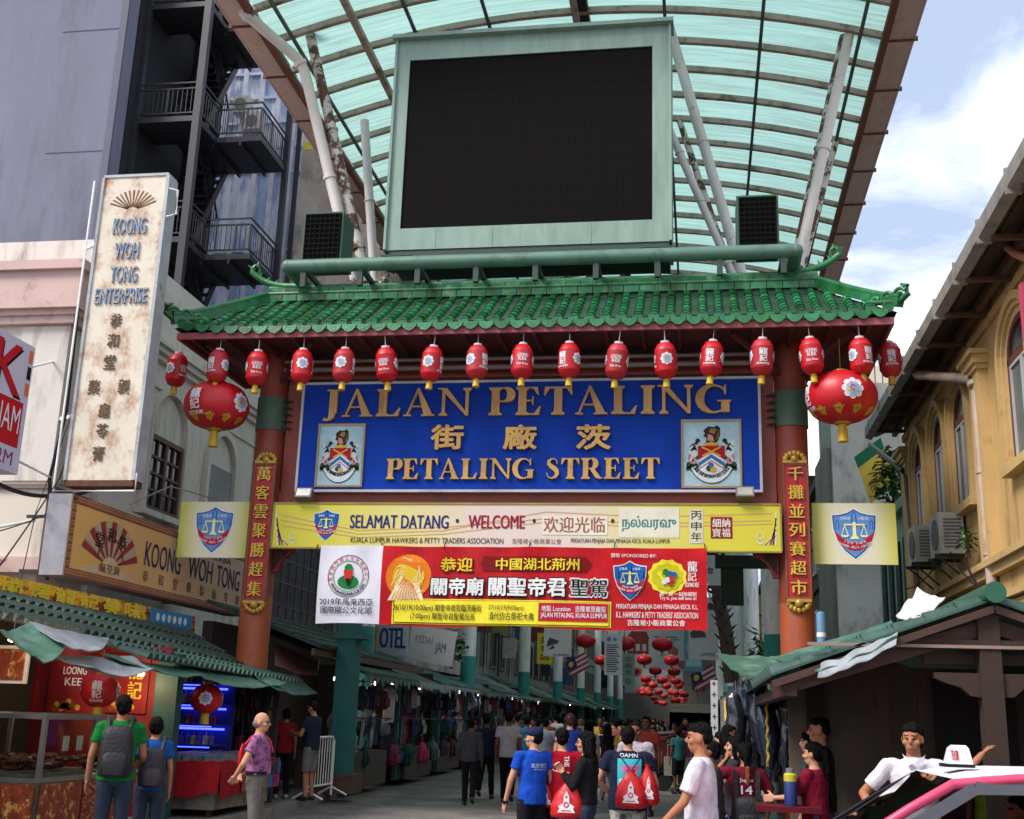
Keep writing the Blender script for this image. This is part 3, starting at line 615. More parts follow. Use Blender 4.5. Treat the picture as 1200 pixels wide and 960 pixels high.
T('SELAMAT DATANG',410,526,604,619,5,.03); T('·',534,538,608,613,5); T('WELCOME',549,615,604,619.5,6,.035); T('·',624,628,608,613,9)
for (a0,b0,a1,b1,mi) in ((635,605,712,627,10),(725,595,796,630,10),(808,597,824,637,14)):
    a=qz(a0,b1); c=qz(a1,b0); Q.rect(a.x,a.z,c.x,c.z,mi,2)
T('欢迎光临',637,709,606,624,7,.015); T('·',716,720,608,613,9); T('நல்வரவு',729,792,605,623,8,.03)
for ch,y in (('丙',604),('申',616.5),('年',629)): T(ch,810,822,y-5,y+5,9,.008)
a=qz(833,631); c=qz(858,606); Q.rect(a.x,a.z,c.x,c.z,12,2)
for ch,x0,y0 in (('細',835,608),('納',846,608),('寶',835,619.5),('福',846,619.5)): T(ch,x0,x0+9.5,y0,y0+10,10,.02)
T('KUALA LUMPUR HAWKERS & PETTY TRADERS ASSOCIATION',411,590,631,636,9,.012); T('吉隆坡小販商業公會',600,658,631.5,637.5,11); T('PERSATUAN PENJAJA DAN PENIAGA KECIL KUALA LUMPUR',669,785,632,637.5,9,.012)
for sg,px in ((1,324),(-1,910)):      # striped corner ornaments
    for k,mi in enumerate((10,5,3,14,2)):
        a=qz(px+sg*(k*3.2),639); c=qz(px+sg*(k*3.2+1.5),639); e=qz(px,600+k*7)
        if e.z>a.z+.03: Q.poly([(a.x,a.z),(c.x,a.z),(e.x+sg*.02,e.z),(e.x,e.z)] if sg>0 else [(c.x,a.z),(a.x,a.z),(e.x,e.z),(e.x-.02,e.z)],mi,2)
    cc=qz(px+sg*19,629); Q.ring(cc.x,cc.z,.05,.065,10,2,14); Q.ring(cc.x,cc.z-.08,.035,.05,10,2,14)
b.link('print',M,wb)
# ================================================ EVENT BANNER (cloth)
eb=thing('event_banner','wrinkled red cloth banner announcing a temple procession, white panel at one end','banner',(-3.2,19.5,3.1))
def wr(u,v):
    x=u; return .035*sin(x*1.9+.4)+.022*sin(x*4.3+v*2.6)+.012*sin(x*8.1-v*3.3+1)*(.3+v*.6)+.02*sin(v*2.2+x*.7)
ez=lambda px,py:at(px,py,Y=19.5)
a=ez(370,731); c=ez(828,643); EB=(a.x,a.z-.0); ew=c.x-a.x; eh=c.z-a.z
b=B(); pn=Pan(b,(a.x,19.5,a.z),(1,0,0),(0,0,1),lay=.010,warp=wr)
nu,nv=70,12; spl=ez(446,700).x-a.x
def sheet(u0,u1,mi,nu):
    for i in range(nu):
        for j in range(nv):
            f=lambda i,j:(u0+(u1-u0)*i/nu, eh*j/nv+.02*sin((u0+(u1-u0)*i/nu)*2.3)*(1 if j==0 else 0))
            b.add([pn.P(*f(i,j),0),pn.P(*f(i+1,j),0),pn.P(*f(i+1,j+1),0),pn.P(*f(i,j+1),0)],[(0,1,2,3)],mi)
sheet(0,spl,0,14); sheet(spl,ew,1,56)
whc=mat('banner_white','#d8d6e0',.6,.06,3); rdc=mat('banner_red','#c0101a',.35,.12,2.2,c2='#a00c18',lo=.45,hi=.65,s2=1.5,spec=.22)
b.link('cloth',[whc,rdc],eb,60)
b=B(); pn=Pan(b,(a.x,19.5,a.z),(1,0,0),(0,0,1),lay=.010,warp=wr)
def E2(px,py): q=ez(px,py); return (q.x-a.x,q.z-a.z)
M=emb_mats(False)+[ink('#d9b52c'),ink('#1c1c1c'),ink('#e07818'),ink('#1f7a3c'),ink('#c23524'),ink('#e8d8b0'),ink('#7a1418'),ink('#3fa0a8'),ink('#c8c020'),ink('#e8d838')]
def ET(body,px0,px1,pt,pb,mi,bold=0,l=3,ol=None):
    u0,v0=E2(px0,pb); u1,v1=E2(px1,pt)
    if ol is not None: pn.text(body,u0-.012,v0-.012,ol,w=u1-u0+.024,h=v1-v0+.024,l=l-1,bold=bold+.03)
    pn.text(body,u0,v0,mi,w=u1-u0,h=v1-v0,l=l,bold=bold)
# white end: round badge and date
cu_,cv_=E2(409,675.5); rr=(E2(433,675)[0]-cu_)
pn.ring(cu_,cv_,rr*.97,rr*1.0,6,1); pn.ring(cu_,cv_,rr*.70,rr*.73,8,1); pn.disc(cu_,cv_-rr*.28,rr*.5,8,1,ry=rr*.33); pn.disc(cu_,cv_+rr*.36,rr*.2,8,2,ry=rr*.22)
pn.poly([(cu_-rr*.22,cv_+rr*.28),(cu_-rr*.16,cv_-rr*.18),(cu_+rr*.16,cv_-rr*.18),(cu_+rr*.22,cv_+rr*.28)],9,3); pn.poly([(cu_-rr*.12,cv_-rr*.12),(cu_+.01,cv_-rr*.52),(cu_+rr*.14,cv_-rr*.12)],6,4)
pn.arc('馬來西亞關公文化推廣中心',cu_,cv_,rr*.85,R(190),R(-10),rr*.22,9,1,out=False) if False else [pn.arc(s_,cu_,cv_,rr*.85,R(200),R(-20),rr*.2,9,1) for s_ in ('心中廣推化文公關亞西來馬'[::-1],)]
pn.arc('PERSATUAN KEBUDAYAAN GUAN GONG',cu_,cv_,rr*.85,R(205),R(335),rr*.14,6,1,out=False)
ET('2019年馬來西亞',376,438,702,709.5,6,.012); ET('國際關公文化節',377,437,712,719,6,.012)
# red part
cu2,cv2=E2(479,676); pn.disc(cu2,cv2,E2(505,676)[0]-cu2,7,1,n=30); pn.disc(cu2,cv2,(E2(497,676)[0]-cu2),5,2,n=30)
for k in range(26):     # pale line drawing of a seated figure
    t=k*2.4; r=.03+.012*k; pn.line([(cu2+r*cos(t)*.75,cv2-.05+r*sin(t)),(cu2+(r+.1)*cos(t+.9)*.75,cv2-.05+(r+.1)*sin(t+.9))],.013,10,3)
pn.disc(cu2+.02,cv2+.22,.07,10,3,ry=.09); pn.poly([E2(449,729),E2(455,700),E2(464,672),E2(478,655),E2(490,668),E2(497,700),E2(494,729)][::1],10,3) if False else pn.poly([E2(455,704),E2(497,704),E2(492,688),E2(484,668),E2(474,668),E2(463,690)],10,3)
for k in range(9): pn.line([E2(459+k*4,704),E2(474+k*1.2,676+k)],.012,7,4)
ET('恭迎',516,554,654,669,9+3 if False else 5,.03,3,11); u0,v0=E2(563,669.5); u1,v1=E2(694,653); pn.rect(u0+.05,v0,u1-.1,v1,11,1,seg=20); pn.poly([(u1-.1,v0),(u1,(v0+v1)/2),(u1-.1,v1)],11,1); pn.poly([(u0+.05,v1),(u0,(v0+v1)/2),(u0+.05,v0)],11,1)
ET('中國湖北荊州',581,679,655,668,15,.02,3)
ET('關帝廟',505,567,678,697,0,.03,4,6); ET('關聖帝君',573,664,678,698,0,.03,4,6); ET('聖駕',669,711,679,699,6,.02,4,0)
def EB4(px0,py0,px1,py1,mi,l): pn.rect(*E2(px0,py1),*E2(px1,py0),mi,l,seg=30)
EB4(459,705,716,731,14,1); EB4(461,706.5,714,729.5,6,2); EB4(462,707,713.5,729,14,3); EB4(631,708,712.5,728,1+2,4)
ET('26/10/19(10:00am) 關聖帝君蒞臨茨廠街',461.5,565,709,717,6,.006,5); ET('(7:00pm) 關聖帝君聖駕出巡',482,557,719,727,6,.006,5); EB4(568.5,709,569,727,6,5); ET('27/10/19(9:00am)',573,614,710,716.5,6,.004,5); ET('清代仿古祭祀大典',573,626,718.5,727,6,.006,5)
ET('地點 Location   吉隆坡茨廠街',635,710,711,717,0,.01,5); ET('JALAN PETALING, KUALA LUMPUR',634,711.5,719.5,725.5,0,.015,5)
u,v=E2(738,702); emblem(pn,u,v,E2(738,659)[1]-v,EK(0),2)
ET('贊助 SPONSORED BY:',716,769,649,653.5,0,.01,3)
u,v=E2(782,676)
pn.poly([(u+(.30+.03*(k%2))*cos(2*PI*k/24),v+(.27+.03*(k%2))*sin(2*PI*k/24)) for k in range(24)],15,1)
pn.poly([(u+(.24+.03*(k%2))*cos(2*PI*k/20),v+(.21+.03*(k%2))*sin(2*PI*k/20)) for k in range(20)],13,2)
for k in range(11): pn.disc(u+.14*cos(k*2.4)*(.3+.07*k),v+.12*sin(k*2.4)*(.3+.07*k),.05,(9,8,0,2,14)[k%5],3+k%3,n=7)
ET('龍',806,817,658,670,0,.02,3); ET('記',806,816,671,681,0,.02,3); ET('LOONG KEE',803,819,683,688,0,.03,3); ET('試一試 一試你就知',773,816,694,698.5,0,.02,3); ET('Try it, you will love it!',773,816,699.5,704,0,.03,3)
ET('PERSATUAN PENJAJA DAN PENIAGA KECIL K.L.',722,818,709,714.5,0,.012,3); ET("K.L. HAWKERS' & PETTY TRADERS' ASSOCIATION",722,818,718,723.5,0,.012,3); ET('吉隆坡小販商業公會',735,803,727,733,0,.015,3)
b.link('print',M,eb)
b=B()
for px,py in ((370,645),(446,643),(520,643),(620,643),(720,643),(826,645)): q=ez(px,py); b.cyl((q.x,19.5,q.z),(q.x,19.6,q.z+.12),.008,n=5)
b.link('tie_cord',K_,eb)
# ================================================ COUPLET BOARDS
cred=mat('couplet_red','#b0141c',.4,.10,2); gilt=mat('gilt_brass','#b8913e',.4,.2,6,metal=.4)
for chars,pt,pb,lab in (('萬客雲聚勝趕集',(312,545),(297,702),'red couplet board with gold characters on the pillar beside the orange shop sign'),('千攤並列賽超市',(931.5,545),(936.5,700),'red couplet board with gold characters on the pillar beside the yellow shophouse')):
    Yc=19.68; p=at(*pt,Y=Yc); q=at(*pb,Y=Yc); xc=(p.x+q.x)/2; z1,z0=p.z,q.z
    t=thing('couplet_board',lab,'sign board',(xc,Yc,z0),'couplet boards on the pillars'); b=B(); b.box(xc-.18,xc+.18,Yc,Yc+.1,z0,z1,0); b.link('board',cred,t)
    b=B()
    for s_ in (-1,1): b.box(min(xc+s_*.18,xc+s_*.21),max(xc+s_*.18,xc+s_*.21),Yc-.02,Yc+.11,z0-.02,z1+.02)
    b.box(xc-.18,xc+.18,Yc-.02,Yc+.11,z1,z1+.03); b.box(xc-.18,xc+.18,Yc-.02,Yc+.11,z0-.03,z0); b.link('frame',mat('frame_brown','#7a4a2c',.5),t)
    b=B(); pn2=panY(b,0,Yc-.012,0); st=(z1-z0)/7
    for k,ch in enumerate(chars): pn2.text(ch,xc-.125,z1-st*(k+.86),0,w=.25,h=st*.74,bold=.018,ext=.03)
    b.link('lettering',mat('gold_character','#d8b23c',.35,.1,metal=.2),t)
    for zz,sg in ((z1+.03,1),(z0-.03,-1)):
        b=B()
        for k in range(7):
            a_=PI*(k+.5)/7; b.ball((xc+.14*cos(a_)*1.15,Yc+.02,zz+sg*(.05+.13*sin(a_))),.052,.04,.06,n=8,m=5)
        b.ball((xc,Yc,zz+sg*.07),.08,.06,.08,n=8,m=6); b.box(xc-.2,xc+.2,Yc-.03,Yc+.08,min(zz,zz+sg*.05),max(zz,zz+sg*.05)); b.link('lotus_ornament',gilt,t,50)
# floodlights on the tie beam
for px,py,lab in ((357,580,'small floodlight under the crest at the fire escape end of the blue board'),(873,579,'small square floodlight under the crest at the drainpipe end of the blue board')):
    p=at(px,py,Y=19.55); t=thing('floodlight',lab,'floodlight',p); b=B(); b.obox(p,(.3,.16,.2),(1,0,0),(0,.45,1)); b.link('housing',mat('lamp_grey','#6a625c',.5),t)
    b=B(); b.obox(p+V((0,-.074,.034)),(.25,.012,.15),(1,0,0),(0,.45,1)); b.link('glass',mat('lamp_glass','#a8a49c',.2),t)
    b=B(); b.bar(p+V((0,.05,0)),(p.x,19.9,5.35),.03); b.link('arm',K_,t)
# ================================================ LANTERNS
lred=mat('lantern_red','#c31220',.42,.08,6,c2='#a40d18',lo=.5,hi=.8,s2=3)
tass=mat('tassel_gold','#d0aa28',.6,.2,20,stretch=(1,1,.1))
lwhite=ink('#e2dde0'); lblue=ink('#7fb4dc'); lpink=ink('#d87a90'); lgreen=ink('#5c9a64'); lyel=ink('#e0c23a')
class Wrap(Pan):
    """printing wrapped on a surface of revolution: u is the arc, v the height"""
    def __init__(s,b,rf,a0): s.b=b; s.rf=rf; s.a0=a0; s.l=.003; s.warp=None; s.n=V((0,0,0)); s.r0=rf(0)
    def P(s,u,v,l): r=s.rf(v)+s.l*l; a=s.a0+u/s.r0; return V((r*sin(a),-r*cos(a),v))
def flower(p,r,v=0):
    for k in range(8): p.disc(r*.72*cos(PI*k/4),v+r*.72*sin(PI*k/4),r*.34,0,1+k%2,n=8)
    p.disc(0,v,r*.72,0,3,n=12)
    for k in range(8): p.disc(r*.45*cos(PI*k/4+.3),v+r*.45*sin(PI*k/4+.3),r*.2,(1,1,2,1,3,1)[k%6],4+k%2,n=6)
    p.disc(0,v,r*.22,2,6,n=8)
def lant_print(rf,hs,root,big=False):
    b=B(); k=hs
    for q in range(4):
        p=Wrap(b,rf,q*PI/2)
        if q%2==0:
            flower(p,k*.30,k*.02)
        elif q==1:
            p.text('龍',-k*.2,k*.02,0,w=k*.4,h=k*.34,bold=.03); p.text('記',-k*.17,-k*.30,0,w=k*.36,h=k*.3,bold=.03); p.text('美味肉乾',-k*.32,-k*.46,0,w=k*.64,h=k*.11,bold=.03)
        else:
            p.text('LOONG',-k*.26,k*.08,0,w=k*.52,h=k*.17,bold=.05); p.text('KEE',-k*.2,-k*.12,0,w=k*.4,h=k*.17,bold=.05); p.text('Bak Kwa',-k*.28,-k*.36,0,w=k*.56,h=k*.12,bold=.03)
    return b.link('print',[lwhite,lblue,lpink,lyel],root)
def tube_lantern():
    t=thing('tube_lantern','','lantern'); b=B(); pr=[(.07,-.31),(.13,-.28),(.172,-.2)]
    for k in range(-8,9): pr+= [(.186,k*.0215-.005),(.181,k*.0215+.007)]
    pr+=[(.172,.2),(.13,.28),(.07,.31)]; b.lathe((0,0,0),pr,20,f=lambda a:1-.012*abs(sin(a*4))); b.link('body',lred,t,70)
    b=B(); b.lathe((0,0,0),[(.072,.305),(.075,.34),(.03,.345)],14); b.cyl((0,0,.345),(0,0,.62),.006,n=5); b.link('cap',lwhite,t,40)
    b=B(); b.lathe((0,0,0),[(.05,-.31),(.055,-.36),(.06,-.45),(.02,-.452)],10); b.link('tassel',tass,t,40)
    lant_print(lambda v:.1865 if abs(v)<.18 else .18,.34,t); return t
pro=tube_lantern()
LX=[207,255,301,354,403,453,506,559,612,667,723,780,834,893,951,1009,1043]; LY=[434,430,432,430,429,428,427,425,424,423,424,423,421,419,418,418,422]
LROT=[-3.9,-2.3,1.57,0,-.35,1.25,-.4,-.75,1.6,-2.25,1.5,.1,-1.75,-1.45,1.6,-.85,-1.4]
LL=['at the eave corner nearest the rusty white sign','overlapping the big oval lantern beside the pink corniced building','in front of the pillar below the fire escape','over the white edge of the blue board beside the letter J','over the first gap before the first L of the blue board','above the A before the first N on the blue board','above the first N of the blue board','over the gap between the two words on the blue board','above the P and E of the blue board','above the T of the blue board','above the second L of the blue board','above the last I of the blue board','above the last G of the blue board','in front of the red side board between blue board and pillar','overlapping the oval lantern near the yellow shophouse, on its pillar side','overlapping the oval lantern near the yellow shophouse, on its outer side','at the eave corner nearest the yellow shophouse']
for i,(px,py) in enumerate(zip(LX,LY)):
    o=pro if i==0 else copy_tree(pro); o.location=at(px,py,Y=18.72); o.rotation_euler=(R(rnd.uniform(-6,6)),R(rnd.uniform(-6,6)),LROT[i]+math.atan2(-o.location.x,18.7)); tag(o,'red tube lantern '+LL[i],'lantern','tube lanterns hung along the eave')
    if i%3==1:
        for ch in o.children:
            if ch.name.startswith('body'): ch.material_slots[0].link='OBJECT'; ch.material_slots[0].material=mat('lantern_red_faded','#b8232e',.5,.14,5,c2='#a01a22',lo=.45,hi=.8,s2=3)
    if px==1043: o.location=at(px,py,Y=19.6)
    if px==207: o.location=at(px,py,Y=19.2)
def oval_lantern(rx,rz,det=True,name='oval_lantern'):
    t=thing(name,'','lantern'); b=B(); pr=[]
    for k in range(15):
        a=-PI/2+PI*(k+.5)/15; pr.append((rx*cos(a)**.75,rz*sin(a)))
    b.lathe((0,0,0),pr,48 if det else 24,f=lambda a:1-.018*abs(sin(a*8))); b.link('body',lred,t,70)
    b=B(); b.lathe((0,0,0),[(rx*.26,rz*.95),(rx*.22,rz*1.08),(rx*.05,rz*1.1)],16); b.cyl((0,0,rz),(0,0,rz*2.4),.008,n=5)
    b.lathe((0,0,0),[(rx*.2,-rz*1.08),(rx*.24,-rz*.95)],14); b.link('cap',gilt,t,40)
    b=B(); b.cyl((0,0,-rz*1.75),(0,0,-rz*1.05),rx*.15,rx*.12,n=12); b.link('tassel',tass,t,40)
    rf=lambda v:rx*max(.05,1-(v/rz)**2)**.375
    if det:
        lant_print(rf,rz*1.35,t)
        b=B()
        for q in range(10):
            p=Wrap(b,rf,q*PI/5+.2); p.n=V((0,0,0))
            for k in range(5): p.disc(.05*cos(k*1.25),-rz*.68+.04*sin(k*1.25),.034,0,2+k%2,n=7)
            p.line([(-.1,-rz*.62),(.1,-rz*.62)],.03,0,1)
        b.link('gold_motif',mat('gold_print','#c9a02c',.5),t)
    return t
bl=oval_lantern(.585,.43)
for i,(px,py,ro,lab) in enumerate(((254,476,-1.9,'big oval red lantern under the eave between rusty sign and pillar'),(986,466,3.35,'big oval red lantern under the eave against the yellow shophouse gutter'))):
    o=bl if i==0 else copy_tree(bl); o.location=at(px,py,Y=19.1); o.rotation_euler=(0,0,ro); tag(o,lab,'lantern','big oval lanterns under the eave')
def round_lantern():
    t=thing('round_lantern','','lantern'); b=B(); pr=[(.235*cos(a)**.9,.215*sin(a)) for a in [-PI/2+PI*(k+.5)/13 for k in range(13)]]; b.lathe((0,0,0),pr,28,f=lambda a:1-.012*abs(sin(a*8))); b.link('body',lred,t,70)
    b=B(); b.lathe((0,0,0),[(.08,.2),(.07,.25),(.01,.25)],12); b.cyl((0,0,.25),(0,0,.5),.006,n=5); b.link('cap',gilt,t,40)
    b=B(); b.lathe((0,0,0),[(.06,-.2),(.06,-.25),(.065,-.36),(.01,-.36)],12); b.link('tassel',tass,t,40)
    lant_print(lambda v:.235*max(.05,1-(v/.215)**2)**.45,.32,t); return t
rl=round_lantern()
for i,(px,py,Y,ro,lab) in enumerate(((117,809,14.2,-1.25,'round red lantern hanging over the barbecue stall counter'),(242,819,16.6,.35,'round red lantern hanging in front of the blue lit aquarium stall'))):
    o=rl if i==0 else copy_tree(rl); o.location=at(px,py,Y=Y); o.rotation_euler=(0,0,ro); tag(o,lab,'lantern','round lanterns at the stalls')
# receding oval lanterns over the street
fl=oval_lantern(.46,.30,False,'street_lantern')
FL=[(686,751,46),(732,754,46),(776,755,46),(705,774,64),(755,773,62),(787,774,62),(742,786,74),(768,786,74),(790,787,76),(757,796,88),(776,797,88),(792,798,88),(765,803,100),(781,804,100),(795,804,100),(759,810,100),(772,811,110),(787,811,110),(798,812,110),(778,816,118),(790,817,118)]
for i,(px,py,Y) in enumerate(FL):
    o=fl if i==0 else copy_tree(fl); o.location=at(px,py,Y=Y); s_=max(.8,min(1.4,24/1357*46/.92)) ; o.scale=(s_,s_,s_)
    if i<9: lab='red oval lantern '+['under the lower edge of the red banner, nearest the yellow lamp sign','under the red banner beside the tall white text board','under the red banner before the red house picture','second row, behind the tall white text board','second row, before the house picture edge','second row, nearest the watch billboard','third row, beside the green hanging board','third row, middle of the street','third row, nearest the billboards'][i]
    else: lab='small red oval lantern in the dense far cluster over the street'
    tag(o,lab,'lantern','oval lanterns strung far down the street' if i>=9 else 'oval lanterns strung over the street')
# ================================================ BUILDINGS, fire-escape side of the street
plast=mat('cream_plaster','#cfc4b4',.85,.07,.6,c2='#958878',lo=.54,hi=.8,s2=2.6,stretch=(1,1,.2),bump=.15,bs=20)
plast2=mat('white_plaster','#d2cac2',.85,.08,.6,c2='#7d736a',lo=.52,hi=.78,s2=2.4,stretch=(1,1,.2),bump=.15,bs=20)
pinkc=mat('pink_cornice','#c9aaa3',.8,.08,1,c2='#8c7068',lo=.55,hi=.75)
towerm=mat('tower_plaster','#737488',.85,.14,.35,c2='#4c4d5a',lo=.5,hi=.80,s2=.9,stretch=(1,1,.22),bump=1.0,bs=2.2)
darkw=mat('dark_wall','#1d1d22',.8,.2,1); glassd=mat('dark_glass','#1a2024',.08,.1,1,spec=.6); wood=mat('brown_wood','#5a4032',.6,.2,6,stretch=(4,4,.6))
def building(name,label,loc): return thing(name,label,'building',loc)
def bx(parent,name,m,*a):
    b=B()
    for q in a: b.box(*q)
    return b.link(name,m,parent)
# cream corner block with the pink cornice
t=building('corner_building','cream plastered corner building with a thick pink cornice behind the 24 hour sign',(-16,18,0))
bx(t,'wall',plast,(-45,-11,18,19.42,0,9.0),(-45,-16.1,19.42,25.9,0,9.0))
bx(t,'cornice',pinkc,(-45,-10.86,17.86,19.4,8.12,8.26),(-45,-10.80,17.80,19.4,8.26,8.36),(-45,-10.74,17.7,19.4,8.36,9.05),(-45,-10.66,17.6,19.45,9.05,9.22))
bx(t,'ledge',mat('ledge_dark','#6f6259',.8),(-45,-10.96,17.94,19.4,5.16,5.24)); bx(t,'ledge',pinkc,(-45,-10.9,17.85,19.4,3.72,3.98))
bx(t,'pilaster',plast2,(-11.9,-10.97,17.97,18.6,5.3,8.1))
bx(t,'roof',pinkc,(-45,-11.2,18.3,25.9,9.22,9.3))
# awning scraps at the far left
a=thing('awning','faded maroon awning over the shop below the cornice, half hidden by cables','awning',(-13,15,3.6)); b=B()
b.quad((-16,17.6,3.9),(-11.3,17.6,3.9),(-11.0,16.2,3.2),(-16,16.2,3.2),0); b.quad((-16,17.6,3.98),(-11.6,17.6,3.98),(-11.5,16.9,3.72),(-16,16.9,3.72),1); b.link('sheet',[mat('awning_maroon','#7a3a3c',.7),mat('awning_slate','#2f3c44',.6)],a)
b=B(); b.tube([(-16,16.2,3.25),(-11,16.2,3.25)],.03); b.tube([(-11.1,17.9,4.6),(-11.6,16.8,4.2),(-12.6,16.2,3.3)],.025); b.link('frame',offw,a)
# white shophouse with arched niches
t=building('white_shophouse','white two storey shophouse with arched niches and a brown lattice window behind the rusty sign',(-13,23,0))
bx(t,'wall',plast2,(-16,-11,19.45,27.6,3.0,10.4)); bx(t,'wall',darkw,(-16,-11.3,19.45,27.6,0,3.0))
for z0,z1,d in ((8.5,8.62,.12),(8.62,8.74,.22),(8.74,8.82,.3),(7.95,8.0,.05),(9.7,9.95,.15)): bx(t,'cornice',plast2,(-11,-11+d,19.45,27.6+d,z0,z1))
for ya,yb in ((19.47,20.2),(26.9,27.62)): bx(t,'pilaster',plast2,(-11,-10.88,ya,yb,3.2,8.48))
def niche(yc,hw,z0,zs,zt,parent):
    b=B(); n=12; P=[]
    ins=[(yc+hw*cos(PI*k/n),zs+(zt-zs)*sin(PI*k/n)) for k in range(n+1)]; outp=[(yc+(hw+.14)*cos(PI*k/n),zs+(zt-zs+.14)*sin(PI*k/n)) for k in range(n+1)]
    for k in range(n):
        p,q,r_,s_=ins[k],ins[k+1],outp[k+1],outp[k]
        b.hexa([(-11,*p),(-11,*q),(-11,*r_),(-11,*s_),(-10.87,*p),(-10.87,*q),(-10.87,*r_),(-10.87,*s_)])
    for s_ in (-1,1): b.box(-11,-10.87,min(yc+s_*hw,yc+s_*(hw+.14)),max(yc+s_*hw,yc+s_*(hw+.14)),z0,zs)
    b.box(-11,-10.8,yc-hw-.25,yc+hw+.25,z0-.12,z0); return b.link('arch_surround',plast2,parent)
niche(22.1,.78,5.42,7.15,7.95,t); niche(24.9,.72,5.9,7.0,7.75,t); niche(20.3,.01,5.0,5.1,5.2,t) if False else None
w_=bx(t,'window',wood,(-11,-10.92,21.34,22.86,5.43,5.52),(-11,-10.92,21.34,22.86,6.88,6.98),(-11,-10.92,21.34,21.43,5.52,6.88),(-11,-10.92,22.77,22.86,5.52,6.88),(-11,-10.93,22.05,22.15,5.52,6.88),*[(-11,-10.94,21.43,22.77,z-.025,z+.025) for z in (5.86,6.2,6.54)],*[(-11,-10.945,y-.02,y+.02,5.52,6.88) for y in (21.74,22.46)])
bx(w_,'pane',glassd,(-11.05,-10.985,21.4,22.8,5.5,6.9))
bx(t,'panel',mat('grey_board','#8b8a8c',.7),(-11,-10.96,24.2,25.6,5.9,7.0)); bx(t,'window',wood,(-11,-10.95,19.55,20.75,5.3,5.45)) if False else None
# low brown window under the rusty sign, and its ledge
bx(t,'sill',plast2,(-11,-10.75,19.5,21.0,5.05,5.2))
# dark building with the steel lattice
t=building('lattice_building','dark building whose upper front is covered by a rusty steel lattice behind the red pillar',(-13,30,0))
bx(t,'wall',mat('slate_wall','#4d5058',.8,.15,1,c2='#33353a',lo=.45,hi=.7,s2=1),(-20,-11.05,27.7,36.5,0,9.6))
b=B()
for k in range(16): y=27.9+k*.56; b.box(-10.62,-10.58,y,y+.04,3.5,8.3)
for k in range(9): z=3.6+k*.58; b.box(-10.6,-10.56,27.8,36.4,z,z+.04)
for k in range(7): b.bar((-11.05,28+k*1.3,4+(k%3)*1.2),(-10.6,28+k*1.3,3.7+(k%3)*1.2),.03)
b.link('lattice',mat('rusty_lattice','#5d4a44',.7,.2,4),t); bx(t,'panel',mat('teal_sill','#37584e',.7),(-11,-10.5,27.8,36.4,3.25,3.5))
# grey tower, fire escape, glass building
t=building('grey_tower','tall windowless tower in blue grey plaster beside the black fire escape',(-25,26,0))
bx(t,'wall',towerm,(-60,-15.45,26,30.0,9,34)); bx(t,'corner_strip',mat('tower_trim','#55586a',.7),(-15.6,-15.40,25.95,26.02,12.4,34))
b=B()
for z in (15.9,19.6,23.3): b.box(-17.3,-15.62,25.985,25.998,z,z+.015)
b.link('joint_line',MC['tower_trim'],t)
blk=mat('black_paint_steel','#1b1c22',.5,.15,3,c2='#2c2d36',lo=.5,hi=.7,s2=6); blk2=mat('landing_grey','#1f2028',.5,.1,2)
fe=thing('fire_escape','black steel fire escape with railed landings and stairs on the side of the grey tower','fire escape',(-14.5,27,0))
XA,XB,XC=-15.36,-13.55,-12.2; YA,YB,YC=27,28.3,30.3
LEV=[10.2,13.8,17.4,21.0,24.6]
bx(fe,'back_wall',mat('stair_core','#17171d',.9),(-15.44,-15.40,26.6,30.0,6,30),(-16.5,-14.5,30.4,30.5,6,30))
for x,y,wd in ((XB,YA,.2),(XA,YA,.16),(XC,YC,.16),(-15.3,30.6,.2)):
    bx(fe,'post',blk2,(x-wd/2,x+wd/2,y-wd/2,y+wd/2,6,27))
def rail(b,pts,z,h=1.05,step=.14):
    for p,q in zip(pts,pts[1:]):
        p,q=V((*p,z)),V((*q,z))
        if h: pass
        for zz in (.12,h-.18,h): b.bar(p+V((0,0,zz)),q+V((0,0,zz)),.04)
        n=max(1,int((q-p).length/step))
        for k in range(n+1):
            m=p.lerp(q,k/n); b.bar(m+V((0,0,.12)),m+V((0,0,h-.18)),.018 if k%6 else .045)
for z in LEV:
    L_=B(); L_.box(XA,XB-.1,YA,YB,z-.16,z); L_.box(XB-.1,XB+.0,YA+.1,YB,z-.16,z); L_.box(XA,XC,YB,YC,z-.16,z) if False else L_.box(XB-1.2,XC,YB,YC,z-.16,z)
    for k in range(3): L_.box(XB-.9+k*.8,XB-.84+k*.8,YB,YC,z-.28,z-.16)
    land=L_.link('landing',blk2,fe)
    r=B(); rail(r,[(XA,YA+.05),(XB-.12,YA+.05)],z); rail(r,[(XB+.02,YA+.1),(XB+.02,YB),(XC-.05,YB),(XC-.05,YC)],z); r.link('railing',blk,land)
for z0,z1 in zip(LEV,LEV[1:]):
    s_=B(); n=11
    for k in range(n): f_=(k+.5)/n; s_.box(-15.2,-14.1,28.4+1.8*f_,28.4+1.8*f_+.24,z0+(z1-z0)*f_-.03,z0+(z1-z0)*f_)
    for x in (-15.24,-14.06): s_.bar((x,28.3,z0),(x,30.3,z1),.05,.22)
    s_.link('stair',blk,fe)
    s_=B()
    for k in range(14): m=V((-14.2,28.4,z1)).lerp(V((-14.2,30.3,z0+1)),k/13); s_.bar(m,m+V((0,0,1)),.02)
    s_.bar((-14.2,28.4,z1+1),(-14.2,30.3,z0+2),.045); s_.link('stair_railing',blk,fe)
t=building('glass_building','blue glass office building with white mullions seen behind the fire escape',(-12,38,0))
bg_=mat('blue_glass','#a9bfe2',.35,.3,.5,c2='#eef1f8',lo=.46,hi=.54,s2=.6,stretch=(2.2,1,.6),spec=.3); gw=mat('mullion_white','#d6d8e4',.5)  # pale patches paint white reflections and curtains into the pane colour
gx0,gx1=-19.0,-13.6; ZT=26.5
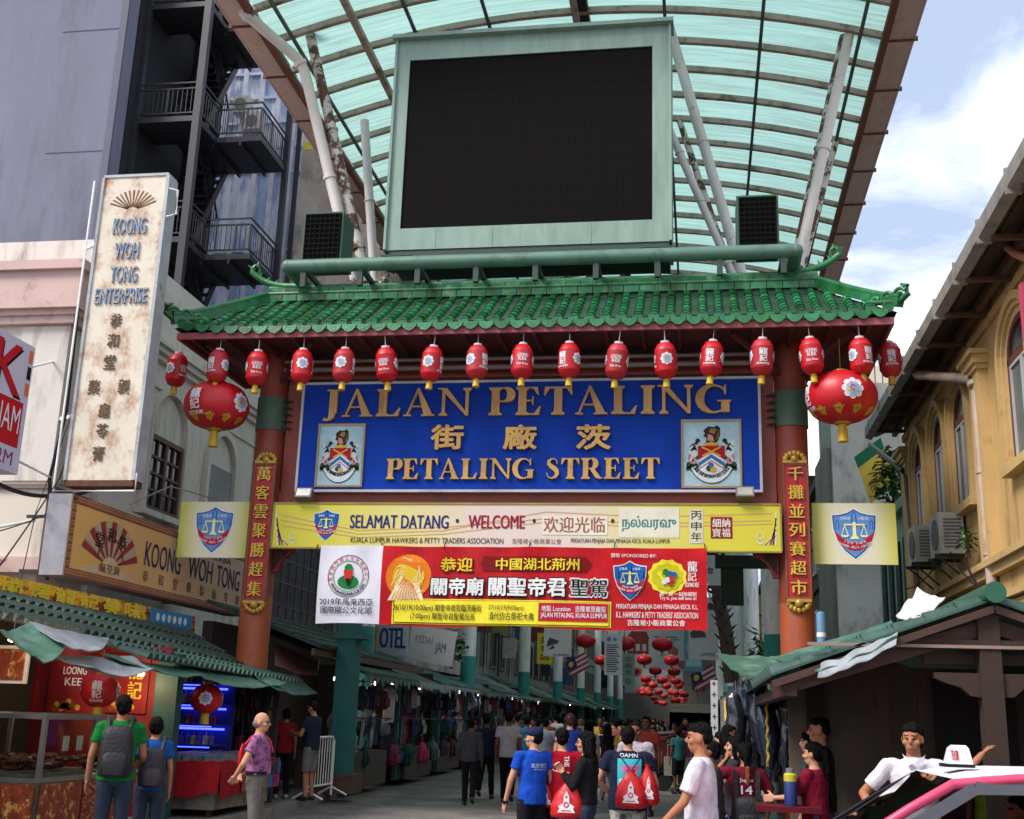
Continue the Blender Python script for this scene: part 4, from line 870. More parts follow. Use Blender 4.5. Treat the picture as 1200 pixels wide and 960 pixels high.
bx(t,'wall',mat('lavender_wall','#9a9db5',.7),(gx0,gx1-.02,36.1,44,5,ZT+.4))
b=B()
for k in range(9): x=gx0+.06+k*(gx1-gx0-.12)/8; b.box(x-.09,x+.09,35.95,36.1,5,ZT)
for z in (9.5,13.2,17.2,20.2,21.2,22.2,23.2,24.2): b.box(gx0,gx1,35.97,36.09,z-.05,z+.05)
b.link('mullion_frame',gw,t); bx(t,'window',bg_,(gx0,gx1,36.05,36.085,5,ZT))
for x,z in ((-16.2,22.4),(-15.7,21.7)):
    u=thing('air_conditioner','white air conditioner unit on the blue glass building, '+('upper' if z>22 else 'lower')+' one behind the fire escape railing','air conditioner',(x,35.6,z),'air conditioners on the glass building'); bx(u,"casing",mat("ac_far_white","#c3c0b8",.5,.1,3),(x-.3,x+.3,35.5,35.94,z,z+.65)); q=B(); q.cyl((x-.03,35.49,z+.33),(x-.03,35.47,z+.33),.22,n=18); q.link('fan_grille',mat('ac_grille','#6b6a68',.6),u)
t=building('concrete_building','stained bare concrete end wall with a white band at its top beside the canopy gutter',(-11,34,0))
conc=mat('raw_concrete','#b3a79c',.9,.16,.9,c2='#75695f',lo=.48,hi=.72,s2=1.3,stretch=(1,1,.7),bump=.3,bs=12)
bx(t,'wall',conc,(-13.35,-8.5,34.5,44,3,20.15)); bx(t,'wall',mat('band_white','#cfcfd4',.8,.06),(-13.35,-8.5,34.52,44,20.15,23)); bx(t,'sign_patch',mat('band_yellow','#d6c44a',.7),(-13.3,-12.2,34.48,34.515,20.2,20.5))
u=bx(t,'downpipe',MC['black_steel'],(-13.5,-13.38,34.3,34.46,6,22))
for k in range(5): bx(t,'vent_box',MC['ac_white'] if 'ac_white' in MC else conc,(-13.75,-13.5,34.2,34.4,12.6+k*.36,12.85+k*.36)) if k!=2 else None
t=building('purple_building','distant lavender building with orange framed windows seen under the canopy edge',(-14,60,0))
bx(t,'wall',mat('lavender_far','#7d7aa8',.7),(-22,-14.3,58,70,4,24)); 
b=B()
for k in range(5): b.bar((-14.25,58.2+k*2.4,12),(-14.25,58.2+k*2.4,24),.25); 
for k in range(4): b.bar((-14.25,58,13+k*3),(-14.25,70,13+k*3),.25)
b.link('beam_frame',mat('orange_beam','#a86a58',.6),t); b=B()
for k in range(4):
    for j in range(3): b.box(-14.295,-14.28,58.6+k*2.4,60.2+k*2.4,13.5+j*3,15.5+j*3)
b.link('window',glassd,t)
# far facades along the street
def facade(side,y0,y1,h,m,label,nw,wm=None,z0=3.6,name='shophouse_row'):
    X=-11 if side<0 else 4.6; s_=1 if side<0 else -1
    t=building(name,label,(X,(y0+y1)/2,0)); xa,xb=(X-8,X) if side<0 else (X,X+8)
    bx(t,'wall',m,(xa,xb,y0,y1,0,h)); bx(t,'cornice',m,(min(X,X+s_*.25),max(X,X+s_*.25),y0,y1,h-.5,h-.2),(min(X,X+s_*.12),max(X,X+s_*.12),y0,y1,6.8,7.0))
    for k in range(nw):
        yc=y0+(k+.5)*(y1-y0)/nw; hw=.28*(y1-y0)/nw
        for z in (z0+.6,z0+4.0):
            if z+1.9>h: continue
            f_=bx(t,'window',wm or offw,(min(X,X+s_*.08),max(X,X+s_*.08),yc-hw-.1,yc+hw+.1,z-.1,z),(min(X,X+s_*.06),max(X,X+s_*.06),yc-hw-.1,yc-hw,z,z+1.8),(min(X,X+s_*.06),max(X,X+s_*.06),yc+hw,yc+hw+.1,z,z+1.8),(min(X,X+s_*.06),max(X,X+s_*.06),yc-hw-.1,yc+hw+.1,z+1.8,z+1.9),(min(X,X+s_*.05),max(X,X+s_*.05),yc-.04,yc+.04,z,z+1.8))
            bx(f_,'pane',glassd,(min(X-s_*.02,X+s_*.015),max(X-s_*.02,X+s_*.015),yc-hw,yc+hw,z,z+1.8))
    return t
fm=[mat('facade_grey','#7d7670',.85,.12,.8,c2='#5d5650',lo=.5,hi=.75,s2=.9),mat('facade_dirty_white','#948d85',.85,.1,.8,c2='#6a635c',lo=.5,hi=.75,s2=.8),mat('facade_brown','#6f5f55',.85,.12,.8,c2='#453a34',lo=.5,hi=.75),mat('facade_tealgrey','#7f8c88',.85,.1,.8,c2='#4e5653',lo=.5,hi=.75)]
for i,(a_,b_,h) in enumerate(((36.6,44,12),(44,52,11),(52,61,13),(61,72,12),(72,86,14),(86,104,12),(104,128,13))):
    facade(-1,a_,b_,h,fm[(i+1)%4],wm=[mat('frame_dull','#6f6b66',.6,.15,4),mat('frame_dark','#413b37',.6,.15,4),mat('frame_tan','#7d7060',.6,.15,4)][i%3],label='%s shophouse front on the hotel sign side, %s'%(['dirty white','brown','teal grey','grey'][i%4],['next to the steel lattice','second from the lattice','third from the lattice','fourth from the lattice','fifth from the lattice','sixth from the lattice','at the far end'][i]),nw=max(2,int((b_-a_)/2.6)))
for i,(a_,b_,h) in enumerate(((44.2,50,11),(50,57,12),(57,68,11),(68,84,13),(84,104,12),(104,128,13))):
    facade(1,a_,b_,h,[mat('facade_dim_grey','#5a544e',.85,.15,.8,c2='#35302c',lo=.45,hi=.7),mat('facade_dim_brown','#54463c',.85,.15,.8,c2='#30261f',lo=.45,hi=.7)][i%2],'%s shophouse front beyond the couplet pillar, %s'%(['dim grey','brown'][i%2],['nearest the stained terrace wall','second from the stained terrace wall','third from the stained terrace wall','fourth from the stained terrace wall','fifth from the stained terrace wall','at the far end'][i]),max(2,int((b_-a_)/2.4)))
t=building('end_building','pale building closing the far end of the covered street',(-3,132,0)); bx(t,'wall',mat('end_pale','#5f5a56',.85,.2,.3),(-22,18,131,140,0,15))
for k in range(9):
    for j in range(3): bx(t,'window',glassd,(-14+k*2.6,-12.6+k*2.6,130.96,131,5+j*3.2,6.8+j*3.2))
# ================================================ BUILDINGS, yellow shophouse side
yel=mat('ochre_plaster','#c4a066',.85,.12,.8,c2='#6f5436',lo=.50,hi=.74,s2=2.6,stretch=(1,1,.22),bump=.2,bs=18)
yel2=mat('ochre_trim','#c4a36c',.8,.12,1,c2='#755a3a',lo=.55,hi=.78,s2=2)
XW=4.6
ys=building('yellow_shophouse','ochre yellow shophouse with arched windows under a deep dark eave',(6,19,0))
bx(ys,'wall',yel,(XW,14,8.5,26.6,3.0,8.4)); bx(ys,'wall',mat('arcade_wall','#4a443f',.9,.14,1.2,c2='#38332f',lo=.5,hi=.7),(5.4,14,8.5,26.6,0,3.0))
bx(ys,'cornice',yel2,(XW-.12,XW,8.5,26.6,4.0,4.14),(XW-.2,XW,8.5,26.6,4.14,4.24),(XW-.08,XW,8.5,26.6,3.6,3.7),(XW-.1,XW,8.5,26.6,3.1,3.25))
bx(ys,'wall_band',yel2,(XW-.06,XW,8.5,26.6,7.9,8.05))
for yc in (19.15,14.6,26.1):
    bx(ys,'pilaster',yel2,(XW-.16,XW,yc-.32,yc+.32,4.24,7.3)); bx(ys,'capital',yel2,(XW-.2,XW,yc-.38,yc+.38,7.3,7.38),(XW-.24,XW,yc-.44,yc+.44,7.38,7.52),(XW-.3,XW,yc-.5,yc+.5,7.52,7.6))
maroon=mat('maroon_frame','#6a3434',.6,.15,4); sash=mat('sash_white','#b5b3b4',.5,.08,4); gl2=mat('window_glass','#4a5456',.06,.25,1.2,c2='#26302f',lo=.45,hi=.6,s2=1,spec=.7)
def arch_window(yc,hw,z0,zs,zt):
    n=14; b=B(); X=XW
    def arcp(o): return [(yc+(hw+o)*cos(PI*k/n),zs+(zt-zs+o)*sin(PI*k/n)) for k in range(n+1)]
    for o0,o1,d in ((.0,.10,.05),(.10,.17,.10),(.17,.30,.15)):
        i_,o_=arcp(o0),arcp(o1)
        for k in range(n): b.hexa([(X,*i_[k]),(X,*o_[k]),(X,*o_[k+1]),(X,*i_[k+1]),(X-d,*i_[k]),(X-d,*o_[k]),(X-d,*o_[k+1]),(X-d,*i_[k+1])])
        for s_ in (-1,1): b.box(X-d,X,min(yc+s_*(hw+o0),yc+s_*(hw+o1)),max(yc+s_*(hw+o0),yc+s_*(hw+o1)),z0,zs)
    b.box(X-.18,X,yc-hw-.3,yc+hw+.3,z0-.14,z0)
    w_=b.link('window',yel2,ys)
    f=B(); i_=arcp(0); o_=arcp(-.08)
    for k in range(n): f.hexa([(X,*o_[k]),(X,*i_[k]),(X,*i_[k+1]),(X,*o_[k+1]),(X-.045,*o_[k]),(X-.045,*i_[k]),(X-.045,*i_[k+1]),(X-.045,*o_[k+1])])
    f.box(X-.045,X,yc-hw+.0,yc+hw,zs-.05,zs+.05)
    for s_ in (-1,1): f.box(X-.045,X,min(yc+s_*hw,yc+s_*(hw-.07)),max(yc+s_*hw,yc+s_*(hw-.07)),z0,zs)
    f.link('frame',maroon,w_)
    s_=B()
    for ya,yb in ((yc-hw+.08,yc-.015),(yc+.015,yc+hw-.08)):
        for q in ((ya,yb,z0+.0,z0+.05),(ya,yb,zs-.1,zs-.05),(ya,ya+.05,z0+.05,zs-.1),(yb-.05,yb,z0+.05,zs-.1)): s_.box(X-.04,X-.01,*q)
    s_.link('sash',sash,w_)
    g=B(); g.add([(X-.012,y,z) for y,z in [(yc-hw+.02,z0),(yc-hw+.02,zs)][:1]+[(yc+hw-.02,z0)][:1]+arcp(-.02)],[tuple(range(n+3))][:1] and [tuple([0]+list(range(n+2,1,-1))+[1])]); g.link('pane',gl2,w_)
for yc,hw in ((16.75,.72),(20.75,.56),(22.65,.54),(24.75,.54),(12.9,.72)): arch_window(yc,hw,5.42,6.95,7.5)
# eave
b=B(); b.quad((3.95,8.3,8.28),(3.95,26.9,8.22),(14,26.9,12.3),(14,8.3,12.36)); b.quad((3.95,26.9,8.10),(3.95,8.3,8.16),(14,8.3,12.2),(14,26.9,12.2)); b.link('roof',[mat('eave_sheet','#6e645e',.7,.2,3,stretch=(1,6,1))],ys)
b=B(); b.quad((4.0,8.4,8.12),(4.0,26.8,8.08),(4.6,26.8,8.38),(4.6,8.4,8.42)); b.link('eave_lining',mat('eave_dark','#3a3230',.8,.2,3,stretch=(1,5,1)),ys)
b=B(); y=9
while y<26.7: b.box(3.9,4.6,y,y+.08,8.02,8.09); y+=1.55
b.bar((4.4,8.5,8.16),(4.4,26.7,8.14),.1,.14); b.link('rafter',wood,ys)
gut=mat('gutter_grey','#8f8783',.45,.15,2,c2='#5d534e',lo=.5,hi=.72,s2=3); b=B(); b.hexa([(3.78,8.3,8.16),(3.92,8.3,8.10),(3.92,26.9,8.04),(3.78,26.9,8.10),(3.78,8.3,8.38),(3.95,8.3,8.38),(3.95,26.9,8.32),(3.78,26.9,8.32)])
y=9.2
while y<26.8: b.box(3.765,3.96,y,y+.05,8.05,8.4); y+=1.55
b.link('gutter',gut,ys)
cream2=mat('beige_pipe','#b9a493',.5,.08,2,c2='#8a6f5e',lo=.5,hi=.7)
t=pipe('drainpipe',[(4.0,21.6,8.15),(4.02,21.5,8.0),(4.45,19.25,7.25),(4.48,19.15,7.0),(4.5,19.1,2.6)],.085,cream2,'cream drainpipe elbowing from the eave gutter down the yellow shophouse wall','drainpipe',clips=(2.4,3.3,3.6))
pk=mat('pink_pipe','#b57a6c',.5,.1,3)
pipe('drainpipe',[at(1020,522,X=4.2),at(1030,530,X=4.25),at(1058,552,X=4.4),at(1062,560,X=4.45),(4.48,24.9,2.6)],.06,mat('black_pipe','#4a4440',.5),'thin dark pipe bending under the far end of the yellow eave','drainpipe')
pipe('drainpipe',[at(1180,275,X=4.3),at(1181,290,X=4.3),at(1189,297,X=4.35),at(1206,304,X=4.5)],.06,pk,'short pink pipe poking from under the eave near the frame edge','drainpipe')
acw=mat('ac_white','#b9b4aa',.5,.1,3,c2='#8a8378',lo=.55,hi=.75)
for i,(px0,px1,pt,pb,lab) in enumerate(((1093,1123,592,642,'nearer'),(1066,1094,605,656,'farther'))):
    p=at(px0,pb,X=3.95); q=at(px1,pb,X=3.95); ya,yb=min(p.y,q.y),max(p.y,q.y); zt=at(px0,pt,X=3.95).z; z0=at(px0,pb,X=3.95).z
    ya=(21.0,23.3)[i]; yb=ya+.85; z0=(4.62,4.78)[i]; zt=z0+.72
    u=thing('air_conditioner','boxy off white air conditioner on the yellow shophouse wall, the '+lab+' of the two','air conditioner',(4.2,ya,z0),'air conditioners on the yellow shophouse')
    bx(u,'casing',acw,(4.12,XW-.06,ya,yb,z0,zt)); q=B(); q.cyl((4.118,(ya+yb)/2-.1,z0+.36),(4.10,(ya+yb)/2-.1,z0+.36),.27,n=20); q.link('fan_grille',mat('ac_grille','#6b6a68',.6),u)
    q=B()
    for k in range(9): q.box(4.2,4.5,ya-.012,ya,z0+.1+k*.06,z0+.13+k*.06)
    q.link('vent_slat',MC['ac_grille'],u); q=B()
    for yy in (ya+.1,yb-.1): q.box(4.05,XW,yy-.02,yy+.02,z0-.06,z0); q.bar((4.1,yy,z0-.04),(XW,yy,z0-.5),.03)
    q.link('wall_bracket',MC['black_steel'],u)
u=thing('wall_sign','edge of a pink and red sign board high on the yellow wall','sign',(4.4,15.8,6)); p=at(1193,335,X=4.2); q=at(1197,402,X=4.2); bx(u,'panel',mat('sign_pink','#c04a68',.5),(4.2,4.6,p.y-.12,p.y,q.z,p.z)); bx(u,'panel',mat('sign_orange','#d89a3a',.5),(4.2,4.6,p.y-.12,p.y,q.z-.55,q.z-.01))
# buildings past the yellow shophouse
t=building('teal_shophouse','pale teal shophouse front with tall dark shutters past the yellow shophouse',(6,30,0)); tl=mat('teal_plaster','#8fb5ab',.85,.1,.8,c2='#5f7d76',lo=.5,hi=.75,s2=1.2)
bx(t,'wall',tl,(4.65,12,26.7,31.5,0,6.9)); bx(t,'cornice',tl,(4.5,4.65,26.7,31.5,6.5,6.75))
for k in range(4): y=27.1+k*1.1; bx(t,'shutter',mat('shutter_dark','#2b2628',.7,.15,8),(4.6,4.655,y,y+.55,2.9,5.9))
t=building('terrace_building','rain stained white wall with a black railing on top seen beside the oval lantern',(6,37,0)); stn=mat('stained_white','#b3b0aa',.9,.08,.8,c2='#4c4a46',lo=.50,hi=.70,s2=.9,stretch=(1,1,.6))
bx(t,'wall',stn,(4.5,14,40,44,0,13.2)); b=B()
for k in range(22): b.box(4.55+k*.25,4.58+k*.25,40.03,40.06,13.2,14.1)
b.box(4.5,10.2,40.02,40.07,14.1,14.17); b.link('railing',MC['black_steel'],t); bx(t,'roof_block',mat('cream_block','#c9bcae',.85,.06),(5.6,14,43,50,13.2,at(1030,428,Y=43).z)); bx(t,'side_wall',fm[1],(4.3,4.5,40.4,44,0,11))
bx(t,'canopy_slab',mat('red_roof','#6d4038',.7),(4.5,7.0,38.2,40,8.2,8.4))
u=thing('banner_sign','slanted yellow banner with green edge and red characters behind the yellow shophouse corner','banner',(4.4,31,6)); b=B(); pn=Pan(b,at(1020,590,Y=30),(.8,0,.6),(-.28,0,.96),lay=.004)
pn.rect(0,0,.85,1.25,0,0); pn.rect(0,.95,.85,1.25,1,1)
for k,ch in enumerate('招財進'): pn.text(ch,.12+.22*k,.2+.1*k,2,w=.2,h=.3,l=1)
b.link('sheet',[mat('banner_yellow','#d6b73c',.6),ink('#1f6b46'),ink('#9c2a2c')],u)
# ================================================ SIGNS ON THE FIRE-ESCAPE SIDE
rustw=mat('rusted_white_sheet','#d6cab8',.6,.06,2,c2='#9c6238',lo=.47,hi=.70,s2=3.4,stretch=(1,1,.75),bump=.15,bs=12)
t=thing('vertical_sign','tall rust streaked white sign with faded blue letters and peeling characters under the fire escape','sign',(-9.8,17.55,5.2))
VX0,VX1,VZ0,VZ1,VY=-10.45,-9.22,5.22,10.72,17.55
bx(t,'box',[rustw],(VX0,VX1,VY,VY+.3,VZ0,VZ1)); 
b=B()
for q in ((VX0-.02,VX0+.03),(VX1-.03,VX1+.03)): b.box(q[0],q[1],VY-.03,VY+.31,VZ0,VZ1)
b.box(VX0,VX1,VY-.02,VY+.31,VZ1,VZ1+.05); b.link('edge_frame',mat('edge_lead','#a9adb2',.5,.15,3,c2='#8a6a50',lo=.55,hi=.7),t); bx(t,'base',mat('rust_brown','#5d3a2a',.9,.25,8),(VX0,VX1,VY-.01,VY+.31,VZ0-.1,VZ0))
b=B(); b.tube([(VX0-.12,VY-.1,VZ1-.1),(VX0-.12,VY-.1,VZ0-.2),(VX1+.1,VY-.1,VZ0-.2),(VX1+.1,VY-.1,VZ0+.1)],.02,6); b.tube([(VX1+.02,VY,VZ1-.25),(VX1+.2,VY,VZ1-.3),(VX1+.22,VY,VZ1-.75),(VX1+.02,VY,VZ1-.8)],.02,6); b.bar((VX0,VY+.2,9.6),(-11.0,18.1,9.6),.06); b.bar((VX0,VY+.2,6.4),(-11.1,18.1,6.4),.06); b.link('bracket_rod',offw,t)
fade=mat('faded_blue','#6f87a6',.7,.25,8,c2='#b5a898',lo=.48,hi=.6,s2=9); peel=mat('peeled_brown','#6a5238',.8,.3,10,c2='#c9bfb2',lo=.58,hi=.66,s2=12)
b=B(); pn=panY(b,VX0,VY,VZ0); H_=VZ1-VZ0; W2=VX1-VX0
for s_,zc,wd,hh in (('KOONG',.80,.50,.055),('WOH',.715,.36,.055),('TONG',.635,.40,.055),('ENTERPRISE',.565,.78,.05)): pn.text(s_,W2/2,H_*zc,0,w=W2*wd,h=H_*hh,bold=.02,al='c',ext=.03)
for ch,u,v in (('恭',.47,.485),('和',.46,.42),('堂',.45,.35),('藥',.26,.27),('製',.70,.27),('龜',.46,.195),('苓',.46,.13),('膏',.45,.06)): pn.text(ch,W2*u,H_*v,1,w=.2,h=.25,bold=.02,al='c',ext=.02)
for k in range(13):
    a=PI*(.12+.76*k/12); c=V((W2*.5,H_*.885)); pn.line([(c.x+.10*cos(a),c.y+.05*sin(a)),(c.x+.46*cos(a),c.y+.38*sin(a))],.022,2 if k%2 else 1); pn.line([(c.x+.10*cos(a+.06),c.y+.05*sin(a)),(c.x+.46*cos(a+.05),c.y+.38*sin(a+.05))],.012,1)
b.link('lettering',[fade,peel,mat('rust_orange','#a8703c',.8,.2,8)],t)
# KOONG WOH TONG
t=thing('shop_sign','long orange shop sign with a meander border, a red fan and dark blue letters','sign',(-9.6,20,3.5))
KX,KY0,KY1,KZ0,KZ1=-9.6,16.42,23.75,3.52,4.78
bx(t,'box',mat('sign_lead','#9c9aa0',.5,.15,2,c2='#7a7478',lo=.5,hi=.7),(KX-.4,KX-.01,KY0,KY1,KZ0,KZ1))
bx(t,'panel',gradmat('sign_tan',[(0,'#e0b060'),(.45,'#dca86c'),(1,'#c2a088')],'Y',KY0,KY1),(KX-.01,KX,KY0+.02,KY1,KZ0,KZ1))  # tan gradient print; its duller far end has canopy shade put in
b=B(); pn=panX(b,KX,KY0+.02,KZ0,lay=.004); w,h=KY1-KY0-.02,KZ1-KZ0; bd=.13
pn.frame(0,0,w,h,bd,0,1); 
def meander(x,y,dx,dy):
    s_=.10; o=lambda a,c:(x+(a*dx+c*-dy)*s_ if True else 0, y+(a*dy+c*dx)*s_)
    pn.line([o(-.42,-.4),o(-.42,.38),o(.42,.38),o(.42,-.2),o(-.05,-.2),o(-.05,.1)],.016,1,2)
n=int(w/.125)
for k in range(n): meander(.065+k*.125,bd/2,1,0); meander(.065+k*.125,h-bd/2,1,0)
for k in range(1,int(h/.125)): meander(bd/2,.065+k*.125,1,0); meander(w-bd/2,.065+k*.125,1,0)
fc=(1.35,.30)
pn.poly([(.35+1.9*k/14,.14+.16*sin(PI*k/14)) for k in range(15)],2,1)
for k in range(13):
    a0,a1=PI*(.08+.84*k/13),PI*(.08+.84*(k+.82)/13); pn.poly([(fc[0]+.2*cos(a0),fc[1]+.12*sin(a0)),(fc[0]+.98*cos(a0),fc[1]+.74*sin(a0)),(fc[0]+.98*cos(a1),fc[1]+.74*sin(a1)),(fc[0]+.2*cos(a1),fc[1]+.12*sin(a1))],3 if k%2==0 else 4,2)
for ch,a in (('堂',130),('和',95),('恭',60)): pn.text(ch,fc[0]+.66*cos(R(a))-.13,fc[1]+.50*sin(R(a))-.11,5,w=.28,h=.24,l=4,bold=.02)
pn.ring(fc[0],fc[1]+.02,.42,.46,0,4,20,.2,PI-.2); pn.disc(fc[0],fc[1]+.02,.26,2,4,ry=.13); pn.text('龜苓膏',fc[0]-.35,.19,6,w=.7,h=.14,l=5,bold=.012)
pn.text('MENJUAL HERBA',3.75,.93,7,w=2.6,h=.16,l=2,bold=.0); pn.text('KOONG',2.55,.48,7,w=1.45,h=.43,l=2,bold=.012); pn.text('WOH',4.35,.48,7,w=1.12,h=.43,l=2,bold=.012); pn.text('TONG',5.70,.48,7,w=1.18,h=.42,l=2,bold=.012)
for k,ch in enumerate('恭和堂藥製龜苓膏'): pn.text(ch,2.55+k*.60,.20,6,w=.2,h=.2,l=2,bold=.01)
b.link('print',[ink('#8a4a44'),ink('#c99a6a'),ink('#d6b894'),ink('#96363e'),ink('#b8a890'),ink('#2c1c1c'),ink('#7a4a34'),ink('#25285c')],t)
b=B()
for y in (17.5,20,22.8): b.bar((-11,y,4.6),(KX-.3,y,4.6),.05); b.bar((-11,y,3.7),(KX-.3,y,3.7),.05)
b.link('bracket_arm',MC['black_steel'],t)
# 24 hour sign
t=thing('shop_sign','white sign with red letter K and blue and red lettering, cut by the frame edge','sign',(-9.3,13,4.7))
KX,KY0,KY1,KZ0,KZ1=-9.3,11.6,14.42,4.66,6.5
bx(t,'box',mat('sign_white','#c9c4d6',.4,.05,2),(KX-.25,KX,KY0,KY1,KZ0,KZ1)); b=B(); pn=panX(b,KX,KY0,KZ0,lay=.004); w,h=KY1-KY0,KZ1-KZ0
pn.text('KK',w-1.57,h*.55,2,w=1.38,h=.70,l=1,bold=.03); pn.text('KK',w-1.61,h*.565,0,w=1.38,h=.70,l=3,bold=.03)
pn.text('24',w-1.5,h*.24,1,w=.74,h=.5,l=1,bold=.04); pn.rect(w-.70,h*.19,w-.10,h*.54,0,1); pn.text('JAM',w-.65,h*.23,3,w=.50,h=.48,l=3,bold=.0)
pn.poly([(w-1.2,h*.05),(w-.72,h*.12),(w-1.2,h*.2)],0,1); pn.text('12M',w-.66,h*.05,4,w=.48,h=.19,l=1)
for k,mi in enumerate((5,2,5)): pn.rect(w-.12,h*(.86-.13*k),w-.03,h*(.96-.13*k),mi,1)
b.link('print',[ink('#c01c28'),ink('#3a34a8'),ink('#1a1420'),ink('#e0dce4'),ink('#8a2c6c'),ink('#d8743a')],t)
b=B(); b.tube([(KX-.1,KY1,6.2),at(62,424,Y=17.97)],.02,6); b.tube([(KX-.1,KY1-.1,4.9),at(60,560,Y=17.97)],.02,6); b.link('bracket_rod',offw,t)
# cables
def cable(pts,r,label,m=None,sag=.25):
    P=[]; pts=[V(p) for p in pts]
    for p,q in zip(pts,pts[1:]):
        for k in range(8): f=k/8; m_=p.lerp(q,f); m_.z-=sag*4*f*(1-f)*min(1,(q-p).length/6); P.append(m_)
    P.append(pts[-1]); b=B(); b.tube(P,r,5); return tag(b.link('overhead_cable',m or K_,None,60),label,'cable','cables in front of the cream building')
cable([at(-20,556,X=-9.9),at(70,580,X=-10.4),at(112,572,Y=18.6)],.035,'thick black cable sagging across the cream corner building')
cable([at(-20,690,X=-9.0),at(70,560,X=-10.5),at(150,330,Y=18.6)],.012,'thin black wire rising from the awning toward the rusty sign',sag=.05)
cable([at(95,330,Y=17.8),at(78,480,Y=17.8),at(58,560,Y=17.8),at(55,680,Y=17.8)],.03,'bundle of dark cable running down the building corner',sag=.02)
cable([at(-10,625,X=-9.6),at(60,600,X=-10.6),at(100,598,Y=18.4)],.010,'thin loose wire below the thick cable',sag=.05)
cable([at(20,700,X=-9.0),at(42,600,Y=17.7),at(90,470,Y=17.7)],.008,'faint wire crossing the cream wall below the ledge',sag=.02)
cable([at(152,592,X=-9.4),at(200,570,X=-9.2),at(252,586,Y=19.8)],.012,'grey wire from the orange sign to the yellow emblem sign',MC['grey_conduit'],sag=-.05)
cable([at(1130,655,X=4.2),at(1160,700,X=4.0),at(1210,690,X=4.2)],.02,'slack black cable under the cornice of the yellow shophouse')
cable([at(1060,690,X=4.3),at(1110,640,X=4.3),at(1150,690,X=4.2),at(1210,706,X=4.2)],.014,'thin cable looping below the two air conditioners')

# boards, pipes and boxes crowding the upper fronts past the lattice
bc=['#2a2c30','#a8a49c','#8a2c2c','#b09a3a','#3a5a7a','#5a6a5c','#c0b8ae','#4a3a34']; bn=['black','dirty white','dull red','mustard','slate blue','grey green','pale','brown']
for k in range(22):
    y=37+k*2.7+rnd.uniform(-.8,.8); z=rnd.uniform(4.0,6.6); w=rnd.uniform(.5,1.1); h=rnd.uniform(.5,1.4); i=(k*3)%8
    t=thing('projecting_board','%s blank board jutting from the shophouse fronts, %s'%(bn[i],['near the hotel sign','past the first white column','past the second white column','far down the street'][min(3,k//6)]),'sign',(-10.9,y,z),'%s boards jutting over the stalls %d'%(bn[i],min(3,k//6)))
    bx(t,'panel',mat('jut_'+bn[i].replace(' ','_'),bc[i],.6,.12,2,c2='#4a443e',lo=.55,hi=.75),(-10.85,-10.85+w,y,y+.1,z,z+h)); bx(t,'bracket_arm',MC['black_steel'],(-11.0,-10.85+w*.6,y+.03,y+.06,z+h,z+h+.04))
for k in range(8):
    y=38.5+k*4.1; b=B(); b.tube([(-10.9,y,10),(-10.88,y,6),(-10.86,y+.2,5.6),(-10.86,y+.2,3.2)],.06,6); tag(b.link('wall_pipe',MC['beige_pipe'] if k%2 else MC['black_pipe'],None,60),'%s pipe running down the shophouse fronts behind the market awnings'%('beige' if k%2 else 'dark'),'pipe','%s pipes down the shophouse fronts'%('beige' if k%2 else 'dark'))
# ================================================ STALLS
dgt=mat('dark_green_roof_tile','#20382d',.5,.25,3,c2='#16241d',lo=.5,hi=.7,s2=5,bump=.3); tgt=mat('teal_roof_tile','#2f5046',.5,.2,3,c2='#20362f',lo=.5,hi=.7,s2=4)
tarpg=mat('green_tarp','#37604f',.55,.15,2,c2='#6d8378',lo=.5,hi=.72,s2=2.5); tarpw=mat('grey_tarp','#8f959a',.6,.12,2,c2='#5d6468',lo=.5,hi=.72,s2=2.5)
darkp=mat('stall_dark_panel','#2a2523',.85,.2,1.5); tpost=mat('stall_teal_post','#1f5a54',.6,.15,3,c2='#2c3a36',lo=.5,hi=.7)
def drape(b,c,n=10,m=6,sag=.1,mi=0,th=.012,rip=.02,seed=0):
    """a sagging sheet between four corners (given round the outline)"""
    c=[V(p) for p in c]; G=[]
    for i in range(n+1):
        for j in range(m+1):
            u,v=i/n,j/m; p=c[0].lerp(c[1],u).lerp(c[3].lerp(c[2],u),v); p.z+=-sag*4*u*(1-u)*(.35+.65*v)-sag*1.2*v*(1-v)+rip*noise.noise((u*5+seed,v*4,seed)); G.append(p)
    k=len(G); f=[]
    for i in range(n):
        for j in range(m): a=i*(m+1)+j; f.append((a,a+m+1,a+m+2,a+1))
    E=[i*(m+1) for i in range(n+1)]+[n*(m+1)+j for j in range(1,m+1)]+[i*(m+1)+m for i in range(n-1,-1,-1)]+[j for j in range(m-1,0,-1)]
    b.add(G+[p-V((0,0,th)) for p in G],f+[tuple(x+k for x in q[::-1]) for q in f]+[(E[i],E[i]+k,E[(i+1)%len(E)]+k,E[(i+1)%len(E)]) for i in range(len(E))],mi)
def tiles(b,a0,a1,b0,b1,n,r=.06,seg=4,mi=0):
    """tiled slope: eave a0-a1, ridge b0-b1, n rolls made of short overlapping tiles"""
    a0,a1,b0,b1=map(V,(a0,a1,b0,b1)); ex=(a1-a0).normalized()
    for i in range(n):
        u=(i+.5)/n; p,q=a0.lerp(a1,u),b0.lerp(b1,u); d=(q-p); nz=ex.cross(d).normalized(); nz=nz if nz.z>0 else -nz
        for k in range(seg):
            s,e=p+d*(k/seg),p+d*min(1,(k+1.05)/seg)
            b.loft([[s+ex*(r*1.12*cos(PI*j/5))+nz*(r*1.25*sin(PI*j/5)+.012) for j in range(6)],[e+ex*(r*.9*cos(PI*j/5))+nz*(r*.95*sin(PI*j/5)) for j in range(6)]],mi,True,True)
    b.hexa([a0,a1,b1,b0]+[p+V((0,0,.02)) for p in (a0,a1,b1,b0)],mi)
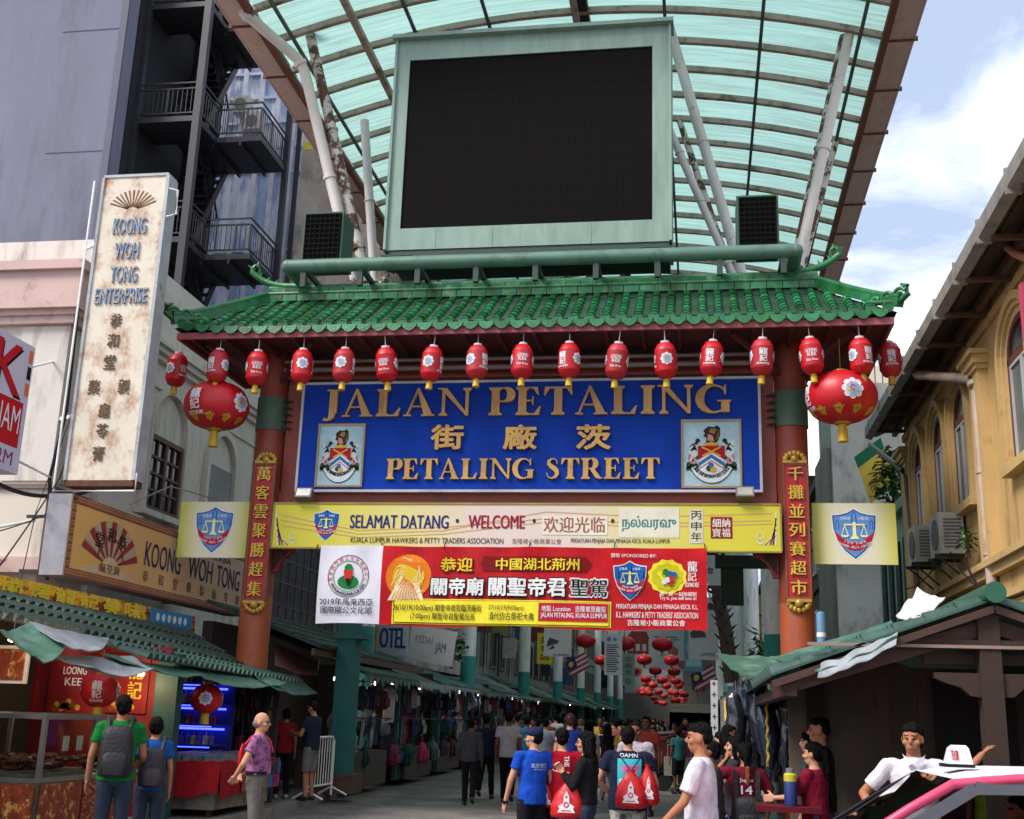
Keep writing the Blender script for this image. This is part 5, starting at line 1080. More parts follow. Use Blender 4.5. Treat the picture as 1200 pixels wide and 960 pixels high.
def grimy(name,h): return mat(name,h,.7,.2,5,c2='#2c201c',lo=.52,hi=.72,s2=6)
meat=mat('food_print','#8a3a1c',.5,.4,9,c2='#d8a860',lo=.52,hi=.62,s2=7); meat2=mat('sausage_print','#7a2418',.5,.45,6,c2='#c88848',lo=.5,hi=.62,s2=10,stretch=(1,1,3))
flame=mat('flame_print','#d8a52c',.6,.25,4,c2='#8a3018',lo=.5,hi=.56,s2=3,stretch=(1,1,2.2)); red_pan=mat('stall_red_panel','#7d1418',.6,.15,3)
# barbecue stall
st=thing('food_stall','dried meat barbecue stall with green tiled roof, red back panels and glass counter','food stall',(-8,13,0))
p=B(); p.box(-9.6,-9.5,10.5,15.9,.15,2.9,0); p.box(-9.6,-7.2,10.3,10.4,.15,2.4,1); p.link('back_panel',[darkp,darkp],st)
for ya,yb,z0,z1 in ((11.0,12.7,1.5,2.55),(12.85,14.3,1.5,2.5)):
    r_=bx(st,'poster',red_pan,(-9.49,-9.45,ya,yb,z0,z1)); q=B(); pn=panX(q,-9.45,ya,z0); w=yb-ya
    pn.text('LOONG',w*.1,.62,0,w=w*.4,h=.2,bold=.03); pn.text('KEE',w*.1,.34,0,w=w*.3,h=.2,bold=.03); pn.text('龍',w*.62,.58,1,w=.3,h=.32,bold=.02); pn.text('記',w*.62,.2,1,w=.3,h=.32,bold=.02)
    for k in range(8): pn.disc(w*.3+.1*cos(k*2.4)*(k/3),.18+.04*sin(k*2.4),.07,2+k%2,1,n=8)
    q.link('print',[lwhite,lyel,ink('#8a2c1c'),ink('#b9853c')],r_)
bx(st,'partition_panel',red_pan,(-11.2,-7.45,15.86,15.95,.15,2.45))
for px0,px1,kk in ((-5,48,0),(54,117,1),(122,178,2)):
    a_,c_=at(px0,835,Y=15.84),at(px1,768,Y=15.84); r_=bx(st,'poster',mat('bright_red_panel','#86161a',.5,.12,3),(a_.x,c_.x,15.82,15.86,a_.z,c_.z)); q=B(); pn=panY(q,a_.x,15.82,a_.z); w,h=c_.x-a_.x,c_.z-a_.z
    if kk==1: pn.text('LOONG',w*.28,h*.66,0,w=w*.5,h=h*.13,bold=.03); pn.text('KEE',w*.34,h*.47,0,w=w*.36,h=h*.13,bold=.03)
    else: pn.text('龍',w*.52,h*.58,1,w=w*.34,h=h*.3,bold=.02); pn.text('記',w*.52,h*.24,1,w=w*.34,h=h*.3,bold=.02)
    for k in range(14): pn.disc(w*.4+w*.3*cos(k*2.4)*(k/14),h*.12+h*.10*sin(k*2.4)*(k/14),w*.06,2+k%2,1,n=8)
    q.link('print',[lwhite,lyel,ink('#8a4a1c'),ink('#c99a3c')],r_)
a_,c_=at(-20,800,Y=13.4),at(36,757,Y=13.4); r_=bx(st,'poster',W_,(a_.x,c_.x,13.4,13.43,a_.z,c_.z)); bx(r_,'food_picture',meat,(a_.x+.03,c_.x-.05,13.385,13.40,a_.z+.04,c_.z-.04))
bx(st,'poster',meat,(-9.3,-8.3,11.45,11.5,1.55,2.25)); bx(st,'poster_border',W_,(-9.4,-8.25,11.51,11.53,1.45,2.32))
bx(st,'poster',red_pan,(-9.4,-8.0,11.44,11.5,1.0,1.5))
c_=bx(st,'counter',grimy('counter_base','#5a4a3c'),(-8.7,-7.02,12.06,14.1,.15,.8))
for x0,x1,m in ((-8.68,-7.62,meat2),(-7.60,-7.05,meat)): bx(c_,'poster',m,(x0,x1,12.03,12.055,.2,.78))
for y0,y1,m in ((12.1,12.95,meat),(13.0,14.05,meat2)): bx(c_,'poster',m,(-7.015,-6.995,y0,y1,.2,.78))
fr_=mat('counter_steel','#8f8d88',.35,.1,3,metal=.6); gls=bpy.data.materials.new('counter_glass'); gls.use_nodes=True; gn_=gls.node_tree; ta=gn_.nodes.new('ShaderNodeBsdfTransparent'); ta.inputs[0].default_value=(.86,.9,.88,1); ga=gn_.nodes.new('ShaderNodeBsdfGlossy'); ga.inputs['Roughness'].default_value=.04; ma=gn_.nodes.new('ShaderNodeMixShader'); ma.inputs[0].default_value=.06; gn_.links.new(ta.outputs[0],ma.inputs[1]); gn_.links.new(ga.outputs[0],ma.inputs[2]); gn_.links.new(ma.outputs[0],gn_.nodes['Material Output'].inputs[0])
g=B(); X0,X1,Y0_,Y1_=-8.7,-7.02,12.06,14.1
for x in (X0,X1-.05):
    for y in (Y0_,13.15,Y1_-.05): g.box(x,x+.05,y,y+.05,.84,1.46)
g.box(X0,X1,Y0_,Y1_,.80,.84); g.box(X0,X1,Y0_,Y0_+.06,1.46,1.51); g.box(X0,X1,Y1_-.06,Y1_,1.46,1.51); g.box(X0,X0+.06,Y0_+.06,Y1_-.06,1.46,1.51); g.box(X1-.06,X1,Y0_+.06,Y1_-.06,1.46,1.51); f_=g.link('counter_frame',fr_,st)
g=B(); g.box(X0+.055,X1-.055,Y0_+.005,Y0_+.012,.845,1.455); g.box(X1-.012,X1-.006,Y0_+.06,13.14,.845,1.455); g.box(X1-.012,X1-.006,13.21,Y1_-.06,.845,1.455); g.box(X0+.06,X1-.06,Y0_+.06,Y1_-.06,1.475,1.485); g.link('glass',gls,st)
for k in range(4):
    y=12.4+k*.46; t=thing('meat_tray',['tray heaped with dark dried meat at the glass end of the counter','second tray of dried meat slices behind the counter glass','third tray of dried meat, under the price cards','tray of dried meat nearest the teal post'][k],'food tray',(-7.8,y,.84),'meat trays in the counter')
    b=B(); b.box(-8.5,-7.2,y-.21,y+.21,.845,.875); b.link('tray',fr_,t); b=B()
    for q in range(26): c=V((rnd.uniform(-8.4,-7.3),y+rnd.uniform(-.16,.16),.9+rnd.random()*.12)); b.ball(c,rnd.uniform(.06,.11),rnd.uniform(.05,.09),.035,n=7,m=4)
    b.link('meat_heap',mat('dried_meat',['#5a2412','#6b2a14','#4a1e10','#7a3a18'][k],.4,.35,8),t)
for k in range(5):
    b=B(); y=12.5+k*.3; b.box(-7.045,-7.041,y,y+.13,1.12,1.28); tag(b.link('price_card',mat('card_white','#b9b8a4',.6) if k!=2 else mat('card_green','#8faa4a',.6)),['white price card nearest the glass corner','second white price card on the counter glass','green price card on the counter glass','white price card right after the green one','last white price card toward the teal post'][k],'price card','price cards on the counter glass')
def lamp(p,e,c,t,r=.06):
    ld=bpy.data.lights.new('lamp_light','POINT'); ld.energy=e; ld.color=c; ld.shadow_soft_size=r; lo_=bpy.data.objects.new('lamp_light',ld); col.objects.link(lo_); lo_.location=p; par(lo_,t)
bulb=mat('lit_bulb','#ffd9a0',.4,.0,emit=14); tube=mat('lit_white_lamp','#f0f4ff',.4,.0,emit=9)
for k,(px,py,Y) in enumerate(((133,787,14.9),(165,790,15.3),(15,749,12.6))):
    p=at(px,py,Y=Y); t=thing('ceiling_lamp',['small lit ceiling lamp above the round lantern of the food stall','small lit ceiling lamp next to the teal post of the food stall','small lit ceiling lamp over the fried food poster'][k],'lamp',p,'lit lamps in the food stall'); b=B(); lamp(p-V((0,0,.12)),11,(1,.72,.42),t); b.ball(p,.055,.055,.035,n=10,m=6); b.link('bulb',bulb,t); b=B(); b.cyl(p+V((0,0,.02)),p+V((0,0,.07)),.08,.04,n=12); b.cyl(p+V((0,0,.07)),p+V((0,0,.3)),.006,n=5); b.link('lamp_shade',fr_,t)
def A2(px,py,X): return at(px,py,X=X)
r_=B(); tiles(r_,(-7.95,10.2,2.60),(-7.95,20.0,2.30),(-9.2,10.2,3.05),(-9.2,20.0,2.93),44,.085,3); r_.link('tile_roof',dgt,st,40)
r_=B(); tiles(r_,(-7.1,14.4,2.22),(-7.1,20.6,2.08),(-8.0,14.4,2.47),(-8.0,20.6,2.32),34,.065,2); r_.link('tile_skirt',tgt,st,40)
b=B(); drape(b,[(-9.25,10.4,2.98),(-9.25,20.6,2.96),(-9.28,20.6,3.26),(-9.28,10.4,3.28)],20,2,0,0,.03,.03); bx_=b.link('banner_strip',flame,st)
b=B(); pn=panX(b,-9.2,18.6,2.99); pn.rect(0,0,1.7,.25,0,3); 
for k in range(6): pn.disc(.3+.22*k,.12,.07,1,4,n=8)
b.link('blue_panel',[ink('#3a7aa8'),ink('#c8d8dc')],bx_)
b=B(); pn=panX(b,-9.2,11.4,2.99)
for k,ch in enumerate('香脆肉乾燒烤龍記美味'): pn.text(ch,k*.7,.02,0,w=.55,h=.24,l=5,bold=.03)
b.link('lettering',[ink('#e0c83c')],bx_)
for k,(cs,m,sg) in enumerate((([A2(0,738,-7.6),A2(34,728,-7.7),A2(78,756,-7.0),A2(42,768,-6.9)],tarpg,.12),([A2(34,728,-7.75),A2(128,748,-7.7),A2(120,760,-7.1),A2(70,752,-7.0)],tarpw,.05),([A2(45,763,-7.3),A2(158,769,-7.3),A2(180,783,-6.75),A2(110,781,-6.7)],tarpw,.10),([A2(118,765,-7.3),A2(225,783,-7.3),A2(238,791,-6.75),A2(185,785,-6.75)],tarpg,.05))):
    b=B(); drape(b,cs,16,8,sg,0,.012,.02,k*3.1); tag(b.link('awning_sheet',m,None,60),['sagging green tarpaulin at the frame edge of the food stall roof','stiff pale sheet laid over the food stall tiles','grey tarpaulin drooping over the food stall counter','narrow green sheet above the round lantern'][k],'tarpaulin','tarpaulins on the food stall')
for y in (10.5,15.75): bx(st,'post',mat('dark_teal_post','#1a4644',.65,.2,3,c2='#233230',lo=.5,hi=.7),(at(179,850,Y=15.7).x,at(205,850,Y=15.7).x,15.65,15.85,.15,2.35)) if y>11 else bx(st,'post',tpost,(-9.4,-9.2,y,y+.2,.15,2.4))
pal=['#8a2c5c','#3a5a9c','#b9a04a','#5a8a6a','#9c4a3a','#6a5a9c','#b98a9c','#3a3a44','#c0b8b0','#2f6a8a']
pm=[mat('packet_%d'%i,h,.35,.25,14,isl=.0) for i,h in enumerate(pal)]
pk_=[]
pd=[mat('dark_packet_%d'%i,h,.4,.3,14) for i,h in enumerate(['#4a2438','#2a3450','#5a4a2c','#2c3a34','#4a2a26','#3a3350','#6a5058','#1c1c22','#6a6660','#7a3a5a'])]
def packets(label,group,spots,w,h,d,ms=None):
    for i,(x,y,z) in enumerate(spots):
        m=(ms or pm)[rnd.randrange(len(ms or pm))]; k=(round(w*1000),m.name)
        if not pk_ or k not in [q[0] for q in pk_]:
            b=B(); b.box(-d/2,d/2,-w/2,w/2,-h,0); b.box(-.004,.004,-.01,.01,0,.05); b.box(d/2,d/2+.003,-w*.35,w*.35,-h*.6,-h*.2); me=b.link('hanging_packet',m); pk_.append((k,me)); o=me
        else: o=[q for q in pk_ if q[0]==k][0][1].copy(); col.objects.link(o)
        o.location=(x,y,z); o.rotation_euler=(rnd.uniform(-.06,.06),rnd.uniform(-.06,.06),rnd.uniform(-.25,.25)); tag(o,label,'packet',group)
# accessory stall with blue lit shelves
st=thing('accessory_stall','small accessory stall with a red cloth counter and blue lit shelves','market stall',(-7.5,17,0))
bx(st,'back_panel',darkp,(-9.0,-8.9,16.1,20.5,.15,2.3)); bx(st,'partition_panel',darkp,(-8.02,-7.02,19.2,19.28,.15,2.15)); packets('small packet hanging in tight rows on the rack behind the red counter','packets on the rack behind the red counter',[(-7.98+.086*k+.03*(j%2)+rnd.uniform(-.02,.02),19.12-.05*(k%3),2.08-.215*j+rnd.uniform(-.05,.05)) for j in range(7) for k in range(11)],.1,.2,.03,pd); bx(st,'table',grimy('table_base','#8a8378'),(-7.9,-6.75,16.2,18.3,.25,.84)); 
for x in (-7.8,-6.85):
    for y in (16.3,18.2): bx(st,'leg',MC['black_steel'],(x-.03,x+.03,y-.03,y+.03,.0,.25))
bx(st,'table_top',grimy('table_top','#6a6058'),(-8.0,-6.65,16.1,18.4,.84,.9))
b=B(); drape(b,[(-6.64,16.05,.9),(-6.64,18.4,.9),(-6.60,18.4,.55),(-6.60,16.05,.42)],14,5,-.02,0,.01,.05,4); drape(b,[(-8.0,16.06,.905),(-6.64,16.06,.905),(-6.62,15.98,.5),(-8.0,15.98,.38)],10,5,.02,0,.01,.05,9); b.link('red_cloth',cloth('#8e1420'),st)
sh=mat('shelf_blue','#20206a',.5,.2,3); led=mat('blue_lamp','#3a48ff',.4,.0,emit=4)
for z in (1.05,1.36,1.67,1.98):
    q=bx(st,'shelf',sh,(-8.3,-7.45,17.5,18.2,z,z+.025)); bx(q,'light_strip',led,(-8.25,-7.5,18.12,18.16,z+.24,z+.27)); bx(q,'light_strip',led,(-8.25,-7.5,17.6,17.63,z-.02,z-.004))
bx(st,'shelf_back',sh,(-8.35,-7.4,18.22,18.26,.95,2.3))
packets('small shiny packet hanging in a row along the red cloth counter','packets hung along the counter',[(-6.58,16.75+.115*k,.86-.0*(k%2)) for k in range(14)]+[(-6.57,16.8+.115*k,.66) for k in range(13)],.1,.18,.02)
packets('small packet hanging in the crowded racks of the accessory stall','packets in the accessory racks',[(-8.8+.25*(j%3),17.0+.2*k,2.1-.24*j) for j in range(5) for k in range(16)],.15,.2,.03)
packets('little box standing on the blue lit shelves','boxes on the blue shelves',[(-8.22+.1*k,17.75,z+.16) for z in (1.05,1.36,1.67,1.98) for k in range(8)],.09,.13,.05)
b=B()
for k in range(6): b.box(-7.8+.16*k,-7.68+.16*k,16.3,18.2,.9,.96+.03*(k%2))
tag(b.link('display_case',mat('case_clear','#7a7d84',.2,.3,12)),'low clear cases of trinkets on the red cloth counter','display case')
for k,(cs,m) in enumerate((([A2(205,775,-7.4),A2(300,783,-7.4),A2(335,800,-6.8),A2(262,802,-6.7)],tarpg),([A2(285,780,-7.3),A2(350,792,-7.3),A2(372,812,-6.8),A2(320,806,-6.7)],tgt),([A2(322,752,-8.0),A2(375,775,-7.9),A2(372,790,-7.3),A2(322,778,-7.4)],mat('maroon_sheet','#6a3a40',.7,.15,3)))):
    b=B(); drape(b,cs,16,8,.06,0,.012,.03,k*5.3+20); tag(b.link('awning_sheet',m,None,60),['pale green tarpaulin flapping over the accessory stall','dark curled tarpaulin end hanging past the red pillar','maroon sheet lying on the roof behind the red pillar'][k],'tarpaulin','tarpaulins over the accessory stall')
st=thing('tiled_roof_stall','dark recessed stall with a green tiled roof behind the orange pillar foot','market stall',(-8,24,0))
r_=B(); tiles(r_,(-6.9,20.8,2.75),(-7.2,29.5,2.72),(-9.2,20.8,3.55),(-9.2,29.5,3.5),44,.07,4); r_.link('tile_roof',dgt,st,40); bx(st,'back_panel',darkp,(-9.2,-9.0,20.8,29.5,.15,3.2)); bx(st,'fascia_frame',MC['pinkboard'] if 'pinkboard' in MC else wood,(-7.05,-6.98,20.8,29.5,2.62,2.74))
t=thing('teal_post','square teal post standing on a brick foot beside the steel barrier','post',(-6.6,22,0)); bx(t,'pillar',mat('bright_teal','#1a6860',.55,.1,3,c2='#2c4a46',lo=.55,hi=.7),(-6.95,-6.58,22,22.4,.5,3.6)); bx(t,'foot',mat('old_brick','#5a463c',.9,.25,8),(-7.1,-6.45,21.9,22.6,.15,.5)); bx(t,'cap',MC['bright_teal'],(-7.0,-6.4,21.95,22.5,3.0,3.1))
t=thing('crowd_barrier','white steel tube barrier parked by the teal post','barrier',(-6.2,20.5,.15)); b=B()
for x0 in (-6.75,):
    b.tube([(x0,20.2,.15),(x0,20.2,1.1),(x0,20.3,1.18),(x0,21.5,1.18),(x0,21.6,1.1),(x0,21.6,.15)],.022,6); b.tube([(x0,20.2,.35),(x0,21.6,.35)],.018,6)
b.link('tube_frame',offw,t); b=B()
for k in range(9): b.cyl((-6.75,20.32+k*.15,.36),(-6.75,20.32+k*.15,1.17),.009,n=5)
for y in (20.2,21.6): b.tube([(-7.0,y,.16),(-6.75,y,.3),(-6.45,y,.16)],.018,6)
b.link('bar_frame',offw,t)
# hanging goods: one of each kind, then copies
def shirt_proto(m):
    b=B(); P=[(-.21,-.62),(.21,-.62),(.215,-.12),(.33,-.22),(.38,-.10),(.2,.03),(.08,.05),(0,.01),(-.08,.05),(-.2,.03),(-.38,-.10),(-.33,-.22),(-.215,-.12)]
    b.prism(P,lambda u,v,s:(.05*s-.02+.012*sin(u*13+v*7),u,v)); b.tube([(0,-.2,.03),(0,0,.09),(0,.2,.03)],.008,5); b.tube([(0,0,.09),(0,.02,.15),(0,-.02,.17)],.006,5); return b.link('hanging_shirt',m)
def bag_proto(m):
    b=B(); R_=[]
    for z,w,d in ((-.44,.10,.06),(-.42,.16,.09),(-.3,.18,.11),(-.1,.165,.09),(-.02,.12,.06),(0,.05,.03)): R_.append([V((d*cos(a)*abs(cos(a))**-.2 if abs(cos(a))>.05 else 0,w*sin(a),z)) for a in [2*PI*i/14 for i in range(14)]])
    b.loft(R_); b.tube([(0,-.07,-.03),(.0,-.06,.12),(0,.06,.12),(0,.07,-.03)],.011,6); b.box(.075,.13,-.11,.11,-.38,-.18); return b.link('hanging_bag',m)
def jeans_proto(m):
    b=B()
    for s_ in (-1,1): b.loft([[V((.05*cos(a),s_*(.085 if z<-.2 else .07)+w*sin(a),z)) for a in [2*PI*i/10 for i in range(10)]] for z,w in ((-.95,.075),(-.5,.08),(-.2,.1),(0,.09))])
    return b.link('hanging_trousers',m)
gc=['#20242e','#3a3c44','#5a2c34','#2c3c5c','#6a6a6c','#7a3a4a','#25443c','#8a8480','#3a2c44','#a8a29c','#4a4a3c','#b03a5c']
gm=[cloth(h) for h in gc]; CN=['navy black','charcoal','maroon','dark blue','grey','dusty pink','bottle green','pale grey','dark purple','off white','olive','bright pink']
PR={}
def hang(kind,ci,loc,rz,where):
    k=(kind,ci)
    if k not in PR: o={'shirt':shirt_proto,'bag':bag_proto,'trousers':jeans_proto}[kind](gm[ci]); PR[k]=o
    else: o=PR[k].copy(); col.objects.link(o)
    o.location=loc; o.rotation_euler=(rnd.uniform(-.05,.05),rnd.uniform(-.08,.08),rz+rnd.uniform(-.3,.3)); s_=rnd.uniform(.9,1.15); o.scale=(s_,s_,s_)
    tag(o,'%s %s hanging at %s'%(CN[ci],{'shirt':'shirt','bag':'bag','trousers':'pair of trousers'}[kind],where),{'shirt':'shirt','bag':'bag','trousers':'trousers'}[kind],'%s goods hung at %s'%(kind,where))
ordn=['first','second','third','fourth','fifth','sixth','seventh','eighth','ninth','tenth','eleventh','twelfth','thirteenth','fourteenth','fifteenth']
def market_stall(side,y0,y1,i,roofm,zf=2.3):
    xf=-6.9-(.25 if y0>30 else 0)-(.3 if y0>40 else 0) if side<0 else 1.0; xb=xf-2.4 if side<0 else xf+2.6; s_=1 if side<0 else -1
    where='the %s market stall %s'%(ordn[i],'past the teal post' if side<0 else 'past the wrapped bags')
    t=thing('market_stall','%s of the covered market stalls %s, awning %s'%(ordn[i],'past the teal post' if side<0 else 'past the wrapped bags',['green','grey','teal'][i%3]),'market stall',((xf+xb)/2,(y0+y1)/2,0))
    bx(t,'back_panel',darkp,(min(xb,xb-s_*.1),max(xb,xb-s_*.1),y0,y1,.15,3.1),(min(xf-s_*.3,xb),max(xf-s_*.3,xb),y1-.06,y1-.02,.15,2.7))
    for yy in (y0+.1,y1-.1): bx(t,'post',tpost,(xf-.05-s_*.1,xf+.05-s_*.1,yy-.05,yy+.05,.15,zf+.15))
    b=B(); a,c=(xf+s_*.35,y0,zf),(xf+s_*.35,y1,zf-.03); d,e=(xb,y1,zf+.95),(xb,y0,zf+.98)
    if i%2==0: tiles(b,a,c,e,d,max(8,int((y1-y0)/.25)),.06,4); b.link('awning',roofm,t,40)
    else: drape(b,[e,d,c,a],12,6,.14,0,.02,.12,i*3.7); b.link('awning',roofm,t,60)
    b=B(); n=int((y1-y0)/.35)
    for k in range(n):
        ya=y0+(y1-y0)*k/n; yb=ya+(y1-y0)/n; hh=.10+.10*(k%3==0)+.05*rnd.random(); P=[(xf+s_*.36,ya,zf),(xf+s_*.36,yb,zf),(xf+s_*.37,(ya*2+yb)/3+.1,zf-hh),(xf+s_*.37,ya+.03,zf-hh*.7)]; b.add(P,[(0,1,2,3)])
    b.link('valance',tarpw if i%3 else tarpg,t)
    bx(t,'table',grimy('stall_table','#4a4038'),(min(xf,xf-s_*1.1),max(xf,xf-s_*1.1),y0+.4,y1-1.2,.15,.85)); bx(t,'rail_frame',MC['black_steel'],(xf-.02,xf+.02,y0,y1,zf-.12,zf-.09),(xf-.02,xf+.02,y0,y1,1.5,1.53))
    if i<8:
        y=y0+.25
        while y<y1-.2:
            kd=rnd.choice(['shirt','shirt','bag','bag','trousers'] if i%2==0 else ['bag','bag','bag','shirt']); ci=rnd.randrange(12 if rnd.random()<.3 else 9); hang(kd,ci,(xf-s_*rnd.uniform(-.05,.3),y,zf-.2+rnd.uniform(-.05,.1)),0 if side<0 else PI,where)
            if i<5:
                hang(rnd.choice(['bag','shirt']),rnd.randrange(10),(xf-s_*rnd.uniform(.1,.4),y+.1,1.55),0 if side<0 else PI,where)
                if rnd.random()<.6: hang('bag',rnd.randrange(12),(xf+s_*rnd.uniform(-.1,.1),y,.95),0 if side<0 else PI,where)
            y+=rnd.uniform(.32,.55)
    b=B(); z=zf-.05
    for k in range(3): yy=y0+(k+.5)*(y1-y0)/3; b.ball((xf-s_*.5,yy,z-.02),.035,.035,.045,n=8,m=5)
    if i<7: lamp((xf-s_*.35,(y0+y1)/2,zf-.25),16,(1,.9,.76),t,.1)
    b.link('lamp_bulb',mat('stall_lamp','#fff2dc',.4,0,emit=7),t)
y=22.7; 
for i in range(13):
    L_=[4.6,4.4,4.8,5.2,5.4,6,6.5,7,7.5,8,8.5,9,9][i]; market_stall(-1,y,y+L_-.1,i,[mat('awn_green','#2c4a3d',.6,.25,2,c2='#192822',lo=.5,hi=.7),mat('awn_grey','#4a5450',.6,.25,2,c2='#2a302d',lo=.5,hi=.7),mat('awn_teal','#3c5f58',.6,.25,2,c2='#223632',lo=.5,hi=.7)][i%3],2.35+.02*i); y+=L_
y=19.6
for i in range(12):
    L_=[5,5,5.2,5.4,5.8,6.3,7,7.5,8.2,9,9,9][i]; market_stall(1,y,y+L_-.1,i,[MC['awn_green'],MC['awn_grey'],MC['awn_teal']][i%3],2.3+.02*i); y+=L_
# ================================================ HANGING BOARDS AND SIGNS UNDER THE CANOPY
def board(name,label,cat,px0,px1,pt,pb,Y,base,items=(),mats=(),th=.06):
    a=at(px0,pb,Y=Y); c=at(px1,pt,Y=Y); w,h=c.x-a.x,c.z-a.z; t=thing(name,label,cat,(a.x+w/2,Y,a.z)); bx(t,'panel',base,(a.x,c.x,Y,Y+th,a.z,c.z)); b=B(); pn=panY(b,a.x,Y,a.z)
    for it in items:
        if it[0]=='r': pn.rect(it[1]*w,it[2]*h,it[3]*w,it[4]*h,it[5],1+it[6] if len(it)>6 else 1)
        elif it[0]=='t': pn.text(it[1],it[2]*w,it[3]*h,it[6],w=it[4]*w,h=it[5]*h,l=3,bold=it[7] if len(it)>7 else 0)
        elif it[0]=='d': pn.disc(it[1]*w,it[2]*h,it[3]*h,it[4],2,n=14)
        elif it[0]=='p': pn.poly([(u*w,v*h) for u,v in it[1]],it[2],2)
    if items: b.link('print',list(mats),t)
    b=B(); 
    for x in (a.x+w*.15,c.x-w*.15): b.cyl((x,Y+th/2,c.z),(x,Y+th/2,c.z+(1.2 if name!='shop_sign' else .1)),.012,n=5)
    b.link('hanger_rod',MC['black_steel'],t); return t
bw=mat('board_white','#b5b6b8',.6,.06,2); bgy=mat('board_grey','#8f9394',.6,.08,2)
rows=lambda x0,x1,y0,y1,n,mi:[('r',x0,y0+(y1-y0)*k/n,x0+(x1-x0)*(.72+.28*((k*37%10)/10)),y0+(y1-y0)*(k+.5)/n,mi) for k in range(n)]
board('shop_sign','white hotel sign with dark blue capitals beside the brown board','sign',440,479,729,768,30,mat('hotel_white','#a8b0b4',.6,.06,2),[('t','HOTEL',-.12,.22,1.04,.6,0,.04)],[ink('#2a3f78')]) 
board('hanging_board','brown board with dark lettering beside the hotel sign','sign',418,444,734,769,28.5,mat('board_tan','#a5875c',.6,.08,2),[('t','BARANG MURAH',.1,.78,.8,.12,0,.02),('t','PASTI SETARA',.1,.58,.8,.12,0,.02)]+rows(.1,.7,.1,.3,3,0),[ink('#4a3c2c')])
t=thing('shop_sign','big dusty white sign leaning outward past the hotel sign','sign',(-7.4,30,2.8)); b=B(); pn=Pan(b,at(477,772,Y=32),(.82,0,-.12),(.1,0,.98),lay=.005); pn.rect(0,0,1.3,.95,0,0); pn.text('KEDAI',.15,.5,1,w=.5,h=.2,l=2); pn.text('JAM',.75,.25,2,w=.3,h=.35,l=2); n_=len(b.v); b.add([tuple(V(p)+V((0,.1,0))) for p in b.v[:4]],[(3,2,1,0)],0); b.link('panel',[bw,ink('#8a8d90'),ink('#5a6a8a')],t)
board('hanging_board','yellow vertical board with black characters between the first white columns','sign',629,648,742,778,42,mat('board_yellow','#c9b52c',.6,.08,2),[('t','美',.2,.66,.6,.22,0,.02),('t','食',.2,.4,.6,.22,0,.02),('t','店',.2,.12,.6,.22,0,.02)],[ink('#2c2a1c')])
board('hanging_board','grey billboard with a black wing sketch nearest the yellow board','billboard',637,670,733,769,36,bgy,[('p',[(.1,.3),(.5,.42),(.55,.5),(.2,.6),(.12,.45)],0),('p',[(.15,.2),(.4,.26),(.35,.36)],0),('t','NO SMOKING',.35,.02,.6,.07,0)],[ink('#34383c')])
board('hanging_board','tall white board dense with black text lines in front of the house picture','notice board',708,729,744,791,40,bw,[('d',.25,.88,.06,1),('d',.6,.88,.05,1)]+rows(.12,.88,.08,.78,13,0),[ink('#3a3d44'),ink('#5a7aa8')])
board('hanging_board','narrow grey green vertical board with teal characters','sign',729,744,766,804,44,mat('board_sage','#7f8f86',.6,.08,2),[('t','茨',.2,.74,.6,.16,0),('t','廠',.2,.54,.6,.16,0),('t','街',.2,.34,.6,.16,0)]+rows(.2,.8,.06,.24,4,0),[ink('#2c5a50')])
board('hanging_banner','wide pale banner with a dark red house drawing and red discs','banner',709,802,735,783,80,bw,[('p',[(.28,.35),(.28,.7),(.26,.7),(.33,.88),(.52,.88),(.56,.7),(.55,.7),(.55,.35)],0),('r',.31,.42,.36,.58,1,2),('r',.39,.42,.44,.58,1,2),('r',.47,.42,.52,.58,1,2),('d',.86,.42,.12,2),('d',.97,.12,.1,2),('t','Kempen Bersih',.36,.93,.3,.05,3)]+rows(.62,.96,.62,.8,3,3),[ink('#8a3a3a'),ink('#b5b2b0'),ink('#a85a54'),ink('#5a5d64')])
board('hanging_banner','faded white banner lower down with a red arc and discs','banner',732,800,776,812,122,mat('board_faded','#8f8f92',.6,.08,2),[('d',.8,.5,.16,0),('d',.2,.7,.2,0),('d',.5,.3,.1,0)]+rows(.35,.7,.1,.6,5,1),[ink('#8a4a48'),ink('#5a5d64')])
board('hanging_board','teal edged vertical billboard beside the watch billboard','billboard',802,823,738,787,46,mat('board_teal','#5f8a92',.6,.1,2),[('r',.1,.12,.9,.3,0),('d',.5,.55,.2,1)],[ink('#9cc0c8'),ink('#7aa0b0')])
board('hanging_board','large grey billboard with a dark car shape beside the second column','billboard',807,841,700,773,36,bgy,[('p',[(.05,.42),(.25,.5),(.55,.44),(.6,.36),(.1,.34)],0),('d',.75,.85,.06,0),('t','LIMITED',.4,.06,.5,.05,0)],[ink('#3a3d40')])
board('hanging_board','white framed black edged board under the yellow welcome panel','sign',829,848,651,690,30,mat('black_edge','#26282b',.6),[('r',0,.1,.85,1,0),('t','te',.05,.45,.3,.2,1,.03)],[ink('#aeb0b4'),ink('#26282b')])
board('hanging_board','yellow board with a black line sketch between two white columns','sign',883,911,698,754,44,mat('board_ochre','#a88f24',.6,.12,2),[('r',.2,.55,.8,.6,0),('r',.2,.3,.25,.58,0),('r',.75,.3,.8,.58,0),('t','夜',.55,.75,.3,.2,0)]+rows(.2,.8,.06,.22,3,0),[ink('#3a3214')])
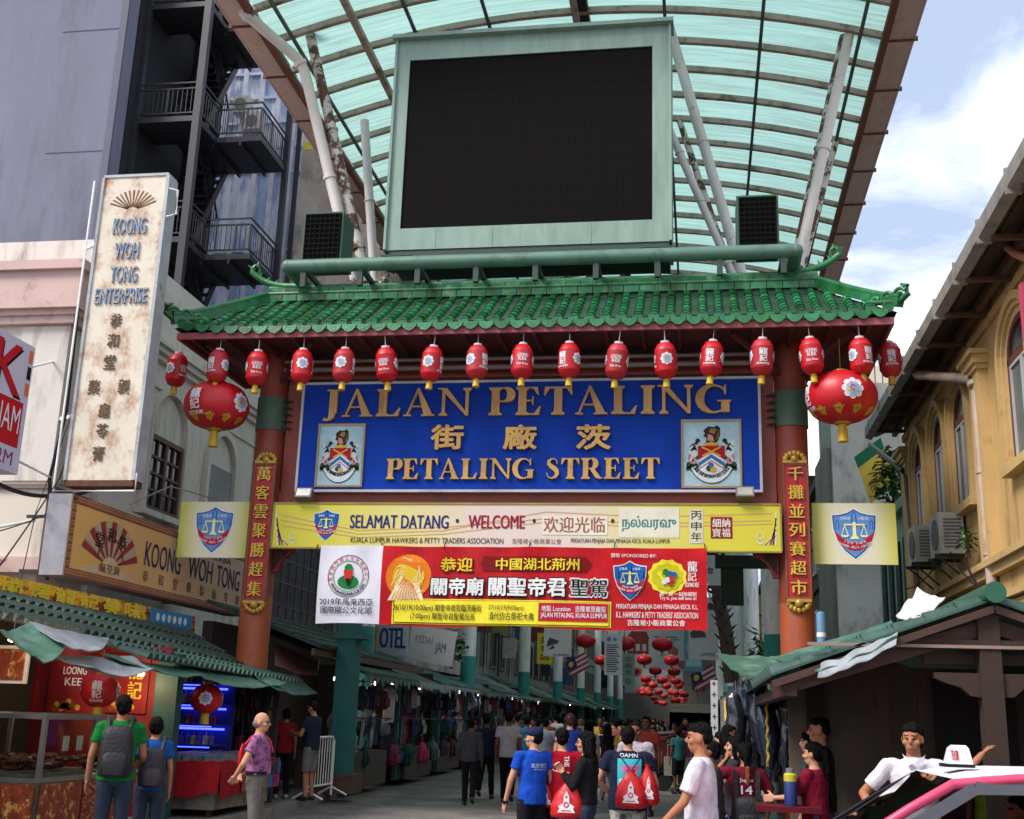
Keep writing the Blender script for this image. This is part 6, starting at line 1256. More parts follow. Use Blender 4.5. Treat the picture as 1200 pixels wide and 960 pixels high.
for px,py,Y,lab in ((678,781,52,'small striped flag hanging by the first lantern column'),(826,797,48,'small striped flag hanging beside the grey billboard')):
    p=at(px,py,Y=Y); t=thing('striped_flag',lab,'flag',p); b=B(); pn=Pan(b,p+V((-.35,0,-.5)),(.8,0,.45),(-.3,0,.9),lay=.004)
    for k in range(7): pn.rect(0,.1*k,1.0,.1*k+.1,k%2,0)
    pn.rect(0,.3,.45,.7,2,1); pn.disc(.2,.5,.12,3,2,n=10); b.link('cloth',[ink('#b03a48'),ink('#d0ccd0'),ink('#2c3c7a'),lyel],t); b=B(); b.cyl(p+V((-.6,0,.6)),p+V((-.25,0,-.7)),.015,n=5); b.link('pole',MC['black_steel'],t)
# beams over the street between the pillars and the first column
t=thing('cross_beam','dark green steel beam with hanging bracket behind the red pillar','beam',(.5,22.5,4.8)); p=at(838,657,Y=24); q=at(915,652,Y=24); bx(t,'beam',mat('bottle_green_steel','#2a4638',.6,.15,2),(p.x,q.x,23.9,24.1,4.7,4.95)); p=at(845,700,Y=24); bx(t,'bracket',MC['bottle_green_steel'],(p.x,p.x+.45,23.92,24.08,3.95,4.69))
t=thing('palm_trunk','dark shaggy palm trunk leaning between hanging boards and white columns','tree',at(862,790,Y=33)); b=B(); pts=[at(858,800,Y=33),at(850,740,Y=33),at(840,690,Y=33),at(836,640,Y=33)]; b.tube(pts,[.22,.2,.17,.13],9)
for k in range(60): f=k/60*2.98; i=int(f); c=V(pts[i]).lerp(V(pts[i+1]),f-i); a=k*2.4; b.cyl(c+V((.15*cos(a),.15*sin(a),0)),c+V((.34*cos(a),.34*sin(a),.16)),.05,.008,n=4)
b.link('trunk',mat('palm_bark','#3a2c26',.9,.3,6),t)
def leaves(name,label,c,r,n,m,cat='plant',lw=.09,ll=.22):
    t=thing(name,label,cat,c); b=B(); c=V(c)
    for k in range(n):
        d=V((rnd.gauss(0,1),rnd.gauss(0,1),rnd.gauss(0,1))).normalized(); p=c+V((d.x*r[0],d.y*r[1],d.z*r[2]))*rnd.random()**.5; a=V((rnd.uniform(-1,1),rnd.uniform(-1,1),rnd.uniform(-.8,.3))).normalized(); s_=a.cross(V((0,0,1))).normalized()*lw*rnd.uniform(.5,1); a*=ll*rnd.uniform(.6,1.3)
        b.add([p,p+a*.5+s_,p+a,p+a*.5-s_],[(0,1,2,3)])
    b.link('foliage',m,t); b=B(); b.tube([c-V((0,0,r[2]*1.5)),c,c+V((.1,0,r[2]*.6))],[.05,.035,.01],6); b.link('stem',wood,t); return t
lf=mat('leaf_green','#3f6b2c',.5,.35,6,c2='#6a8f3a',lo=.5,hi=.7,s2=4)
leaves('potted_plant','green leafy shrub growing beside the yellow banner past the yellow shophouse',at(1046,562,Y=29),(.45,.45,.95),420,lf)
leaves('potted_plant','green creeper tuft at the foot of the drainpipe on the yellow shophouse',at(1133,632,X=4.35),(.12,.3,.2),70,lf,lw=.05,ll=.13)
leaves('potted_plant','bushy palm fronds behind the yellow sketch board and white columns',at(893,775,Y=34),(.4,.5,1.0),300,lf,lw=.06,ll=.5)
leaves('potted_plant','plant sprouting above the market awnings behind the red banner',at(530,755,Y=36),(.5,.5,.5),260,lf)
# ================================================ WRAPPED BAGS, SHELF STALL AND CART (yellow shophouse side)
plas=mat('clear_wrap','#2e2f3a',.12,.35,3,c2='#a8aab4',lo=.60,hi=.70,s2=5,stretch=(1,1,.35),spec=.9,bump=.8,bs=9)  # pale streaks of all three wraps are glints put into the colour
pld=mat('black_wrap','#1c1d24',.15,.35,3,c2='#8f929c',lo=.62,hi=.70,s2=6,stretch=(1,1,.35),spec=.9,bump=.8,bs=12)
plb=mat('blue_wrap','#222c44',.12,.35,3,c2='#8f9ab0',lo=.60,hi=.72,s2=5,stretch=(1,1,.35),spec=.9,bump=.8,bs=9)
for k in range(20):
    px=860+(k%10)*7.6+rnd.uniform(-2,2); Y=16.3+.45*(k//10)+rnd.uniform(-.15,.15); p=at(px,800+rnd.uniform(0,14),Y=Y); h=rnd.uniform(.95,1.3); b=B(); R_=[]; sd=k*7.1
    for j in range(20):
        f=j/19; w=(.035+.085*sin(PI*min(1,f*1.05+.06))**.5)*(1+.12*sin(f*9+sd)); R_.append([V((p.x+.03*sin(f*5+sd)+w*cos(a)*(1+.35*noise.noise((cos(a)*1.6+sd,sin(a)*1.6,f*7))),Y+w*.8*sin(a)*(1+.35*noise.noise((sin(a)*1.6,cos(a)*1.6+sd,f*6))),p.z-h*f)) for a in [2*PI*i_/18 for i_ in range(18)]])
    b.loft(R_); b.cyl((p.x,Y,p.z),(p.x,Y,p.z+.12),.012,n=5); tag(b.link('wrapped_bag',[plas,plb,plas,pld][k%4],None,70),'dark garment bag in shiny clear plastic hanging under the red pillar, bunched with others','bag','plastic wrapped bags under the pillar')
for px,lab in ((898,'yellow plastic rope hanging in front of the wrapped bags'),(924,'dull twisted rope hanging at the outer edge of the wrapped bags')):
    p=at(px,803,Y=16.0); b=B(); b.tube([p+V((.012*sin(j*2.2),.012*cos(j*2.2),-j*.06)) for j in range(18 if px<910 else 24)],.018,6); tag(b.link('hanging_rope',mat('rope_yellow','#b8962c',.7,.2,30) if px<910 else mat('rope_dull','#7a6838',.8,.2,30)),lab,'rope')
t=thing('rack_post','white post with black crosses at the corner of the shelf stall','post',(.2,17.6,0)); p=at(838,900,Y=17.6); bx(t,'pillar',mat('post_white','#b5b2b4',.6,.06,3),(p.x-.05,p.x+.05,17.6,17.7,.05,2.25)); b=B(); pn=panY(b,p.x-.05,17.6,.05)
for k in range(14): pn.text('+',.02,.1+k*.155,0,w=.06,h=.07,l=1,bold=.04)
b.link('print',[K_],t)
t=thing('goods_shelf','metal shelf of small colourful goods behind the crossed white post','shelf',(.6,18.5,0)); fx0,fx1=at(845,850,Y=18.4).x,at(868,850,Y=18.4).x+.15
bx(t,'frame',fr_,(fx0,fx1,18.4,18.43,2.0,2.03),(fx0,fx1,18.4,18.8,1.45,1.47),(fx0,fx1,18.4,18.8,1.05,1.07),(fx0,fx0+.03,18.4,18.43,.1,2.03),(fx1-.03,fx1,18.4,18.43,.1,2.03),(fx0,fx1,18.8,18.82,.1,2.03))
for k in range(12): pass
spots=[(fx0+.08+.09*(k%4),18.38,1.98-.42*(k//4)) for k in range(12)]
for x,y_,z in spots:
    packets('small colourful packet on the metal shelf behind the crossed post','packets on the metal shelf',[(x,y_,z)],.07,.3,.07)
p=at(885,829,Y=18.0); t=thing('hanging_lamp','round white lit lamp hanging in front of the wrapped bags','lamp',p); b=B(); lamp(p-V((0,.12,.1)),10,(.95,.98,1),t); b.ball(p,.075,.075,.075,n=14,m=9); b.link('bulb',tube,t,60); b=B(); b.lathe(p+V((0,0,.05)),[(.11,0),(.05,.06),(.015,.1)],14); b.cyl(p+V((0,0,.1)),p+V((0,0,.6)),.006,n=5); b.link('lamp_shade',fr_,t)
t=thing('street_cart','loaded street cart with maroon cover and wheels in the middle of the street','cart',(-.3,30,0)); 
bx(t,'body',grimy('cart_base','#4a3430'),(-1.1,.55,29.8,31.2,.45,.95)); b=B(); drape(b,[(-1.15,29.75,1.15),(.6,29.75,1.15),(.62,29.7,.6),(-1.17,29.7,.62)],10,4,.05,0,.01,.04,3); drape(b,[(-1.15,31.25,1.3),(.6,31.25,1.3),(.6,29.75,1.16),(-1.15,29.75,1.16)],8,4,-.06,0,.01,.1,6); b.link('cover',cloth('#4a1a24'),t)
for x in (-.95,.4): b=B(); b.cyl((x,29.85,.22),(x,29.95,.22),.22,n=18); b.cyl((x,31.05,.22),(x,31.15,.22),.22,n=18); b.link('wheel',mat('tyre','#1c1c1e',.8),t,40)
for k,(x,m) in enumerate(((-.75,'#8f8d86'),(-.35,'#5a5a5c'),(.05,'#b0aea8'),(.4,'#8a8a8c'))):
    u=thing('tote_bag',['grey canvas tote bag at the outer end of the street cart','dark tote bag on the side of the street cart','white tote bag with a black block print on the street cart','pale tote bag on the wheel end of the street cart'][k],'bag',(x,29.65,.3),'tote bags on the cart'); q=B(); q.box(x-.17,x+.17,29.56,29.64,.38,.82); q.link('body',cloth(m),u); q=B(); q.tube([(x-.09,29.6,.8),(x-.07,29.6,1.1),(x+.07,29.6,1.1),(x+.09,29.6,.8)],.014,6); q.link('handle',cloth(m),u)
    if k==2:
        q=B(); pn=panY(q,x-.13,29.56,.44)
        for i in range(3):
            for j in range(2): pn.text('KL'[j],.02+.085*i,.04+.15*j,0,w=.07,h=.13,bold=.06)
        q.link('print',[K_],u)
for k in range(12):
    x,y_=rnd.uniform(-1,.45),rnd.uniform(29.9,31); b=B(); b.obox((x,y_,1.36+.05*rnd.random()),(.34,.26,.04),(1,rnd.uniform(-.6,.6),.1)); tag(b.link('folded_cloth',gm[[5,7,9,11,4,3][k%6]]),['dusty pink','pale grey','off white','bright pink','grey','dark blue'][k%6]+' folded cloth lying on the street cart','cloth','folded cloths on the cart')
# ================================================ TIMBER STALL (yellow shophouse side)
tim=mat('weathered_timber','#38261f',.85,.25,5,c2='#221814',lo=.5,hi=.7,s2=5,stretch=(2,2,2)); ruf=mat('red_brown_edge','#42281f',.7,.2,4)
GY=10.3
st=thing('timber_stall','low timber stall with carved beam ends and a tiled gable roof behind the pink taxi','market stall',(2.4,12,0))
AP=at(1163,700,Y=GY); EL_=at(905,792,Y=GY); AP.z=2.71
def slope(sg):
    xe=EL_.x if sg<0 else 2*AP.x-EL_.x; return [(AP.x,GY,AP.z),(AP.x,GY+7.5,AP.z),(xe,GY+7.5,EL_.z),(xe,GY,EL_.z)]
for sg in (-1,1):
    c=slope(sg); b=B(); tiles(b,c[3],c[2],c[0],c[1],30,.07,7); b.link('tile_roof',tgt,st,40)
b=B(); b.cyl((AP.x,GY-.12,AP.z+.06),(AP.x,GY+7.5,AP.z+.05),.088,n=20); b.link('ridge',mat('ridge_green','#1f5540',.45,.12,4),st,40)
b=B()
for sg in (-1,1): xe=EL_.x if sg<0 else 2*AP.x-EL_.x; b.bar((AP.x,GY-.02,AP.z-.07),(xe,GY-.02,EL_.z-.07),.06,.06); b.bar((AP.x,GY+.15,AP.z-.2),(xe,GY+.15,EL_.z-.12),.08,.12)
b.link('barge_board',ruf,st)
pq=lambda px,py:at(px,py,Y=GY+.1)
b=B(); x=pq(1160,790).x; b.box(x-.085,x+.085,GY+.02,GY+.19,.15,AP.z-.1); b.link('post',tim,st)
b=B(); b.box(pq(1052,755).x,x+1.8,GY+.03,GY+.12,pq(1100,761).z,pq(1100,750).z); b.box(pq(1085,768).x,x+1.8,GY+.2,GY+.28,pq(1130,778).z,pq(1130,765).z); b.link('beam',tim,st)
z1,z0=pq(1130,789).z,pq(1130,797).z; 
for sg in (-1,1):
    b=B(); pr=[(.085,z0-.14),(.17,z0-.13),(.25,z0-.06),(.36,z0-.03),(.45,z0+.01),(.45,z1),(.085,z1)]
    b.prism([(sg*u,v) for u,v in pr][::sg],lambda u,v,s:(x+u,GY+.15-.1*s,v)); b.link('carved_bracket',tim,st)
bx(st,'conduit',mat('pale_conduit','#8a7468',.5),(EL_.x+.3,x+1.6,GY-.0,GY+.02,pq(1050,759).z,pq(1050,757).z+.012))
bx(st,'back_panel',mat('grey_block_wall','#5f5248',.9,.14,.9,c2='#3f362f',lo=.5,hi=.72,s2=1.4),(pq(950,800).x+.1,5.3,14.6,14.7,.15,2.35)); [bx(st,'side_post',tim,q) for q in ((x-.75,x-.65,11.6,11.7,.15,2.4),(x-.4,x-.36,11.5,11.54,.15,2.1),(x+1.7,x+1.85,GY+.02,GY+.19,.15,2.3))]
[bx(st,'door_panel',darkp,q) for q in ((x-1.15,x-.95,14.5,14.58,.15,2.3),(x+.3,x+1.2,14.5,14.58,.15,2.3))]
for k,(cs,m,sg,lab) in enumerate((([at(903,770,Y=11.4),at(1045,727,Y=11.4),at(1052,744,Y=10.15),at(960,786,Y=10.15)],tarpg,.03,'torn green tarpaulin along the eave of the timber stall'),([at(962,778,Y=10.2),at(1052,742,Y=10.2),at(1050,752,Y=10.12),at(958,792,Y=10.12)],tarpw,.03,'grey plastic sheet hanging off the eave of the timber stall'),([at(1050,722,Y=11),at(1075,690,Y=11.2),at(1108,700,Y=11),at(1070,726,Y=10.5)],mat('white_sheet','#c8c2c4',.6,.08,3),.02,'crumpled white plastic sheet on the timber stall tiles'),([at(838,765,Y=15.5),at(905,768,Y=15.5),at(922,782,Y=14.2),at(868,790,Y=14.2)],tarpg,.06,'ragged teal tarpaulin end beside the pillar foot'))):
    b=B(); drape(b,cs,18,8,sg,0,.012,.03,k*7.3+40); tag(b.link('awning_sheet',m,None,60),lab,'tarpaulin','tarpaulins on the timber stall')
bx(st,'beam',tim,(EL_.x+.1,EL_.x+.2,GY,GY+7.4,EL_.z-.16,EL_.z-.06)); bx(st,'post',tim,(EL_.x+.9,EL_.x+1.02,17.0,17.12,.15,2.3))
t=thing('water_tank','small blue and white canister on the roof beside the red pillar','canister',at(963,755,Y=14)); p=at(963,757,Y=14); b=B(); b.lathe(p,[(.05,0),(.05,.36),(.045,.38),(.02,.39)],14); b.link('body',mat('tank_blue','#5f8aa8',.5,.1,4),t,40); b=B(); b.lathe(p,[(.053,.1),(.053,.15)],14); b.link('band',lwhite,t,40)

# ================================================ FAR END CLUTTER
for k in range(18):
    px=rnd.uniform(748,808); Y=rnd.uniform(80,116); o=copy_tree(fl); o.location=at(px,rnd.uniform(800,826),Y=Y); s_=rnd.uniform(.55,.85); o.scale=(s_,s_,s_); tag(o,'small red oval lantern in the dense far cluster over the street','lantern','oval lanterns strung far down the street')
t=thing('market_tent','brown canvas tent roof in the middle of the far street','tent',(0,70,0)); b=B(); p=at(786,868,Y=62); q=at(832,836,Y=62); drape(b,[(p.x,60,q.z),(q.x,60,q.z),(q.x,60,p.z),(p.x,60,p.z)],8,5,.05,0,.02,.05,2); drape(b,[(p.x,60,q.z),(p.x,66,q.z+.5),(q.x,66,q.z+.5),(q.x,60,q.z)],8,5,.05,0,.02,.05,6); b.link('roof',mat('tent_brown','#4a3f36',.85,.2,2),t)
for x in (p.x+.1,q.x-.1): bx(t,'leg',MC['black_steel'],(x-.04,x+.04,60.2,60.28,0,q.z))
# ================================================ PEOPLE
SK=[mat('skin_tan','#a56e50',.6,.06,8,spec=.25),mat('skin_light','#c08c70',.6,.06,8,spec=.25),mat('skin_brown','#70462f',.6,.06,8,spec=.25)]
LIP=mat('lip','#8f4a44',.45,.05,8); EYE=mat('eye_dark','#17120f',.25,.0); HAIRM=mat('black_hair','#0b0908',.75,.3,30,stretch=(1,1,.25),spec=.12,bump=.6,bs=60); GREYH=mat('grey_hair','#6f6a66',.6,.3,30); ORH=mat('orange_hair','#8a4a20',.5,.3,30)
def cap(b,p,q,r0,r1,n=10):
    p=V(p);q=V(q);d=q-p
    if d.length<1e-5: d=V((0,0,1e-4))
    u=d.normalized(); b.loft([b.ring(p-u*r0*.98,d,r0*.15,n),b.ring(p-u*r0*.7,d,r0*.71,n),b.ring(p,d,r0,n),b.ring(q,d,r1,n),b.ring(q+u*r1*.7,d,r1*.71,n),b.ring(q+u*r1*.98,d,r1*.15,n)])
def flat(b,p,q,r0,r1,n=12): b.cyl(p,q,r0,r1,n)
def fuse(b,voxel,name,mats,parent=None,smooth=2,wr=0,seed=0,ws=9,keep=None):
    """one continuous skin from overlapping closed shapes"""
    me=bpy.data.meshes.new('t'); me.from_pydata(b.v,[],b.f); o=bpy.data.objects.new('t',me); col.objects.link(o)
    r=o.modifiers.new('r','REMESH'); r.mode='VOXEL'; r.voxel_size=voxel
    if smooth: s=o.modifiers.new('s','SMOOTH'); s.factor=.5; s.iterations=smooth
    m2=bpy.data.meshes.new_from_object(o.evaluated_get(bpy.context.evaluated_depsgraph_get())); m2.name=name
    bpy.data.objects.remove(o); bpy.data.meshes.remove(me)
    if wr:
        nn=[v.normal.copy() for v in m2.vertices]
        for v,n_ in zip(m2.vertices,nn):
            c=v.co; k=noise.noise((c.x*ws+seed,c.y*ws,c.z*ws*.55+c.x*3))+.5*noise.noise((c.x*ws*2.3,c.y*ws*2.3+seed,c.z*ws*1.5-c.x*6)); v.co=c+n_*wr*k
    m2.materials.clear()
    for m in (mats if isinstance(mats,(list,tuple)) else [mats]): m2.materials.append(m)
    m2.polygons.foreach_set('use_smooth',[True]*len(m2.polygons)); m2.update()
    return obj(name,m2,parent)
def rings(b,rows,n=18,off=V((0,0,0)),lean=None):
    R_=[]
    for z,rx,ry,cy in rows:
        R_.append([V((rx*cos(a)*(1-.10*abs(sin(2*a))**2*0),cy+ry*sin(a),z))+off for a in [2*PI*i/n for i in range(n)]])
    if lean: R_=[[lean(p) for p in r] for r in R_]
    b.loft(R_)
def hand(b,w,d,side,curl,s=1,thumb=1):
    """palm, four fingers of unequal length bent at the knuckles and a thumb leaving the side; d is the forearm direction, curl closes the fingers"""
    d=V(d).normalized(); up=V((0,1,0)) if abs(d.y)<.8 else V((0,0,1)); pn=d.cross(up).normalized(); ac=pn.cross(d).normalized()   # ac: across the palm
    w=V(w); c=w+d*.045*s
    b.obox(w+d*.048*s,(.085*s,.026*s,.074*s),d,ac); 
    for i,l in enumerate((.064,.074,.070,.054)):
        base=w+d*.086*s+ac*(.030-.0205*i)*s; p1=base+(d*cos(curl)+pn*sin(curl)*side)*l*.55*s; p2=p1+(d*cos(curl*2)+pn*sin(curl*2)*side)*l*.5*s
        cap(b,base-d*.012*s,p1,.0095*s,.009*s,7); cap(b,p1,p2,.009*s,.0075*s,7)
    if thumb: t0=w+d*.028*s+ac*.034*s; t1=t0+(d*.6+ac*.75+pn*.25*side).normalized()*.042*s; t2=t1+(d*.9+ac*.2+pn*.35*side).normalized()*.032*s; cap(b,t0,t1,.0125*s,.0105*s,7); cap(b,t1,t2,.0105*s,.0085*s,7)
def person(label,px,py,Y,yaw,top,bot,skin=0,hair='short',sleeve=.55,legs='long',arms=None,stride=0,hy=0,hp=0,build=1.0,fine=True,group=None,hm=None,z0=0.0,shirtlen=.86,shoe='#1c1c1e',H=None,female=False,glasses=False,girth=1.0,topm=None,botm=None,X=None,curl=None):
    p0=at(px,py,Y=Y); H=H or max(1.42,min(1.86,p0.z-z0)); S=H/1.705; vx=.0085 if fine else .016
    root=thing('person',label,'person',(0,0,0),group); rng=random.Random(int(px*7+py))
    sw=(.185 if not female else .165)*build; fn=.9 if female else 1
    ar={'L':((-.05,-.02,-.285),(-.06,.05,-.535)),'R':((.05,-.02,-.285),(.06,.05,-.535))}
    ar.update(arms or {})
    J={}
    for k,s_ in (('L',-1),('R',1)): sh=V((s_*sw,0,1.385)); J[k]=(sh,sh+V(ar[k][0]),sh+V(ar[k][1]))
    LG={}
    for s_,st in ((-1,stride),(1,-stride)):
        hipp=V((s_*.088,0,.90)); an=V((s_*.10,st,.085+(.10 if st<-.05 else 0))); kn=V((s_*.095,st*.42+.03+abs(st)*.12,.49)); LG[s_]=(hipp,kn,an)
    hr=Matrix.Translation((0,0,1.47))@Matrix.Rotation(hy,4,'Z')@Matrix.Rotation(-hp,4,'X')@Matrix.Translation((0,0,-1.47))
    hd=lambda x,y,z: hr@V((x,y,z))
    g=girth
    b=B(); rings(b,[(.83,.12*fn,.09,0),(.90,.155,.108,0),(.97,.158,.11,0),(1.06,.138*fn,.10,.0),(1.2,.155*build*fn,.112,.005),(1.32,.168*build,.108,.0),(1.39,.145*build,.085,-.01),(1.44,.07,.065,-.012),(1.47,.05,.05,-.005)])
    cap(b,(0,-.012,1.41),hd(0,.0,1.53),.056*fn,.052*fn)
    for k,s_ in (('L',-1),('R',1)):
        sh,el,wr_=J[k]; cap(b,sh,el,.048*build*fn,.038*fn); cap(b,el,wr_,.038*fn,.026*fn); d=(wr_-el); hand(b,wr_,d,-s_,curl or (.38 if fine else .2),1)
    for s_ in (-1,1):
        hp_,kn,an=LG[s_]; cap(b,hp_,kn,.082*g,.054); cap(b,kn,an,.053,.036); cap(b,an+V((0,-.03,-.045)),an+V((0,.14,-.055)),.035,.03)
    # head: skull, jaw, nose, brow, ears, lips
    def E(c,r): b.ball((0,0,0),*r,n=16,m=12); k=len(b.v)-16*13; b.v[k:]=[tuple(hr@(V(v)+V(c))) for v in b.v[k:]]
    E((0,.004,1.607),(.073,.092,.098)); E((0,.030,1.535),(.054,.064,.064)); E((0,.050,1.498),(.026,.03,.022)); E((0,.103,1.565),(.0145,.020,.013)); 
    cap(b,hd(0,.088,1.60),hd(0,.112,1.572),.009,.013,8); cap(b,hd(-.034,.080,1.614),hd(.034,.080,1.614),.014,.014,8)
    for s_ in (-1,1): E((s_*.076,-.004,1.583),(.010,.022,.033)); E((s_*.045,.062,1.565),(.024,.025,.022))
    E((0,.087,1.522),(.024,.012,.0085))
    body=fuse(b,vx,'body',[SK[skin],LIP,EYE,hm or HAIRM],root,2)
    hi=hr.inverted(); idx=[]
    for f in body.data.polygons:
        m=0
        if f.center.z>1.4:
            c=hi@f.center; ax=abs(c.x)
            if c.y>.062:
                if abs(ax-.031)<.0145 and abs(c.z-1.592)<.0062: m=2
                elif abs(ax-.033)<.021 and abs(c.z-1.6165)<.0042: m=3
                elif ax<.024 and abs(c.z-1.521)<.0075 and c.y>.078: m=1
        idx.append(m)
    body.data.polygons.foreach_set('material_index',idx)
    # top
    tm=topm or cloth(top); b=B(); e=.016*build; hem=shirtlen
    rings(b,[(hem,.168*g*fn+e,.118*g+e,0),(.98,.166*g*fn+e,.118*g+e,0),(1.08,.152*g*fn+e,.112*g+e,.0),(1.2,.164*build*fn+e,.12*g+e,.004),(1.32,.178*build+e,.112+e,.0),(1.395,.150*build+e,.088+e*.8,-.008),(1.437,.088+e*.4,.072+e*.4,-.01),(1.452,.066,.064,-.008)])
    for k in 'LR':
        sh,el,wr_=J[k]; s_=-1 if k=='L' else 1; cap(b,sh+V((-s_*.05,0,.0)),sh,.062*build,.058*build+.006)
        if sleeve<=1: q=sh.lerp(el,sleeve); flat(b,sh-(el-sh)*.05,q,.058*build+.008,.060*build+.004)
        else: cap(b,sh,el,.056*build+.006,.048); flat(b,el-(wr_-el).normalized()*.02,el.lerp(wr_,.93),.049,.036); cap(b,el,el,.048,.048)
    shirt=fuse(b,.011 if fine else .018,'shirt',tm,root,3,.010 if fine else .006,rng.random()*50,8)
    # trousers or shorts
    bm=botm or cloth(bot); b=B(); rings(b,[(.80,.11,.08,0),(.86,.165*g,.118*g,0),(.95,.165*g,.118*g,0),(1.03,.150*g,.112*g,0)])
    for s_ in (-1,1):
        hp_,kn,an=LG[s_]; 
        if legs=='long': cap(b,hp_,kn,.098*g,.070); flat(b,kn,an+V((0,0,.0)),.070,.058); cap(b,kn,kn,.070,.070)
        else: q=hp_.lerp(kn,1.02); flat(b,hp_,q,.100*g,.088); cap(b,hp_,hp_,.098*g,.098*g)
    fuse(b,.012 if fine else .018,'trousers' if legs=='long' else 'shorts',bm,root,2,.006,rng.random()*50,9)
    for s_ in (-1,1):
        an=LG[s_][2]; b=B(); tip=.0 if an.z<.1 else -.06
        cap(b,an+V((0,-.045,-.042)),an+V((0,.06,-.045+tip*.4)),.043,.043); cap(b,an+V((0,.05,-.05+tip*.4)),an+V((0,.155,-.055+tip)),.041,.034); fuse(b,.012 if fine else .018,'shoe',mat('shoe_'+shoe.strip('#'),shoe,.6,.1,5),root,2)
    # hair
    hmt=hm or HAIRM; b=B()
    def EH(c,r,n=16): b.ball((0,0,0),*r,n=n,m=12); k=len(b.v)-n*13; b.v[k:]=[tuple(hr@(V(v)+V(c))) for v in b.v[k:]]
    if hair!='bald':
        if hair=='under': EH((0,-.006,1.655),(.074,.098,.062)); EH((0,.045,1.688),(.052,.04,.018)); EH((0,-.04,1.60),(.073,.062,.06))
        else: EH((0,-.020,1.630),(.083,.094,.090)); EH((0,-.040,1.590),(.074,.068,.075)); EH((0,.034,1.676),(.064,.053,.030))
        if hair in ('long','pony'):
            if hair=='long':
                for x in (-.06,-.03,0,.03,.06): cap(b,hd(x,-.045,1.60),hd(x*1.25,-.105,1.27+.02*abs(x)*10),.048,.03)
                for s_ in (-1,1): cap(b,hd(s_*.068,.015,1.62),hd(s_*.085,-.01,1.40),.024,.022)
                EH((0,-.005,1.645),(.084,.096,.075))
            else: cap(b,hd(0,-.10,1.63),hd(0,-.135,1.60),.03,.032); cap(b,hd(0,-.135,1.60),hd(0.01,-.15,1.44),.036,.026); cap(b,hd(.01,-.15,1.45),hd(.01,-.14,1.36),.026,.012); EH((0,-.005,1.645),(.082,.095,.072))
        elif hair=='bob':
            EH((0,-.025,1.60),(.09,.085,.10)); EH((0,.048,1.660),(.066,.046,.028))
        fuse(b,.008 if fine else .016,'hair',hmt,root,1,.010,rng.random()*40,34)
    else:
        EH((0,-.035,1.575),(.078,.066,.058)); fuse(b,.009,'hair',hmt,root,1,.004,3,26)
    if glasses:
        b=B()
        for s_ in (-1,1): b.tube([hd(s_*.034+.024*cos(a),.104,1.590+.017*sin(a)) for a in [2*PI*i/12 for i in range(13)]],.0025,5); b.tube([hd(s_*.058,.103,1.593),hd(s_*.078,.02,1.596)],.002,4)
        b.link('glasses',K_,root)
    root.scale=(S,S,S); root.rotation_euler=(0,0,yaw); root.location=(p0.x if X is None else X,Y,z0)
    return dict(root=root,shirt=shirt,J=J,S=S,M=Matrix.Translation(root.location)@Matrix.Rotation(yaw,4,'Z')@Matrix.Scale(S,4),hd=hd,body=body)
def back_print(P,items,mats,name='shirt_print',side=-1):
    """lettering that lies on the cloth of the back (side -1) or chest (1)"""
    me=P['shirt'].data; bv=BVHTree.FromPolygons([v.co for v in me.vertices],[tuple(f.vertices) for f in me.polygons]); b=B(); pn=Pan(b,(0,side*1.0,0),(-side,0,0),(0,0,1)); 
    pn.u=V((-side,0,0)); pn.n=V((0,side,0))
    for it in items:
        if it[0]=='t': pn.text(it[1],it[2],it[3],it[6],w=it[4],h=it[5],l=it[7] if len(it)>7 else 2,bold=it[8] if len(it)>8 else .02)
        elif it[0]=='r': 
            n=8
            for i in range(n):
                for j in range(n): u0,v0,u1,v1=it[1:5]; pn.poly([(u0+(u1-u0)*a/n,v0+(v1-v0)*c/n) for a,c in ((i,j),(i+1,j),(i+1,j+1),(i,j+1))],it[5],it[6] if len(it)>6 else 1)
        elif it[0]=='v': # vertical running text
            for k,ch in enumerate(it[1]):
                if ch!=' ':
                    vs,fs,asp=txt(ch,.03); b.add([pn.P(it[2]+(y)*it[4],it[3]-k*it[5]-x*it[5]*.85,2) for x,y,z in vs],fs,it[6])
    out=[]
    for v in b.v:
        p=V(v); h=bv.ray_cast(V((p.x,side*.6,p.z)),V((0,-side,0))); lay=(p.y-side)*side
        out.append(tuple(h[0]+V((0,side*(.004+abs(lay)*.5),0))) if h[0] else (p.x,side*.13,p.z))
    b.v=out; o=b.link(name,mats,P['root']); o.matrix_parent_inverse=Matrix.Identity(4); return o
def world_link(b,name,mats,M,parent,smooth=50):
    b.v=[tuple(M@V(v)) for v in b.v]; return b.link(name,mats,parent,smooth)
